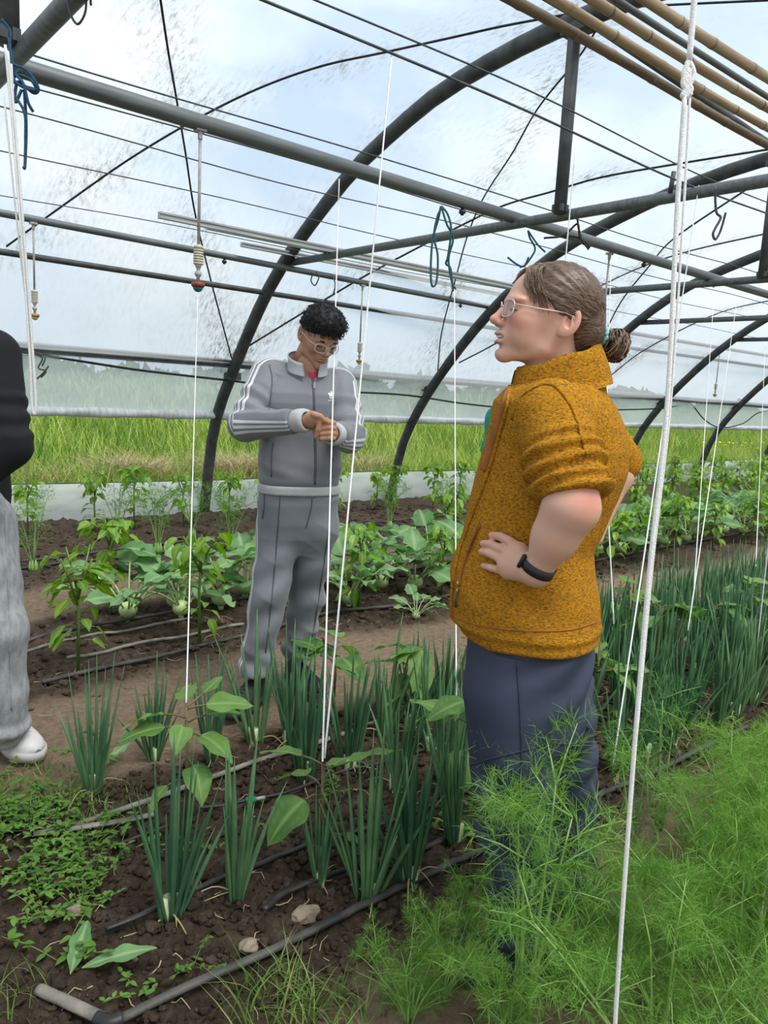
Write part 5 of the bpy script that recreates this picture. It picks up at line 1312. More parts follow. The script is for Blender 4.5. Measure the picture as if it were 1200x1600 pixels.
def striped(name, base, base2, white, key, offs, hw, bump=0.1):
    m, nt, N, L, out = new_mat(name)
    b = N('ShaderNodeBsdfPrincipled'); L(b.outputs[0], out.inputs[0]); b.inputs['Roughness'].default_value = 0.6; b.inputs['Specular IOR Level'].default_value = 0.3; b.inputs['Sheen Weight'].default_value = 0.15
    tc = N('ShaderNodeTexCoord'); n = N('ShaderNodeTexNoise'); n.inputs['Scale'].default_value = 6; n.inputs['Detail'].default_value = 4; L(tc.outputs['Object'], n.inputs['Vector'])
    r = ramp(N, [(0.35, base), (0.7, base2)]); L(n.outputs['Fac'], r.inputs[0])
    at = N('ShaderNodeAttribute'); at.attribute_name = key; tot = None
    for o in offs:
        c = N('ShaderNodeMath'); c.operation = 'COMPARE'; c.inputs[1].default_value = o; c.inputs[2].default_value = hw; L(at.outputs['Fac'], c.inputs[0])
        if tot is None: tot = c
        else:
            a = N('ShaderNodeMath'); a.operation = 'MAXIMUM'; L(tot.outputs[0], a.inputs[0]); L(c.outputs[0], a.inputs[1]); tot = a
    mx = N('ShaderNodeMix'); mx.data_type = 'RGBA'; mx.inputs[7].default_value = (*white, 1); L(tot.outputs[0], mx.inputs[0]); L(r.outputs[0], mx.inputs[6]); L(mx.outputs[2], b.inputs['Base Color'])
    n2 = N('ShaderNodeTexNoise'); n2.inputs['Scale'].default_value = 22; L(tc.outputs['Object'], n2.inputs['Vector'])
    bp = N('ShaderNodeBump'); bp.inputs['Strength'].default_value = bump; bp.inputs['Distance'].default_value = 0.01; L(n2.outputs['Fac'], bp.inputs['Height']); L(bp.outputs[0], b.inputs['Normal'])
    return m
MAT['track'] = striped('grey tracksuit', (0.165, 0.175, 0.195), (0.195, 0.205, 0.225), (0.60, 0.61, 0.62), 'stripe', (-0.024, 0.0, 0.024), 0.0066)
MAT['track_pants'] = striped('grey track trousers', (0.165, 0.175, 0.195), (0.195, 0.205, 0.225), (0.58, 0.59, 0.60), 'stripe', (-0.017, 0.0, 0.017), 0.0050)
MAT['rib'] = basic('pale grey ribbing', (0.40, 0.41, 0.42), (0.48, 0.49, 0.50), 12, 0.8, bump=0.2, bscale=120)
MAT['zip'] = basic('dark zip', (0.06, 0.065, 0.075), (0.09, 0.095, 0.105), 60, 0.5)
MAT['metal'] = basic('zip metal', (0.35, 0.35, 0.34), (0.5, 0.5, 0.48), 30, 0.35, 0.8)
MAT['magenta'] = basic('crimson shirt', (0.42, 0.02, 0.07), (0.5, 0.03, 0.09), 20, 0.7)
MAT['white_print'] = basic('white print', (0.75, 0.75, 0.75), (0.8, 0.8, 0.8), 20, 0.6)
MAT['black_cloth'] = basic('black sweatshirt', (0.004, 0.004, 0.006), (0.008, 0.008, 0.011), 6, 0.85, bump=0.2, bscale=14)
MAT['grey_denim'] = basic('washed grey denim', (0.25, 0.26, 0.27), (0.38, 0.39, 0.40), 26, 0.85, bump=0.25, bscale=160, stretch=(2, 2, 0.8))
MAT['white_leather'] = basic('white leather', (0.50, 0.485, 0.475), (0.60, 0.585, 0.575), 12, 0.5, bump=0.1, bscale=30)
MAT['sole_white'] = basic('off-white sole', (0.42, 0.405, 0.38), (0.52, 0.50, 0.47), 12, 0.7)
MAT['watch'] = basic('black watch strap', (0.012, 0.012, 0.014), (0.02, 0.02, 0.022), 20, 0.5)

# ---- a generic head in millimetres: x towards the face, y to the person's left, z up, origin between the ear canals
def head_field(p, fx=1.0, fem=0.0, mouth_open=0.0):
    p = p.copy(); p[:, 0] = np.where(p[:, 0] > 0, p[:, 0] / fx, p[:, 0])
    ay = np.abs(p[:, 1]); m = np.stack([p[:, 0], ay, p[:, 2]], 1)
    d = ell(m, (8, 0, 40), (94, 73, 86))
    d = smin(d, ell(m, (46, 0, -8), (52, 55 - 3 * fem, 78)), 22)
    d = smin(d, ell(m, (88, 20, 30), (14, 34, 9)), 16)
    d = smin(d, ell(m, (68, 40, -10), (25, 20, 22)), 20)
    d = smin(d, ell(m, (82, 0, -46), (25, 30, 28)), 16)
    d = smin(d, chain(m, [(84, 7, -84), (22, 47 - 4 * fem, -56), (4, 58, -8)], [15 - 3 * fem, 15 - 3 * fem, 13], 10), 20)
    d = smin(d, ell(m, (88 - 2 * fem, 0, -86 + 3 * fem), (17 - 1.5 * fem, 19 - 3 * fem, 15 - 2 * fem)), 12)
    d = smin(d, cone(m, (-10, 0, -30), (-28, 0, -150), 52 - 4 * fem, 56 - 4 * fem), 24)
    sock = ell(m, (104, 31, 13), (16, 17, 11)); d = smax(d, -sock, 9)
    d = smin(d, ell(m, (84, 30, 12), (14.5, 15, 12.5)), 5)                       # lidded eye
    lidline = ell(m, (98.5, 30, 8.5), (4.0, 13, 1.6)); d = smax(d, -lidline, 2.0)
    d = smin(d, chain(m, [(96, 0, 24), (107, 0, 4), (119, 0, -14)], [7.5, 8, 8.5], 6), 9)
    d = smin(d, ell(m, (117, 0, -17), (10.5, 9.5, 8.5)), 6)
    d = smin(d, ell(m, (107, 10, -21), (9, 7, 7)), 5)
    d = smax(d, -ell(m, (109, 6, -29), (5, 3.4, 4)), 2)
    d = smin(d, ell(m, (104 + 1 * fem, 0, -41), (7.5, 20, 4.8)), 5)
    d = smin(d, ell(m, (101 + 1 * fem, 0, -53 - 7 * mouth_open), (8, 18, 5.8)), 5)
    if mouth_open: d = smax(d, -ell(m, (104, 0, -47.5 - 1.5 * mouth_open), (26, 21, 1.2 + 2.8 * mouth_open)), 2)
    else: d = smax(d, -ell(m, (108, 0, -47), (8, 21, 1.3)), 2)
    d = smax(d, -ell(m, (103, 0, -66), (9, 18, 5)), 8)
    if fem: d = smin(d, ell(m, (64, 36, -38), (24, 18, 26)), 16)
    # ears
    c, s = math.cos(0.22), math.sin(0.22)
    e = m - np.array([-6, 72, 4]); e = np.stack([e[:, 0] * c + e[:, 2] * s, e[:, 1] - 0.25 * (-e[:, 0]), -e[:, 0] * s + e[:, 2] * c], 1)
    ear = ell(e, (0, 4, 0), (18, 6.5, 31))
    ear = smin(ear, ell(e, (6, 2, -22), (9, 5, 11)), 6)
    d = smin(d, ear, 3.5)
    d = smax(d, -ell(e, (3.5, 11, 4), (10, 8.5, 19)), 2.5)
    return smin(d, cone(e, (-3, 6, -8), (3, 7, 13), 2.6, 2.2), 2.5)
def head_frame(F, roll=0.0):
    F = np.asarray(F, float); F /= np.linalg.norm(F); L = np.cross([0, 0, 1.0], F); L /= np.linalg.norm(L); U = np.cross(F, L)
    c, s = math.cos(roll), math.sin(roll)
    return np.stack([F, L * c + U * s, U * c - L * s])
class Head:
    def __init__(s, org, F, mm=1.0, roll=0.0): s.o, s.R, s.mm = np.asarray(org, float), head_frame(F, roll), mm * 0.001
    def to(s, m): return s.o + (np.asarray(m, float) * s.mm) @ s.R              # mm -> (r,q,z)
    def inv(s, p): return ((p - s.o) @ s.R.T) / s.mm
    def w(s, m): return s.to(m) @ VROT                                            # mm -> world
def mesh_local(fn, lo, hi, h):
    V, F = sdf_mesh(fn, lo, hi, h); return relax(V, F, 2), F
def glasses(parent, H, fx, frame, y=31, z=9, rx=23, rz_=19, x=118, half_rim=False, temple_dark=None):
    g = MB(); gl = MB()
    for s in (-1, 1):
        pts = []
        for a in np.linspace(0, 2 * math.pi, 29):
            ca, sa = math.cos(a), math.sin(a); sq = (abs(ca) ** 3 + abs(sa) ** 3) ** (-1 / 3) * 0.94
            yy = s * y + rx * ca * sq; pts.append((fx * (x - 8 - 0.0035 * yy * yy), yy, z + rz_ * sa * sq))
        P = np.array([H.w(q) for q in pts]); g.tube(P, 1.5 * H.mm, 6)
        c = H.w((fx * (x - 8 - 0.0035 * y * y), s * y, z)); gl.add(np.vstack([c[None], P[:-1]]), [(0, 1 + i, 1 + (i + 1) % 28) for i in range(28)])
    g.tube([H.w((fx * (x - 8.2), -8, z + 5)), H.w((fx * (x - 6), 0, z + 8)), H.w((fx * (x - 8.2), 8, z + 5))], 1.6 * H.mm, 6)
    o = g.build('spectacles', frame, parent)
    gl.build('lenses', MAT['lens'], o)
    for s in (-1, 1):
        t = MB(); t.tube([H.w((fx * (x - 18.5), s * 54, z + 8)), H.w((fx * 60, s * 69, z + 8)), H.w((10, s * 78, z + 12)), H.w((-8, s * 78, z + 8)), H.w((-18, s * 76, z - 6))], 1.7 * H.mm, 6)
        t.build('temple_arm', frame, o)
    return o
def shoe(parent, heel, toe, width, mat, sole_mat, name='shoe', height=0.085, lace=None, sole_h=0.024):
    """heel and toe: points on the ground (r, q, z)"""
    heel, toe = np.asarray(heel, float), np.asarray(toe, float); d = toe - heel; Ln = np.linalg.norm(d); d /= Ln; up = np.array([0, 0, 1.0]); sd = np.cross(up, d); sd /= np.linalg.norm(sd); up = np.cross(d, sd)
    S = np.linspace(0, 1, 18); V, F, V2 = [], [], []; n = 14
    def wid(s): return width * 0.5 * (0.72 + 0.28 * sstep(0.25, 0.68, s)) * math.sqrt(max(0.0, 1 - max(0, (s - 0.62) / 0.385) ** 2.6)) * math.sqrt(max(0.0, 1 - max(0, (0.14 - s) / 0.145) ** 2))
    def hei(s): return height * np.interp(s, [0, 0.1, 0.3, 0.42, 0.6, 0.8, 0.93, 1], [0.85, 1.0, 1.0, 0.93, 0.66, 0.52, 0.42, 0.22])
    for s in S:
        c = heel + d * s * Ln; w, h = max(wid(s), 0.004), hei(s)
        for j in range(n):
            a = math.pi * j / (n - 1); x, y = math.cos(a), math.sin(a)
            V.append(c + sd * w * np.sign(x) * abs(x) ** 0.75 * (1 - 0.35 * y * sstep(0.5, 0.2, s)) + up * (sole_h + (h - sole_h * 0.3) * abs(y) ** 0.8))
    V = np.array(V) @ VROT
    F = [(i * n + j, i * n + j + 1, (i + 1) * n + j + 1, (i + 1) * n + j) for i in range(17) for j in range(n - 1)]
    F += [tuple(range(n)), tuple(17 * n + j for j in range(n - 1, -1, -1))]
    o = MB().add(V, F).build(name, mat, parent)
    sv = []
    for s in S:
        c = heel + d * s * Ln; w = max(wid(s), 0.004) + 0.006
        for (x, z) in ((-1, 0.0), (-1.02, sole_h * 0.5), (-1, sole_h), (1, sole_h), (1.02, sole_h * 0.5), (1, 0.0)): sv.append(c + sd * w * x + up * (z + 0.004) + d * (0.006 if s == 1 else -0.006 if s == 0 else 0))
    F = [(i * 6 + j, i * 6 + (j + 1) % 6, (i + 1) * 6 + (j + 1) % 6, (i + 1) * 6 + j) for i in range(17) for j in range(6)] + [tuple(range(5, -1, -1)), tuple(17 * 6 + j for j in range(6))]
    MB().add(np.array(sv) @ VROT, F).build('sole', sole_mat, o)
    for k in range(5):
        s = 0.44 + k * 0.07; c = heel + d * s * Ln; w, h = wid(s) * 0.55, hei(s) + sole_h * 0.75
        MB().tube([(c - sd * w + up * (h - 0.010) + d * 0.006) @ VROT, (c + up * (h + 0.003)) @ VROT, (c + sd * w + up * (h - 0.010) - d * 0.006) @ VROT], 0.0030, 6).build('lace', lace or mat, o)
    return o
def hand_field(p, palm, fingers, k=0.006):
    """palm: list of (centre, radius) cones; fingers: list of (points, radii)"""
    d = None
    for a, b, ra, rb in palm:
        q = cone(p, a, b, ra, rb); d = q if d is None else smin(d, q, 0.012)
    for pts, rs in fingers: d = smin(d, chain(p, pts, rs, 0.003), k)
    return d

# ---------------------------------------------------------------- the woman in the mustard fleece
def arm_rings(p, a, b, amp, lam, t0, t1):
    """bunched sleeve folds along the arm from a to b"""
    a, b = np.asarray(a), np.asarray(b); d = b - a; L = np.linalg.norm(d); t = ((p - a) @ d) / (L * L)
    ph = t * L / lam * 2 * math.pi + 1.6 * wob(p, 16, 5) * 2
    return amp * np.sin(ph) * sstep(t0, t0 + 0.15, t) * (1 - sstep(t1 - 0.05, t1 + 0.1, t))
def build_woman():
    Q = 1.78
    base = world((0.47, Q, 0.0))
    root = thing('person', base, 'person in a mustard fleece and navy trousers standing in profile with hand on hip', 'person')
    th = math.radians(162)
    rows = [(728, 934, 990, .185), (706, 937, 965, .190), (704, 934, 930, .188), (708, 928, 890, .182), (718, 930, 850, .175), (730, 945, 810, .172), (739, 964, 770, .176),
            (748, 978, 730, .182), (756, 983, 695, .188), (763, 976, 660, .192), (772, 964, 630, .188), (790, 950, 612, .150), (806, 945, 600, .10), (818, 938, 590, .07)]
    zs, cr, a, b = [], [], [], []
    for x0, x1, y, bb in rows:
        r0, z0 = rz((x0, y), Q); r1, z1 = rz((x1, y), Q); W = (r1 - r0) / 2
        zs.append((z0 + z1) / 2); cr.append((r0 + r1) / 2); b.append(bb); a.append(math.sqrt(max(0.004, W * W - (bb * math.sin(th)) ** 2)) / abs(math.cos(th)))
    zs, cr, a, b = map(np.array, (zs, cr, a, b)); cq = np.full(len(zs), Q)
    S1, E1 = J(862, 648, 1.62), J(901, 802, 1.50)
    S2, E2 = J(872, 620, 1.96), J(962, 722, 2.10)
    NK = J(880, 645, 1.78)
    cuffc = J(896, 773, 1.515); axis1 = (E1 - S1) / np.linalg.norm(E1 - S1)
    axis2 = (E2 - S2) / np.linalg.norm(E2 - S2)
    def jacket(p):
        d = loft(p, zs, cr, cq, a, b, th, 2.25)
        d = smin(d, chain(p, [NK, S1], [0.055, 0.070], 0.01), 0.05)
        d = smin(d, chain(p, [NK, S2], [0.055, 0.070], 0.01), 0.05)
        d = d + 0.0045 * wob(p * np.array([1, 1, 1.6]), 16, 3) + 0.0035 * np.sin((p[:, 2] * 0.8 + p[:, 0] * 0.55) * 42 + 2 * wob(p, 7, 9)) * sstep(1.12, 1.0, p[:, 2]) * sstep(0.84, 0.92, p[:, 2])
        s1 = chain(p, [S1, (S1 + E1) / 2, E1], [0.076, 0.077, 0.070], 0.02) - arm_rings(p, S1, E1, 0.0078, 0.030, 0.25, 0.84) - 0.007 * ridge(((p - S1) @ axis1) * 42 + (p[:, 0] - S1[0]) * 16 + 1.5 * wob(p, 8, 71)) * sstep(0.02, 0.10, (p - S1) @ axis1)
        cn = axis1 * 0.85 + np.array([0.0, 0, -0.35]); cn = cn / np.linalg.norm(cn); tt = (p - cuffc) @ cn
        s1 = s1 - 0.006 * sstep(-0.034, -0.030, tt)
        s1 = smax(s1, tt - 0.004, 0.012)
        s2 = chain(p, [S2, E2], [0.083, 0.070], 0.02) - arm_rings(p, S2, E2, 0.004, 0.031, 0.4, 0.9)
        s2 = smax(s2, (p - (S2 + (E2 - S2) * 1.02)) @ axis2 - 0.03, 0.006)
        d = smin(d, s1, 0.010)
        d = smin(d, s2, 0.03)
        d = d - 0.006 * ridge((p[:, 2] * 0.9 + p[:, 0] * 0.8) * 26 + 2.4 * wob(p, 6, 41)) * np.clip(1.5 * wob(p, 5, 43), 0, 1) * sstep(0.86, 0.92, p[:, 2])
        hem = np.abs(p[:, 2] - (zs[0] + 0.022))
        d = d - 0.003 * (1 - sstep(0.0, 0.012, np.abs(hem - 0.014)))
        return d
    jk = sdf_part('fleece_jacket', jacket, (-0.02, 1.25, 0.74), (0.86, 2.35, 1.50), 0.0052, MAT['fleece'], root, sm=1, keep='fleece')
    # collar: a standing band open at the throat
    mb = MB(); n = 40; rowsc = 6; V = []
    top0, top1 = J(802, 577, Q), J(931, 541, Q); bot0, bot1 = J(794, 628, Q), J(950, 600, Q)
    for side in (0, 1):
        for k in range(rowsc):
            t = k / (rowsc - 1); f = bot0 + (top0 - bot0) * t; g = bot1 + (top1 - bot1) * t; c = (f + g) / 2; A = (g[0] - f[0]) / 2 + 0.004 * math.sin(t * 3); Bw = 0.082 - 0.010 * t
            A, Bw = A - 0.010 * side, Bw - 0.010 * side
            for j in range(n + 1):
                u = 0.20 + (2 * math.pi - 0.40) * j / n     # angle from the front, gap at the throat
                ca, sa = -math.cos(u), -math.sin(u)
                V.append((c[0] + A * ca * (1.0), 1.75 + Bw * sa + 0.015 * -ca * 0.3, c[2] + (g[2] - f[2]) / 2 * ca * 1.0 + 0.003 * math.sin(u * 5)))
    m = n + 1; F = []
    for side in (0, 1):
        o = side * rowsc * m
        for k in range(rowsc - 1):
            for j in range(n): F.append((o + k * m + j, o + k * m + j + 1, o + (k + 1) * m + j + 1, o + (k + 1) * m + j))
    o = rowsc * m
    for k in (0, rowsc - 1):
        for j in range(n): F.append((k * m + j, k * m + j + 1, o + k * m + j + 1, o + k * m + j))
    for j in (0, n):
        for k in range(rowsc - 1): F.append((k * m + j, (k + 1) * m + j, o + (k + 1) * m + j, o + k * m + j))
    mb.add(np.array(V) @ VROT, F); col = mb.build('collar', MAT['fleece'], jk)
    # front placket and inner facing of the open neck
    seam('front_facing', 'fleece', [(797, 608), (786, 640), (775, 675), (766, 705), (757, 735)], 0.012, MAT['fleece_trim'], jk, 0.0, flat=0.5)
    seam('front_edge', 'fleece', [(797, 600), (793, 640), (781, 680), (768, 725), (752, 770), (733, 820), (716, 870), (708, 920), (707, 965)], 0.0045, MAT['fleece'], jk, 0.002)
    seam('hem_stitch', 'fleece', [(706, 962), (740, 975), (790, 983), (840, 986), (890, 984), (932, 972)], 0.0022, MAT['fleece_trim'], jk, 0.0005)
    seam('shoulder_seam', 'fleece', [(800, 655), (812, 622), (845, 602), (870, 606), (895, 640), (908, 680), (916, 710)], 0.0035, MAT['fleece'], jk, 0.001)
    seam('collar_seam', 'fleece', [(885, 579), (910, 582), (936, 582)], 0.0028, MAT['fleece'], jk, 0.001)
    pk = seam('pocket_opening', 'fleece', [(751, 820), (742, 838), (731, 866), (722, 892), (718, 915)], 0.0062, MAT['fleece_trim'], jk, 0.001, flat=0.6)
    seam('zip_cord', 'fleece', [(751, 818), (745, 834), (733, 864)], 0.0030, MAT['fleece_trim'], pk or jk, 0.006)
    z = MB()
    for q, r in (((718, 912), 0.005), ((717, 922), 0.004)): z.ball(on_cloth('fleece', q, 0.004), (r * 0.7, r * 0.7, r * 1.3), 8, 6)
    z.build('zip_slider', MAT['metal'], pk or jk)
    z = MB(); z.tube([on_cloth('fleece', (716, 925), 0.004), on_cloth('fleece', (715, 936), 0.006), on_cloth('fleece', (714, 948), 0.004)], [0.0022, 0.0026, 0.0032], 6); z.build('zip_pull', MAT['zip'], pk or jk)
    # turquoise scarf at the open front
    def scarf(p):
        d = ell(p, J(770, 668, 1.76), (0.020, 0.045, 0.046)); d = smin(d, ell(p, J(763, 702, 1.76), (0.018, 0.035, 0.028)), 0.012)
        return d + 0.004 * wob(p, 60, 4)
    sdf_part('scarf', scarf, (0.15, 1.6, 1.2), (0.42, 1.92, 1.5), 0.004, MAT['teal_cloth'], root)
    # trousers
    zz, pr, pq, pa, pb = [], [], [], [], []
    for x0, x1, y, bb in [(735, 915, 1130, .165), (731, 922, 1080, .178), (729, 926, 1030, .184), (730, 926, 985, .175), (736, 920, 950, .165)]:
        r0, z0 = rz((x0, y), Q); r1, z1 = rz((x1, y), Q); W = (r1 - r0) / 2; zz.append((z0 + z1) / 2); pr.append((r0 + r1) / 2); pq.append(Q); pb.append(bb); pa.append(math.sqrt(max(0.003, W * W - (bb * 0.309) ** 2)) / 0.951)
    zz, pr, pq, pa, pb = map(np.array, (zz, pr, pq, pa, pb))
    H1, K1, A1 = J(800, 1085, 1.70), J(803, 1255, 1.66), J(816, 1455, 1.645)
    H2, K2, A2 = J(862, 1080, 1.87), J(884, 1225, 1.93), J(893, 1385, 1.945)
    G1, G2 = J(818, 1505, 1.645), J(893, 1402, 1.945)
    def trousers(p):
        d = loft(p, zz, pr, pq, pa, pb, th, 2.3)
        l1 = chain(p, [H1, K1, A1, G1], [0.112, 0.088, 0.070, 0.069], 0.03)
        l2 = chain(p, [H2, K2, A2, G2], [0.105, 0.080, 0.070, 0.070], 0.03)
        fold = lambda s, c, f, ph: 0.0065 * np.sin((p[:, 2] + s * (p[:, 0] - c)) * f + ph + 2.5 * wob(p, 9, 8))
        l1 = l1 + fold(0.9, 0.4, 48, 0) * sstep(0.62, 0.45, p[:, 2]) * sstep(0.2, 0.3, p[:, 2]) + 0.006 * np.sin(p[:, 2] * 95 + wob(p, 12, 2) * 3) * sstep(0.20, 0.10, p[:, 2])
        l2 = l2 + 0.5 * fold(-0.8, 0.5, 44, 1) * sstep(0.75, 0.6, p[:, 2]) * sstep(0.15, 0.25, p[:, 2]) + 0.003 * np.sin(p[:, 2] * 90 + wob(p, 12, 4) * 3) * sstep(0.24, 0.14, p[:, 2])
        l1 = smax(l1, 0.055 - p[:, 2], 0.006); l2 = smax(l2, 0.05 - p[:, 2], 0.006)
        rd = 0.006 * ridge((p[:, 2] + 0.75 * p[:, 0] - 0.3 * p[:, 1]) * 24 + 2.6 * wob(p, 6, 21)) * np.clip(0.15 + 1.6 * wob(p, 5, 23), 0, 1) + 0.005 * ridge((p[:, 2] - 0.55 * p[:, 0]) * 30 + 2.2 * wob(p, 7, 24)) * np.clip(1.6 * wob(p, 5, 26), 0, 1)
        return smin(d, smin(l1, l2, 0.012), 0.03) - rd + 0.004 * wob(p * np.array([1, 1, 1.5]), 15, 6) + 0.005 * np.sin((p[:, 2] * 1.0 - p[:, 0] * 0.7) * 60 + 2.5 * wob(p, 8, 14)) * np.clip(wob(p, 6, 17) * 2, 0, 1)
    tr = sdf_part('trousers', trousers, (0.10, 1.35, 0.03), (0.80, 2.2, 0.92), 0.0062, MAT['navy'], root, sm=2, keep='navy')
    seam('pocket_seam', 'navy', [(757, 988), (763, 1000), (770, 1018), (795, 1026), (850, 1033), (890, 1030)], 0.0022, MAT['navy_seam'], tr)
    seam('knee_seam', 'navy', [(735, 1195), (775, 1183), (820, 1172), (862, 1160)], 0.0022, MAT['navy_seam'], tr)
    seam('knee_seam', 'navy', [(862, 1160), (885, 1162), (912, 1158)], 0.0022, MAT['navy_seam'], tr)
    seam('leg_seam', 'navy', [(808, 1035), (812, 1100), (815, 1180), (812, 1260), (815, 1340), (820, 1420)], 0.002, MAT['navy_seam'], tr)
    seam('leg_seam', 'navy', [(868, 1170), (884, 1250), (894, 1320), (900, 1380)], 0.002, MAT['navy_seam'], tr)
    for (A, nm) in ((A1, 0), (A2, 1)):
        c = np.array([A[0], A[1], 0.004]); f = np.array([math.cos(th), math.sin(th) if nm else 0.10, 0])
        shoe(root, c - f * 0.075, c + f * 0.20, 0.095, MAT['dark_shoe'], MAT['dark_sole'], 'boot', 0.11)
    # body: head, neck, forearms and hands
    mm = 1.03; fx = 1.12
    HD = Head(J(867, 511, 1.75), (-0.972, -0.13, 0.17), mm, roll=0.0)
    EL, WR = J(892, 793, 1.505), J(838, 893, 1.545)
    W2 = J(838, 893, 1.548)
    skn = lambda x, y, q: J(x, y, q)
    hip = lambda x, y, e=0.012: (lambda w: np.array([w @ RT, w @ FW, w[2]]))(on_cloth('fleece', (x, y), e))
    palm = [(W2, hip(806, 866, 0.020), 0.027, 0.021), (W2, hip(796, 878, 0.020), 0.027, 0.021), (W2, hip(797, 890, 0.020), 0.025, 0.018), (hip(814, 860, 0.018), hip(795, 882, 0.018), 0.017, 0.017)]
    fing = [([hip(813, 858, .016), hip(798, 846, .015), hip(784, 838.5, .011), hip(771, 837, .007)], [.0112, .0102, .0094, .0082]),
            ([hip(803, 866, .016), hip(786, 858, .015), hip(770, 851, .011), hip(758, 850, .007)], [.0112, .0102, .0092, .0080]),
            ([hip(798, 877, .016), hip(782, 871, .015), hip(767, 864, .011), hip(756, 862, .007)], [.0108, .0098, .0089, .0078]),
            ([hip(799, 889, .014), hip(784, 889, .013), hip(770, 886, .010), hip(758, 884, .006)], [.0098, .0089, .0081, .0070]),
            ([W2 + np.array([0.0, 0.012, -0.004]), hip(846, 858, 0.010), hip(862, 846, 0.008)], [.016, .0125, .0095])]
    def arm(p):
        fl = (WR - EL) / np.linalg.norm(WR - EL)
        d = chain(p, [J(896, 752, 1.515), EL, EL + (WR - EL) * 0.45, WR], [0.044, 0.0515, 0.042, 0.027], 0.03)
        return smin(d, hand_field(p, palm, fing, 0.005), 0.016)
    E2b, W2b = J(960, 742, 2.08), J(925, 838, 2.02)
    farp = W2b + np.array([-0.05, -0.045, 0.0])
    farf = [([W2b + np.array([-.03, -.03, dz]), W2b + np.array([-.075, -.045, dz * 1.2]), W2b + np.array([-.11, -.05, dz * 1.3])], [.011, .010, .008]) for dz in (.03, .01, -.01, -.028)]
    def arm2(p):
        d = chain(p, [S2 + (E2 - S2) * 0.7, E2b, W2b], [0.05, 0.048, 0.028], 0.02)
        return smin(d, hand_field(p, [(W2b, W2b + np.array([-.05, -.035, 0]), .026, .022)], farf, .005), .012)
    parts = []
    V, F = mesh_local(lambda m: head_field(m, fx, 1.0, 1.0), (-100, -95, -160), (160, 95, 135), 1.75)
    Wv = HD.to(V) @ VROT; parts.append((Wv, F, blush_head(V, fx)))
    V, F = mesh_local(arm, (0.1, 1.38, 0.86), (0.62, 1.74, 1.32), 0.0026)
    el = np.exp(-np.sum((V - J(921, 783, 1.46)) ** 2, 1) / 0.0012) * 0.55
    tips = np.max([np.exp(-np.sum((V - f[0][-1]) ** 2, 1) / 0.0004) for f in fing[:4]], 0) * 0.45
    parts.append((V @ VROT, F, np.maximum(el, tips)))
    V, F = mesh_local(arm2, (0.25, 1.85, 0.85), (0.75, 2.30, 1.32), 0.004); parts.append((V @ VROT, F, np.zeros(len(V))))
    core = lambda p: smin(chain(p, [J(868, 600, 1.78), J(850, 760, 1.78), J(835, 960, 1.78)], [0.08, 0.11, 0.11], 0.05), chain(p, [H1, K1, A1], [0.08, 0.06, 0.045], 0.02), 0.05)
    core2 = lambda p: smin(smin(core(p), chain(p, [J(850, 960, 1.78), H2, K2, A2], [0.1, 0.08, 0.06, 0.045], 0.02), 0.05), chain(p, [NK, S1, S1 + (E1 - S1) * 0.6], [0.05, 0.05, 0.045], 0.02), 0.03)
    V, F = mesh_local(core2, (0.1, 1.3, 0.02), (0.75, 2.2, 1.45), 0.014); parts.append((V @ VROT, F, np.zeros(len(V))))
    join_body(root, parts, MAT['skin_fair'])
    # teeth, eye, brow, lashes
    f = lambda x, y, z: HD.w((x * fx, y, z))
    face = root
    MB().ball(f(94, 0, -46.0), (0.017, 0.017, 0.0042), 12, 8).build('teeth', MAT['teeth'], face)
    e = MB()
    e.tube([f(99.5, s * 1.0, 9) for s in (0,)] + [f(99, 0, 9)], 0.0001, 4) if False else None
    for s in (-1, 1): e.tube([f(97, s * 19, 8), f(101, s * 27, 9.5), f(99, s * 36, 8.5), f(92, s * 44, 7)], 0.0013, 6)
    e.build('eyelashes', MAT['dark_detail'], face)
    e = MB()
    for s in (-1, 1): e.tube([f(101, s * 14, 29), f(101.5, s * 26, 33), f(96, s * 40, 32), f(88, s * 48, 27)], [0.0016, 0.0024, 0.002, 0.001], 6)
    e.build('eyebrows', MAT['hair_brown'], face)
    l = MB()
    l.tube([f(100, -19, -46), f(108.5, -9, -41.5), f(110, 0, -41), f(108.5, 9, -41.5), f(100, 19, -46)], [0.0012, 0.003, 0.003, 0.003, 0.0012], 8)
    l.tube([f(99, -18, -52), f(106, -8, -59.5), f(107, 0, -60.5), f(106, 8, -59.5), f(99, 18, -52)], [0.0012, 0.0032, 0.0036, 0.0032, 0.0012], 8)
    l.build('lips', MAT['lip'], face)
    glasses(root, HD, fx, MAT['clear_frame'])
    woman_hair(root, HD, fx)
    nl = MB()
    for fpts, rs in fing[:4]:
        tip, prev = np.asarray(fpts[-1]), np.asarray(fpts[-2]); d = (tip - prev) / np.linalg.norm(tip - prev); w = world(tip); out = np.array(world(tip + np.array([0, -1.0, 0]))) - w
        c = w + out * rs[-1] * 0.86 + world(d) * 0.001; a = world(d); b = np.cross(a, out); b /= np.linalg.norm(b)
        ring = [c + a * 0.0055 * math.cos(t) + b * 0.0042 * math.sin(t) - out * 0.0012 * math.sin(t) ** 2 for t in np.linspace(0, 2 * math.pi, 12, endpoint=False)]
        nl.add([c + out * 0.0008] + ring, [(0, 1 + i, 1 + (i + 1) % 12) for i in range(12)])
    nl.build('fingernails', MAT['nail'], root)
    # wrist band
    ax = (WR - EL) / np.linalg.norm(WR - EL); c = WR - ax * 0.010
    u = np.cross(ax, [0, 1.0, 0]); u /= np.linalg.norm(u); v = np.cross(ax, u); V = []; n = 28
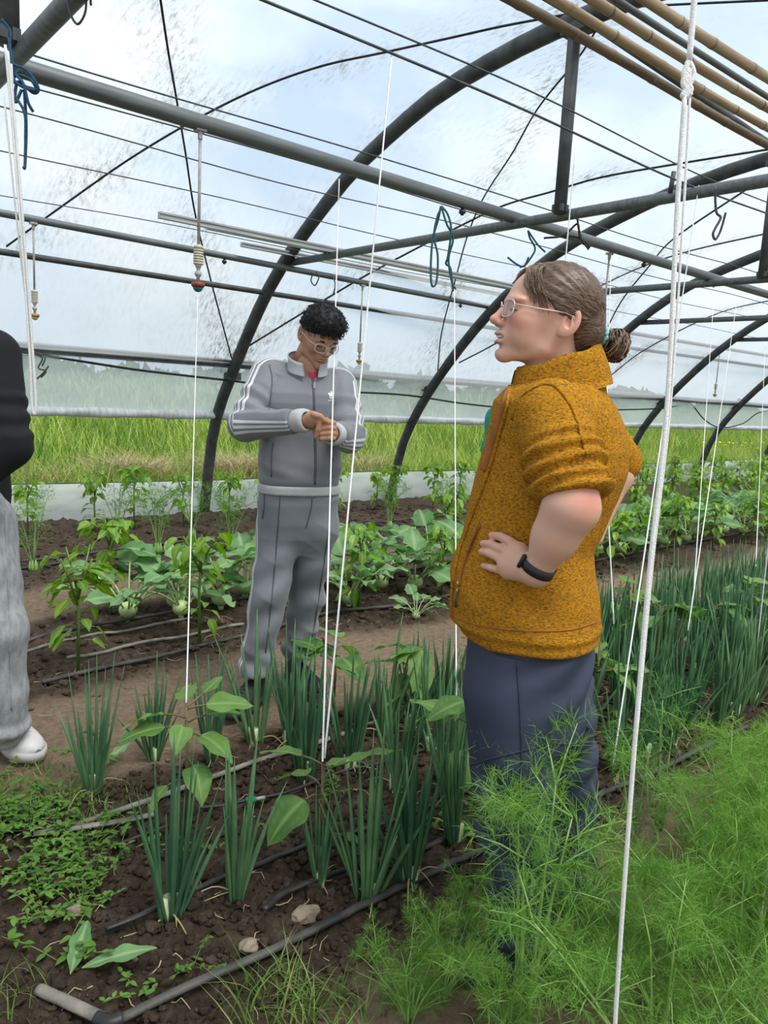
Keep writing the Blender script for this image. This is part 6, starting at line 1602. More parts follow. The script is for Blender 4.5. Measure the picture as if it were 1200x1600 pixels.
    for hgt, rr in ((-0.010, 0.033), (-0.010, 0.0365), (0.010, 0.0355), (0.010, 0.032)):
        for j in range(n): V.append(c + ax * hgt + (u * math.cos(j * 2 * math.pi / n) + v * math.sin(j * 2 * math.pi / n)) * rr)
    F = [(k * n + j, k * n + (j + 1) % n, ((k + 1) % 4) * n + (j + 1) % n, ((k + 1) % 4) * n + j) for k in range(4) for j in range(n)]
    wt = MB().add(np.array(V) @ VROT, F).build('wristwatch', MAT['watch'], root)
    k = MB(); q = c - u * 0.036
    k.tube([world(q - ax * 0.014 + u * 0.0), world(q + ax * 0.014)], 0.010, 8, flat=0.5); k.build('watch_case', MAT['watch'], wt)

def blush_head(V, fx):
    m = np.stack([np.where(V[:, 0] > 0, V[:, 0] / fx, V[:, 0]), np.abs(V[:, 1]), V[:, 2]], 1)
    g = lambda c, r: np.exp(-np.sum(((m - np.array(c)) / r) ** 2, 1))
    return np.clip(0.55 * g((85, 42, -18), (26, 26, 20)) + 0.5 * g((120, 0, -17), (14, 16, 14)) + 0.35 * g((-6, 78, 4), (22, 14, 34)) + 0.25 * g((90, 0, -84), (18, 22, 14)), 0, 0.8)
def join_body(root, parts, mat, name='body'):
    V = np.concatenate([p[0] for p in parts]); n = 0; F = []
    for p in parts: F.append(p[1] + n); n += len(p[0])
    return mesh_np(name, V, np.concatenate(F), mat, root, attrs={'blush': np.concatenate([p[2] for p in parts])})

def woman_hair(root, HD, fx):
    # cap with a hairline, measured in head millimetres
    def hair(m):
        c = ell(m, (3, 0, 43), (101, 81, 94)); c = smin(c, ell(m, (-60, 0, 0), (48, 58, 50)), 25)
        z = m[:, 2]; ay = np.abs(m[:, 1])
        xl = np.interp(z, [-90, -40, -24, -4, 8, 16, 30, 50, 70, 90, 104, 125, 140], [-45, -42, -32, -22, -14, 18, 36, 58, 72, 84, 92, 98, 100])
        d = smax(c, (m[:, 0] / np.where(m[:, 0] > 0, fx, 1)) - xl, 5)
        d = smax(d, -(z + 66 + 0.15 * m[:, 0]), 6)
        return d + 0.9 * np.sin(np.arctan2(m[:, 2] - 10, m[:, 0] + 95) * 46 + 1.5 * wob(m, 0.03, 3))
    V, F = mesh_local(hair, (-125, -95, -80), (125, 95, 150), 2.4)
    hr = mesh_np('hair', HD.to(V) @ VROT, F, MAT['hair_brown'], root)
    tie = np.array([-103.0, 0, 6]); bun = np.array([-143.0, 0, -8])
    # combed strands running from the hairline back to the tie
    rng = np.random.default_rng(3); C = np.array([2.0, 0, 40.0]); R = np.array([100.0, 81, 94])
    st, st2 = MB(), MB()
    for i in range(260):
        s = rng.choice([-1, 1]); t = rng.random()
        z0 = np.interp(t, [0, 0.25, 0.5, 0.8, 1], [-30, 14, 60, 104, 128]); x0 = np.interp(z0, [-60, -24, 8, 16, 30, 50, 70, 90, 104, 125, 140], [-40, -30, -14, 14, 34, 54, 68, 78, 84, 60, 40]) - rng.random() * 30
        v = np.array([x0, 0, z0]) - C; rem = 1 - (v[0] / R[0]) ** 2 - (v[2] / R[2]) ** 2
        y0 = s * R[1] * math.sqrt(max(0.0004, rem)); a = np.array([x0, y0, z0]); pts = []
        for k in np.linspace(0, 1, 9):
            q = a * (1 - k) + tie * k; q = q + np.array([0, 0, 1]) * 14 * math.sin(k * math.pi) * rng.uniform(-0.2, 1)
            e = (q - C) / R; l = np.linalg.norm(e); off = 1.0 + 0.012 * rng.random()
            q = C + e / l * R * off if k < 0.9 else C + e / l * R * (off * (1 - (k - 0.9)) + (k - 0.9) * l)
            pts.append(q)
        rad = np.array([0.25, 0.7, 0.9, 0.9, 0.9, 0.9, 0.9, 0.8, 0.6]) * rng.uniform(0.5, 1.3) * HD.mm
        (st2 if rng.random() < 0.22 else st).tube([HD.w(q) for q in smooth_path(pts, 2)], np.interp(np.linspace(0, 8, 17), range(9), rad), 4)
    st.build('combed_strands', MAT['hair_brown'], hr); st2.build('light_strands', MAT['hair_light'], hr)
    # fringe falling past the temple
    fr, fr2 = MB(), MB()
    for i in range(190):
        s = -1 if rng.random() < 0.35 else 1; u = rng.random()
        def sf(x, y, z, off):
            e = (np.array([x / fx, y, z]) - np.array([6, 0, 40])) / np.array([96, 75, 87]); e = e / np.linalg.norm(e); q = np.array([6, 0, 40]) + e * (np.array([96, 75, 87]) + off); return q * np.array([fx, 1, 1])
        a = sf(62 + 8 * rng.random(), s * (6 + 30 * u), 112, 3 + 4 * rng.random()); b = sf(92 - 14 * u, s * (20 + 34 * u), 92 + 10 * rng.random(), 7 + 6 * rng.random())
        c = sf(96 - 30 * u, s * (40 + 28 * u), 58 + 18 * rng.random() - 8 * u, 5 + 5 * rng.random()); d = sf(88 - 46 * u, s * (58 + 18 * u), 26 + 26 * rng.random() - 26 * u * rng.random(), 2 + 3 * rng.random())
        (fr2 if rng.random() < 0.5 else fr).tube([HD.w(q * np.array([1.0, 1, 1])) for q in smooth_path([a, b, c, d], 4)], np.linspace(1.0, 0.3, 13) * HD.mm * rng.uniform(0.5, 1.2), 4)
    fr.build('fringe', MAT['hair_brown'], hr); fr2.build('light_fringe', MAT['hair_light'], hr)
    # the small knot at the back with its tie
    bn, bn2 = MB(), MB()
    for i in range(110):
        ph = rng.random() * 6.28; tl = rng.normal(size=3) * 0.28; rr = rng.uniform(25, 38); pts = []
        ax = np.array([1.0, 0, 0.25]) + tl; ax /= np.linalg.norm(ax); u = np.cross(ax, [0, 0, 1.0]); u /= np.linalg.norm(u); w = np.cross(ax, u)
        o = rng.uniform(-19, 19)
        for k in np.linspace(0, 1, 12):
            a = ph + k * rng.uniform(3.2, 4.2); r = math.sqrt(max(20, rr * rr - o * o)) * (1 + 0.04 * math.sin(a * 3))
            pts.append(bun + ax * o * 1.0 + (u * math.cos(a) * 0.92 + w * math.sin(a)) * r)
        (bn2 if rng.random() < 0.2 else bn).tube([HD.w(q) for q in pts], 1.5 * HD.mm, 4)
    bn.ball(HD.w(bun), 0.031 * HD.mm * 1000 / 1000, 12, 8)
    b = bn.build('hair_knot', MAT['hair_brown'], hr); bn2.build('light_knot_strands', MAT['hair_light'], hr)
    w = MB()
    for i in range(36):
        d = rng.normal(size=3); d /= np.linalg.norm(d); a = bun + d * 24
        w.tube([HD.w(a), HD.w(a + d * 8 + rng.normal(size=3) * 4), HD.w(a + d * 13 + rng.normal(size=3) * 7 - np.array([0, 0, 5]))], 0.35 * HD.mm, 4)
    for i in range(34):
        a = np.array([-60 - 20 * rng.random(), rng.uniform(-50, 50), -45 - 15 * rng.random()]); w.tube([HD.w(a), HD.w(a + (-14, 0, -10)), HD.w(a + (-18 - 8 * rng.random(), 3, -24))], 0.4 * HD.mm, 4)
    for i in range(40):
        t = rng.random(); a = C + np.array([math.cos(t * 3.0) * R[0], rng.uniform(-20, 20), math.sin(t * 3.0) * R[2]]); w.tube([HD.w(a), HD.w(a + np.array([-7, 0, 5]) * rng.random()), HD.w(a + np.array([-20, 0, 4]))], 0.3 * HD.mm, 4)
    w.build('loose_wisps', MAT['hair_light'], hr)
    tt = MB(); n = 30; pts = []
    for j in range(n + 1):
        a = j * 2 * math.pi / n; pts.append(HD.w(tie + np.array([-7.0 + 2 * math.sin(a * 9), 18 * math.cos(a), 18 * math.sin(a)])))
    tt.tube(pts, 0.0052, 8); tt.build('hair_tie', MAT['mint'], hr)
MAT['mint'] = basic('mint hair tie', (0.16, 0.42, 0.36), (0.24, 0.52, 0.46), 60, 0.6)
MAT['nail'] = basic('fingernail', (0.60, 0.38, 0.32), (0.66, 0.44, 0.38), 40, 0.3)
build_woman()

# ---------------------------------------------------------------- the man in the grey tracksuit
def along(p, pts):
    """nearest place on a polyline: (segment position 0..n-1, offset vector, axis)"""
    best = np.full(len(p), 1e9); pos = np.zeros(len(p)); off = np.zeros((len(p), 3)); ax = np.zeros((len(p), 3))
    for i in range(len(pts) - 1):
        a, b = np.asarray(pts[i]), np.asarray(pts[i + 1]); d = b - a; t = np.clip(((p - a) @ d) / (d @ d), 0, 1); v = p - a - t[:, None] * d; l = np.linalg.norm(v, axis=1)
        m = l < best; best[m] = l[m]; pos[m] = i + t[m]; off[m] = v[m]; ax[m] = d / np.linalg.norm(d)
    return best, pos, off, ax
def stripe_coord(p, pts, outs, rad, valid):
    """distance round the limb from its outer line"""
    best, pos, off, ax = along(p, pts)
    o = np.stack([np.interp(pos, np.arange(len(outs)), [q[k] for q in outs]) for k in range(3)], 1)
    o = o - ax * np.sum(o * ax, 1)[:, None]; o /= np.linalg.norm(o, axis=1)[:, None] + 1e-9
    s = np.cross(ax, o); ang = np.arctan2(np.sum(off * s, 1), np.sum(off * o, 1))
    return np.where((best < valid) & (np.abs(ang) < 1.5), ang * rad, 9.0)
def tube_ring(c, ax, r, h, th, mat, name, parent, squash=1.0, sq_dir=None):
    """short ribbed band round a limb"""
    c, ax = np.asarray(c, float), np.asarray(ax, float); ax = ax / np.linalg.norm(ax)
    u = np.cross(ax, [0.2, 1.0, 0.1]); u /= np.linalg.norm(u); v = np.cross(ax, u); n = 32; V = []
    prof = [(-h, r - th), (-h, r), (-h * 0.5, r + th * 0.3), (0, r + th * 0.4), (h * 0.5, r + th * 0.3), (h, r), (h, r - th)]
    for q, rr in prof:
        for j in range(n):
            a = j * 2 * math.pi / n; V.append(c + ax * q + (u * math.cos(a) + v * math.sin(a)) * rr)
    F = [(k * n + j, k * n + (j + 1) % n, (k + 1) * n + (j + 1) % n, (k + 1) * n + j) for k in range(len(prof) - 1) for j in range(n)]
    return MB().add(np.array(V) @ VROT, F).build(name, mat, parent)
def build_man():
    Q = 3.28
    root = thing('person', world((-0.43, Q, 0.0)), 'person in a grey striped tracksuit and clear glasses looking down at joined hands', 'person')
    yaw = math.radians(20); th = math.atan2(-math.cos(yaw), math.sin(yaw))
    rows = [(406, 529, 757, .120), (404, 530, 750, .128), (405, 531, 725, .126), (407, 531, 695, .122), (408, 533, 660, .120), (408, 538, 630, .122), (411, 541, 615, .112), (422, 536, 602, .090), (440, 525, 590, .065)]
    zs, cr, a, b = [], [], [], []
    for x0, x1, y, aa in rows:
        r0, z0 = rz((x0, y), Q); r1, z1 = rz((x1, y), Q); W = (r1 - r0) / 2; zs.append((z0 + z1) / 2); cr.append((r0 + r1) / 2); a.append(aa)
        b.append(math.sqrt(max(0.002, W * W - (aa * math.sin(yaw)) ** 2)) / math.cos(yaw))
    zs, cr, a, b = map(np.array, (zs, cr, a, b)); cq = np.full(len(zs), Q)
    S1, E1, W1 = J(421, 588, 3.30), J(384, 663, 3.14), J(461, 658, 2.985)
    S2, E2, W2 = J(529, 603, 3.34), J(546, 682, 3.18), J(527, 679, 3.06)
    NK = J(483, 594, 3.29)
    ax1, ax2 = (W1 - E1) / np.linalg.norm(W1 - E1), (W2 - E2) / np.linalg.norm(W2 - E2)
    def jacket(p):
        d = loft(p, zs, cr, cq, a, b, th, 2.4)
        d = smin(d, cone(p, NK, S1, 0.052, 0.074), 0.04); d = smin(d, cone(p, NK, S2, 0.052, 0.072), 0.04)
        hm = sstep(zs[0] + 0.01, zs[0] + 0.09, p[:, 2]); d = d + 0.004 - 0.004 * hm - 0.007 * hm * ridge((p[:, 2] + 0.5 * p[:, 0]) * 24 + 2.4 * wob(p, 6, 51)) * np.clip(1.5 * wob(p, 5, 53), 0, 1) + 0.007 * hm * wob(p * np.array([1, 1, 1.5]), 11, 31) + 0.006 * hm * np.sin((p[:, 2] + 0.45 * p[:, 0]) * 52 + 3 * wob(p, 8, 7)) * sstep(1.08, 0.98, p[:, 2])
        s1 = chain(p, [S1, E1, W1], [0.082, 0.066, 0.050], 0.03) + arm_rings(p, S1, E1, 0.0075, 0.075, 0.35, 1.0) + 0.005 * wob(p, 24, 12)
        s2 = chain(p, [S2, E2, W2], [0.078, 0.064, 0.050], 0.03) + arm_rings(p, S2, E2, 0.0075, 0.07, 0.3, 1.0) + 0.005 * wob(p, 24, 13)
        s1 = smax(s1, (p - W1) @ ax1, 0.008); s2 = smax(s2, (p - W2) @ ax2, 0.008)
        return smin(d, smin(s1, s2, 0.01), 0.010)
    front = lambda p: (math.cos(th), math.sin(th))
    sh = J(440, 566, 3.27)
    arm1 = [J(452, 556, 3.28), S1 + np.array([0, 0, .005]), E1, W1]; out1 = [(-0.2, 0.0, 1.0), (-0.72, -0.55, 0.45), (-0.5, -0.82, -0.15), (-0.05, -0.95, -0.30)]
    arm2 = [J(520, 570, 3.29), S2 + np.array([0, 0, .005]), E2, W2]; out2 = [(0.2, 0.0, 1.0), (0.8, 0.1, 0.5), (0.75, -0.6, -0.4), (0.3, -0.8, -0.6)]
    def stripes(V):
        s1 = stripe_coord(V, arm1, out1, 0.072, 0.135); s2 = stripe_coord(V, arm2, out2, 0.070, 0.13)
        return np.where(np.abs(s1) < np.abs(s2), s1, s2)
    jk = sdf_part('track_jacket', jacket, (-0.86, 2.85, 0.90), (0.06, 3.55, 1.56), 0.0058, MAT['track'], root, {'stripe': stripes}, sm=2, keep='track')
    tube_ring(W1 + ax1 * 0.030, ax1, 0.043, 0.032, 0.010, MAT['rib'], 'cuff', jk)
    tube_ring(W2 + ax2 * 0.026, ax2, 0.043, 0.026, 0.010, MAT['rib'], 'cuff', jk)
    # hem band
    h0 = zs[0] - 0.026
    band = lambda p: loft(p, np.array([h0 - 0.010, h0 + 0.005, h0 + 0.030]), np.full(3, cr[0]), np.full(3, Q), np.full(3, a[0] + 0.004), np.full(3, b[0] + 0.003), th, 2.4)
    sdf_part('hem_band', band, (-0.75, 3.05, h0 - 0.03), (0.0, 3.5, h0 + 0.05), 0.006, MAT['rib'], jk, sm=1)
    # stand-up collar, folded open
    n = 44; V = []; rowsc = 5
    nc = J(481, 560, 3.27)
    for side in (0, 1):
        for k in range(rowsc):
            t = k / (rowsc - 1); R = 0.086 - 0.012 * t + 0.012 * t * t - 0.006 * side
            for j in range(n + 1):
                u = 0.34 + 0.12 * t + (2 * math.pi - 0.68 - 0.24 * t) * j / n
                ang = th + u; fr = 0.5 + 0.5 * math.cos(u)
                V.append((nc[0] + R * math.cos(ang) * 1.0, nc[1] + R * math.sin(ang) * 1.02, nc[2] - 0.028 - 0.050 * fr + t * (0.062 - 0.012 * fr)))
    m = n + 1; F = []
    for side in (0, 1):
        o = side * rowsc * m
        F += [(o + k * m + j, o + k * m + j + 1, o + (k + 1) * m + j + 1, o + (k + 1) * m + j) for k in range(rowsc - 1) for j in range(n)]
    o = rowsc * m; k = rowsc - 1
    F += [(k * m + j, k * m + j + 1, o + k * m + j + 1, o + k * m + j) for j in range(n)]
    F += [(k * m + j, (k + 1) * m + j, o + (k + 1) * m + j, o + k * m + j) for j in (0, n) for k in range(rowsc - 1)]
    MB().add(np.array(V) @ VROT, F).build('collar', MAT['rib'], jk)
    seam('zip', 'track', [(489, 592), (490, 610), (491, 640), (492, 680), (493, 720), (492, 757)], 0.0058, MAT['zip'], jk, 0.0, flat=0.6)
    z = MB(); p = on_cloth('track', (490, 603), 0.006); z.box(p, (0.005, 0.005, 0.012)); z.build('zip_pull', MAT['metal'], jk, smooth=False)
    for pts in ([(428, 690), (425, 710), (424, 745)], [(520, 715), (519, 730), (518, 748)]): seam('pocket_seam', 'track', pts, 0.0028, MAT['zip'], jk)
    seam('panel_seam', 'track', [(421, 570), (425, 590), (424, 615), (420, 640)], 0.0022, MAT['zip'], jk)
    # small white three-leaf emblem with its word below, on the chest
    em = MB(); c0 = (517.3, 619.5)
    def decal(pts2):
        H = [on_cloth('track', q, 0.0016) for q in pts2]
        return None if any(h is None for h in H) else np.array(H)
    for angd in (-38, 0, 38):
        for half in (0,):
            L0, Wd = 8.6 if angd == 0 else 7.6, 1.55; A = math.radians(angd); dx, dy = math.sin(A), -math.cos(A); pts = []
            for k in range(14):
                t = k / 13; w = Wd * math.sin(math.pi * min(1, t * 0.93 + 0.07)) ** 0.8
                pts.append((c0[0] + dx * L0 * t - dy * w, c0[1] + dy * L0 * t + dx * w))
            for k in range(13, -1, -1):
                t = k / 13; w = Wd * math.sin(math.pi * min(1, t * 0.93 + 0.07)) ** 0.8
                pts.append((c0[0] + dx * L0 * t + dy * w, c0[1] + dy * L0 * t - dx * w))
            H = decal(pts)
            if H is not None: em.add(H, [tuple(range(len(H)))])
    for k in range(3):
        y = c0[1] + 0.3 + k * 1.25; w = 3.6 - 0.75 * k; H = decal([(c0[0] - w, y - k * 0.1), (c0[0] - w * 0.3, y + 0.3), (c0[0] + w * 0.3, y + 0.3), (c0[0] + w, y), (c0[0] + w, y + 0.7), (c0[0] + w * 0.3, y + 1.0), (c0[0] - w * 0.3, y + 1.0), (c0[0] - w, y + 0.7)])
        if H is not None: em.add(H, [tuple(range(len(H)))])
    em.build('emblem', MAT['white_print'], jk, smooth=False)
    cu = bpy.data.curves.new('emblem_word', 'FONT'); cu.body = 'adidas'; cu.size = 1.0; to = bpy.data.objects.new('t', cu); COL.objects.link(to)
    bpy.context.view_layer.update(); tm = bpy.data.meshes.new_from_object(to.evaluated_get(bpy.context.evaluated_depsgraph_get())); bpy.data.objects.remove(to)
    xs = [v.co.x for v in tm.vertices]; sc = 10.6 / (max(xs) - min(xs))
    H = decal([(c0[0] - 5.0 + (v.co.x - min(xs)) * sc, c0[1] + 7.4 - v.co.y * sc * 1.05 + 0.03 * (v.co.x * sc)) for v in tm.vertices])
    if H is not None: MB().add(H, [tuple(p.vertices) for p in tm.polygons]).build('emblem_word', MAT['white_print'], jk, smooth=False)
    # trousers
    zz, pr, pa, pb = [], [], [], []
    for x0, x1, y, aa in [(428, 500, 862, .06), (410, 522, 838, .100), (406, 526, 815, .116), (405, 527, 785, .118), (408, 525, 768, .108), (416, 518, 750, .09)]:
        r0, z0 = rz((x0, y), Q); r1, z1 = rz((x1, y), Q); W = (r1 - r0) / 2; zz.append((z0 + z1) / 2); pr.append((r0 + r1) / 2); pa.append(aa); pb.append(math.sqrt(W * W - (aa * math.sin(yaw)) ** 2) / math.cos(yaw))
    zz, pr, pa, pb = map(np.array, (zz, pr, pa, pb))
    H1, K1, A1 = J(437, 825, 3.27), J(420, 930, 3.19), J(399, 1048, 3.175)
    H2, K2, A2 = J(493, 825, 3.29), J(478, 925, 3.37), J(466, 1022, 3.405)
    def trousers(p):
        d = loft(p, zz, pr, np.full(len(zz), Q), pa, pb, th, 2.3)
        l1 = chain(p, [H1, K1, A1, A1 - np.array([0.004, 0, 0.06])], [0.098, 0.078, 0.068, 0.068], 0.03); l2 = chain(p, [H2, K2, A2, A2 - np.array([0.002, 0, 0.06])], [0.096, 0.078, 0.068, 0.068], 0.03)
        w = 0.006 * np.sin((p[:, 2] + 0.5 * p[:, 0]) * 62 + 3 * wob(p, 10, 3)) * sstep(0.34, 0.14, p[:, 2]) + 0.006 * np.sin((p[:, 2] - 0.6 * p[:, 0]) * 40 + 2.4 * wob(p, 7, 5)) * sstep(0.75, 0.6, p[:, 2]) + 0.004 * wob(p, 20, 9)
        l1 = smax(l1 + w, A1[2] - 0.01 - p[:, 2], 0.008); l2 = smax(l2 + w, A2[2] - 0.012 - p[:, 2], 0.008)
        rd = 0.008 * ridge((p[:, 2] + 0.7 * p[:, 0]) * 22 + 2.6 * wob(p, 6, 61)) * np.clip(1.6 * wob(p, 5, 63), 0, 1)
        return -rd + smin(d + 0.004 * wob(p, 14, 4), smin(l1, l2, 0.012), 0.03)
    leg1 = [J(412, 765, 3.27), H1, K1, A1]; lo1 = [(-0.85, -0.5, 0)] * 4
    leg2 = [J(522, 765, 3.30), H2, K2, A2]; lo2 = [(0.95, 0.3, 0)] * 4
    def pst(V):
        s1 = stripe_coord(V, leg1, [(-0.9, -0.42, 0), (-0.93, -0.36, 0), (-0.93, -0.36, 0), (-0.93, -0.36, 0)], 0.078, 0.16); s2 = stripe_coord(V, leg2, lo2, 0.078, 0.15)
        return np.where(np.abs(s1) < np.abs(s2), s1, s2)
    tr = sdf_part('track_trousers', trousers, (-0.82, 2.95, 0.02), (0.02, 3.62, 0.98), 0.0062, MAT['track_pants'], root, {'stripe': pst}, sm=2, keep='tpants')
    seam('crease_seam', 'tpants', [(438, 770), (434, 830), (428, 900), (422, 960), (415, 1020)], 0.0024, MAT['zip'], tr)
    seam('crease_seam', 'tpants', [(518, 770), (513, 830), (503, 900), (494, 960), (486, 1005)], 0.0024, MAT['zip'], tr)
    seam('pocket_seam', 'tpants', [(413, 772), (413, 792), (410, 810)], 0.0028, MAT['zip'], tr)
    seam('fly_seam', 'tpants', [(488, 772), (486, 795), (478, 825)], 0.0022, MAT['zip'], tr)
    ls = MB(); ls.tube([on_cloth('tpants', (486, 768), 0.004), on_cloth('tpants', (487, 777), 0.006)], 0.004, 6); ls.build('waist_cord', MAT['rib'], tr)
    c1 = np.array([A1[0], A1[1], 0.004]); c2 = np.array([A2[0], A2[1], 0.004])
    shoe(root, c1 + np.array([0.03, 0.09, 0]), c1 + np.array([-0.075, -0.20, 0]), 0.105, MAT['dark_shoe'], MAT['dark_sole'], 'trainer', 0.10)
    shoe(root, c2 + np.array([-0.05, 0.07, 0]), c2 + np.array([0.125, -0.16, 0]), 0.105, MAT['dark_shoe'], MAT['dark_sole'], 'trainer', 0.10)
    # body
    HD = Head(J(495, 527, 3.265), (0.47, -0.74, -0.50), 0.98, roll=-0.05); fx = 1.04
    palm1 = [(W1 + ax1 * 0.02, J(487, 653, 2.955), .026, .024), (W1 + ax1 * 0.02, J(488, 661, 2.96), .025, .022), (J(487, 652, 2.955), J(497, 656, 2.95), .022, .019)]
    f1 = [([J(494, 650, 2.945), J(500, 658, 2.935), J(497, 671, 2.935), J(494, 682, 2.94)], [.0125, .0112, .0105, .009]),
          ([J(490, 648, 2.935), J(500, 651, 2.93), J(508, 658, 2.935)], [.014, .012, .010]),
          ([J(492, 660, 2.965), J(500, 665, 2.96), J(502, 672, 2.97)], [.012, .011, .010]),
          ([J(490, 664, 2.97), J(497, 670, 2.968), J(499, 677, 2.975)], [.0115, .0105, .0095]),
          ([J(487, 666, 2.975), J(492, 673, 2.975), J(494, 679, 2.98)], [.0105, .0095, .0085])]
    palm2 = [(W2 + ax2 * 0.02, J(515, 668, 3.00), .026, .022), (W2 + ax2 * 0.02, J(515, 680, 3.00), .026, .022)]
    f2 = []
    for i, (y, r) in enumerate(((661, .0112), (669, .0118), (677.5, .0115), (685, .0105))):
        k = J(519, y, 2.965); f2.append(([J(521, y, 2.99), J(514, y - 0.5, 2.945), J(502.5, y + 0.5, 2.945), J(501, y + 1.5, 2.975)], [r * 1.05, r, r * .95, r * .85]))
    f2.append(([J(517, 662, 2.98), J(510, 657, 2.955), J(502, 659, 2.945)], [.0135, .012, .010]))
    parts = []
    V, F = mesh_local(lambda m: head_field(m, fx, 0.0, 0.0), (-100, -95, -160), (150, 95, 135), 2.2); parts.append((HD.to(V) @ VROT, F, blush_head(V, fx) * 0.5))
    hands = lambda p: smin(smin(cone(p, E1, W1 + ax1 * 0.03, 0.045, 0.029), hand_field(p, palm1, f1, .005), .012), smin(cone(p, E2, W2 + ax2 * 0.03, 0.045, 0.029), hand_field(p, palm2, f2, .005), .012), 0.002)
    V, F = mesh_local(hands, (-0.8, 2.85, 1.05), (0.05, 3.3, 1.35), 0.0030); parts.append((V @ VROT, F, np.zeros(len(V))))
    core = lambda p: smin(chain(p, [J(484, 575, 3.28), J(470, 650, 3.28), J(466, 770, 3.28)], [0.06, 0.09, 0.09], 0.05), smin(chain(p, [S1, E1], [.05, .045], .01), chain(p, [S2, E2], [.05, .045], .01), .01), .03)
    core2 = lambda p: smin(core(p), smin(chain(p, [J(450, 790, 3.28), K1, A1], [.08, .06, .04], .02), chain(p, [J(488, 790, 3.28), K2, A2], [.08, .06, .04], .02), .02), .04)
    V, F = mesh_local(core2, (-0.85, 2.9, 0.02), (0.05, 3.6, 1.52), 0.014); parts.append((V @ VROT, F, np.zeros(len(V))))
    bo = join_body(root, parts, MAT['skin_tan'])
    BVH['neck'] = BVHTree.FromPolygons([tuple(v) for v in np.concatenate([q[0] for q in parts]).tolist()], np.concatenate([q[1] + n for q, n in zip(parts, np.cumsum([0] + [len(q[0]) for q in parts[:-1]]))]).tolist())
    # crimson shirt showing in the open neck
    sv = []
    for i in range(9):
        for j in range(7):
            u, v = i / 8 * 2 - 1, j / 6; h = on_cloth('neck', (488.5 + u * (7.5 - 4.5 * v), 582.5 + 2.5 * abs(u) * -1 + 14 * v), 0.006); sv.append(h if h is not None else world(J(488, 590, 3.20)))
    MB().add(sv, [(i * 7 + j, i * 7 + j + 1, (i + 1) * 7 + j + 1, (i + 1) * 7 + j) for i in range(8) for j in range(6)]).build('shirt', MAT['magenta'], root)
    f = lambda x, y, z: HD.w((x * fx, y, z)); e = MB()
    for s in (-1, 1): e.tube([f(100, s * 12, 28), f(103, s * 24, 32), f(98, s * 38, 32), f(88, s * 49, 26)], [0.002, 0.0042, 0.0036, 0.0015], 6)
    e.build('eyebrows', MAT['hair_black'], root)
    e = MB()
    for s in (-1, 1): e.tube([f(96, s * 18, 6), f(100.5, s * 27, 5), f(97, s * 37, 6), f(91, s * 43, 8)], 0.0016, 6)
    e.build('eyelashes', MAT['dark_detail'], root)
    l = MB(); l.tube([f(100, -18, -47), f(108, -8, -43.5), f(109.5, 0, -43.5), f(108, 8, -43.5), f(100, 18, -47)], [0.0012, 0.0026, 0.0026, 0.0026, 0.0012], 8); l.tube([f(99, -17, -48), f(105, -8, -53), f(106, 0, -53.5), f(105, 8, -53), f(99, 17, -48)], [0.0012, 0.003, 0.0034, 0.003, 0.0012], 8)
    l.build('lips', MAT['lip_dark'], root)
    glasses(root, HD, fx, MAT['white_frame'], x=121, z=4, rx=25, rz_=20)
    curly_hair(root, HD, fx)
MAT['lip_dark'] = basic('muted lips', (0.27, 0.11, 0.085), (0.32, 0.13, 0.10), 40, 0.45)
def curly_hair(root, HD, fx, curls=430, name='hair', mat='hair_black', seed=4, tall=1.0):
    def cap(m):
        c = ell(m, (4, 0, 46), (100, 81, 90)); c = smin(c, ell(m, (30, 0, 92), (94, 82, 62 * tall)), 20); c = smin(c, ell(m, (72, 0, 96), (50, 66, 44)), 18)
        z = m[:, 2]; xl = np.interp(z, [-70, -40, -10, 20, 34, 44, 60, 75, 160], [-48, -42, -26, 4, 20, 62, 100, 150, 170])
        d = smax(c, m[:, 0] / np.where(m[:, 0] > 0, fx, 1) - xl, 5)
        side = np.where(z < 30, 5.0, 0.0)
        d = smax(d + side, -(z + 56), 6)
        return d + 3.2 * wob(m, 0.16, 6) + 2 * wob(m, 0.3, 8)
    V, F = mesh_local(cap, (-115, -100, -70), (145, 100, 165), 3.0)
    hr = mesh_np(name, HD.to(V) @ VROT, F, MAT[mat], root)
    rng = np.random.default_rng(seed); mb = MB(); ok = V[(V[:, 2] > 42)]
    for i in range(curls):
        a = ok[rng.integers(len(ok))]; n = a - np.array([10, 0, 40]); n /= np.linalg.norm(n); u = np.cross(n, rng.normal(size=3)); u /= np.linalg.norm(u); w = np.cross(n, u)
        R = rng.uniform(5, 11); tw = rng.uniform(3.5, 7.5); ln = rng.uniform(8, 24); pts = []
        for k in np.linspace(0, 1, 13):
            an = k * tw; r = R * (0.5 + 0.5 * k)
            pts.append(HD.w(a + n * (ln * k - 3) * 0.75 + u * (r * math.cos(an) - R * 0.5) + w * r * math.sin(an) + np.array([0, 0, -8]) * k * k))
        mb.tube(pts, np.linspace(2.1, 0.8, 13) * HD.mm, 4)
    mb.build('curls', MAT[mat], hr)
build_man()

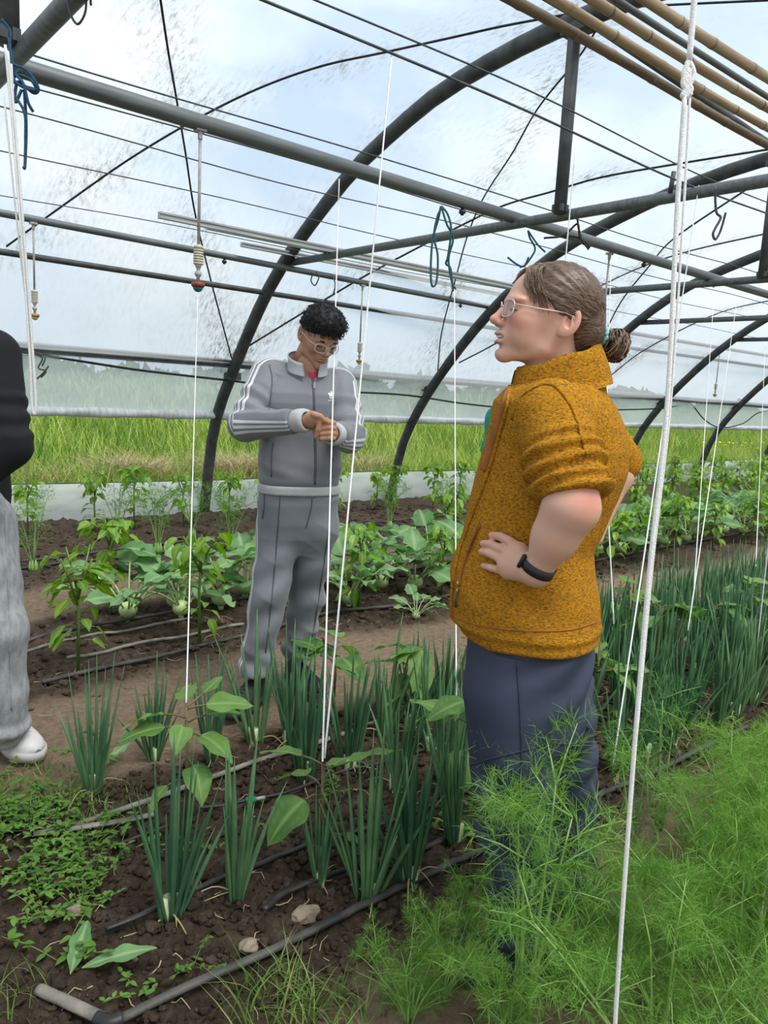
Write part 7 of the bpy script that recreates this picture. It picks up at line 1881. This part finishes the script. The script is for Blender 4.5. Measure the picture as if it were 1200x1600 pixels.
# ---------------------------------------------------------------- the person cut by the left edge
MAT['lace_grey'] = basic('pale grey laces', (0.42, 0.41, 0.40), (0.5, 0.49, 0.48), 30, 0.8)
def build_left():
    Q = 2.62
    root = thing('person', world((-1.36, Q, 0.0)), 'person in a black sweatshirt and washed grey jeans at the left edge', 'person')
    C = lambda x, y, q=Q: J(x, y, q)
    S1, E1, W1 = C(-12, 556, 2.50), C(14, 695, 2.42), C(-55, 762, 2.36)
    S2, E2, W2 = C(-175, 552, 2.72), C(-205, 690, 2.78), C(-150, 780, 2.62)
    zs = np.array([C(-80, y)[2] for y in (800, 770, 700, 620, 560, 525, 500)]); cr = np.array([C(x, 600)[0] for x in (-78, -78, -80, -84, -88, -88, -86)])
    a = np.array([.14, .145, .135, .14, .125, .09, .07]); b = np.array([.18, .185, .18, .19, .17, .12, .08]); th = math.radians(-35)
    def top(p):
        d = loft(p, zs, cr, np.full(7, Q), a, b, th, 2.3); NKp = C(-86, 520)
        d = smin(d, cone(p, NKp, S1, .07, .085), .05); d = smin(d, cone(p, NKp, S2, .07, .085), .05)
        d = smin(d, chain(p, [S1, E1, W1], [.088, .068, .052], .02) + arm_rings(p, S1, E1, .005, .06, .4, 1.0), .012)
        d = smin(d, chain(p, [S2, E2, W2], [.085, .068, .052], .02), .012)
        return d + .006 * wob(p, 12, 5)
    jk = sdf_part('sweatshirt', top, (-2.0, 2.15, .86), (-.98, 3.0, 1.62), .0075, MAT['black_cloth'], root, keep='black')
    tube_ring(W1 + np.array([0, 0, -.01]), W1 - E1, .046, .03, .010, MAT['black_cloth'], 'cuff', jk)
    H1, K1, A1 = C(-30, 820, 2.57), C(-8, 985, 2.53), C(4, 1128, 2.55)
    H2, K2, A2 = C(-120, 820, 2.68), C(-125, 980, 2.68), C(-120, 1105, 2.75)
    def jeans(p):
        hz = np.array([C(-80, y)[2] for y in (860, 820, 780, 750)])
        d = loft(p, hz, np.full(4, cr[0]), np.full(4, Q), np.array([.12, .14, .14, .13]), np.array([.165, .18, .175, .165]), th, 2.3)
        l1 = chain(p, [H1, K1, A1], [.112, .100, .088], .03); l2 = chain(p, [H2, K2, A2], [.112, .10, .088], .03)
        w = .004 * np.sin((p[:, 2] + .6 * p[:, 0]) * 30 + 4 * wob(p, 8, 3)) + .007 * np.sin(p[:, 2] * 85 + 3 * wob(p, 12, 2)) * sstep(.22, .10, p[:, 2])
        return smax(smin(d, smin(l1, l2, .012), .03) + w + .004 * wob(p, 18, 4), .045 - p[:, 2], .006)
    tr = sdf_part('jeans', jeans, (-1.95, 2.25, .02), (-1.0, 3.0, .99), .0085, MAT['grey_denim'], root, keep='denim')
    seam('side_seam', 'denim', [(6, 780), (10, 860), (14, 950), (16, 1040), (18, 1110)], .0025, MAT['grey_denim'], tr)
    c1, c2 = np.array([A1[0], A1[1], .004]), np.array([A2[0], A2[1], .004]); f = np.array([.80, -.60, 0])
    t1 = ground((60, 1192)); t1 = np.array([t1 @ RT, t1 @ FW, .004])
    sh = shoe(root, t1 - f * .29, t1, .115, MAT['white_leather'], MAT['sole_white'], 'trainer', .108, lace=MAT['lace_grey'], sole_h=.032)
    shoe(root, c2 - f * .08, c2 + f * .20, .112, MAT['white_leather'], MAT['sole_white'], 'trainer', .105, sole_h=.032)
    HD = Head(C(-92, 432, 2.60), (.80, -.55, -.1), 1.0); parts = []
    V, F = mesh_local(lambda m: head_field(m, 1.05, 0, 0), (-100, -95, -160), (150, 95, 135), 3.2); parts.append((HD.to(V) @ VROT, F, blush_head(V, 1.05) * .4))
    def lh(p):
        d = None
        for W, dr in ((W1, (.02, -.03, -.07)), (W2, (.06, -.04, -.05))):
            e = np.array(dr); q = cone(p, W, W + e, .028, .026)
            for k in range(4):
                o = np.array([.016 * (k - 1.5), .012 * (k - 1.5), 0]); q = smin(q, chain(p, [W + e + o, W + e * 1.5 + o, W + e * 1.8 + o + np.array([.0, .015, -.01])], [.011, .010, .008], .003), .005)
            q = smin(q, chain(p, [W + e * .5, W + e * .9 + np.array([.03, -.02, 0])], [.013, .010], .003), .005); d = q if d is None else np.minimum(d, q)
        return d
    V, F = mesh_local(lh, (-2.0, 2.2, .7), (-1.0, 2.9, 1.1), .004); parts.append((V @ VROT, F, np.zeros(len(V))))
    core = lambda p: smin(chain(p, [C(-88, 520), C(-80, 700), C(-80, 800)], [.06, .09, .1], .04), smin(chain(p, [H1, K1, A1], [.08, .06, .045], .02), chain(p, [H2, K2, A2], [.08, .06, .045], .02), .02), .04)
    V, F = mesh_local(core, (-2.0, 2.3, .03), (-1.0, 3.0, 1.6), .015); parts.append((V @ VROT, F, np.zeros(len(V))))
    join_body(root, parts, MAT['skin_tan'])
    curly_hair(root, HD, 1.05, 160, seed=9, tall=.8)
build_left()
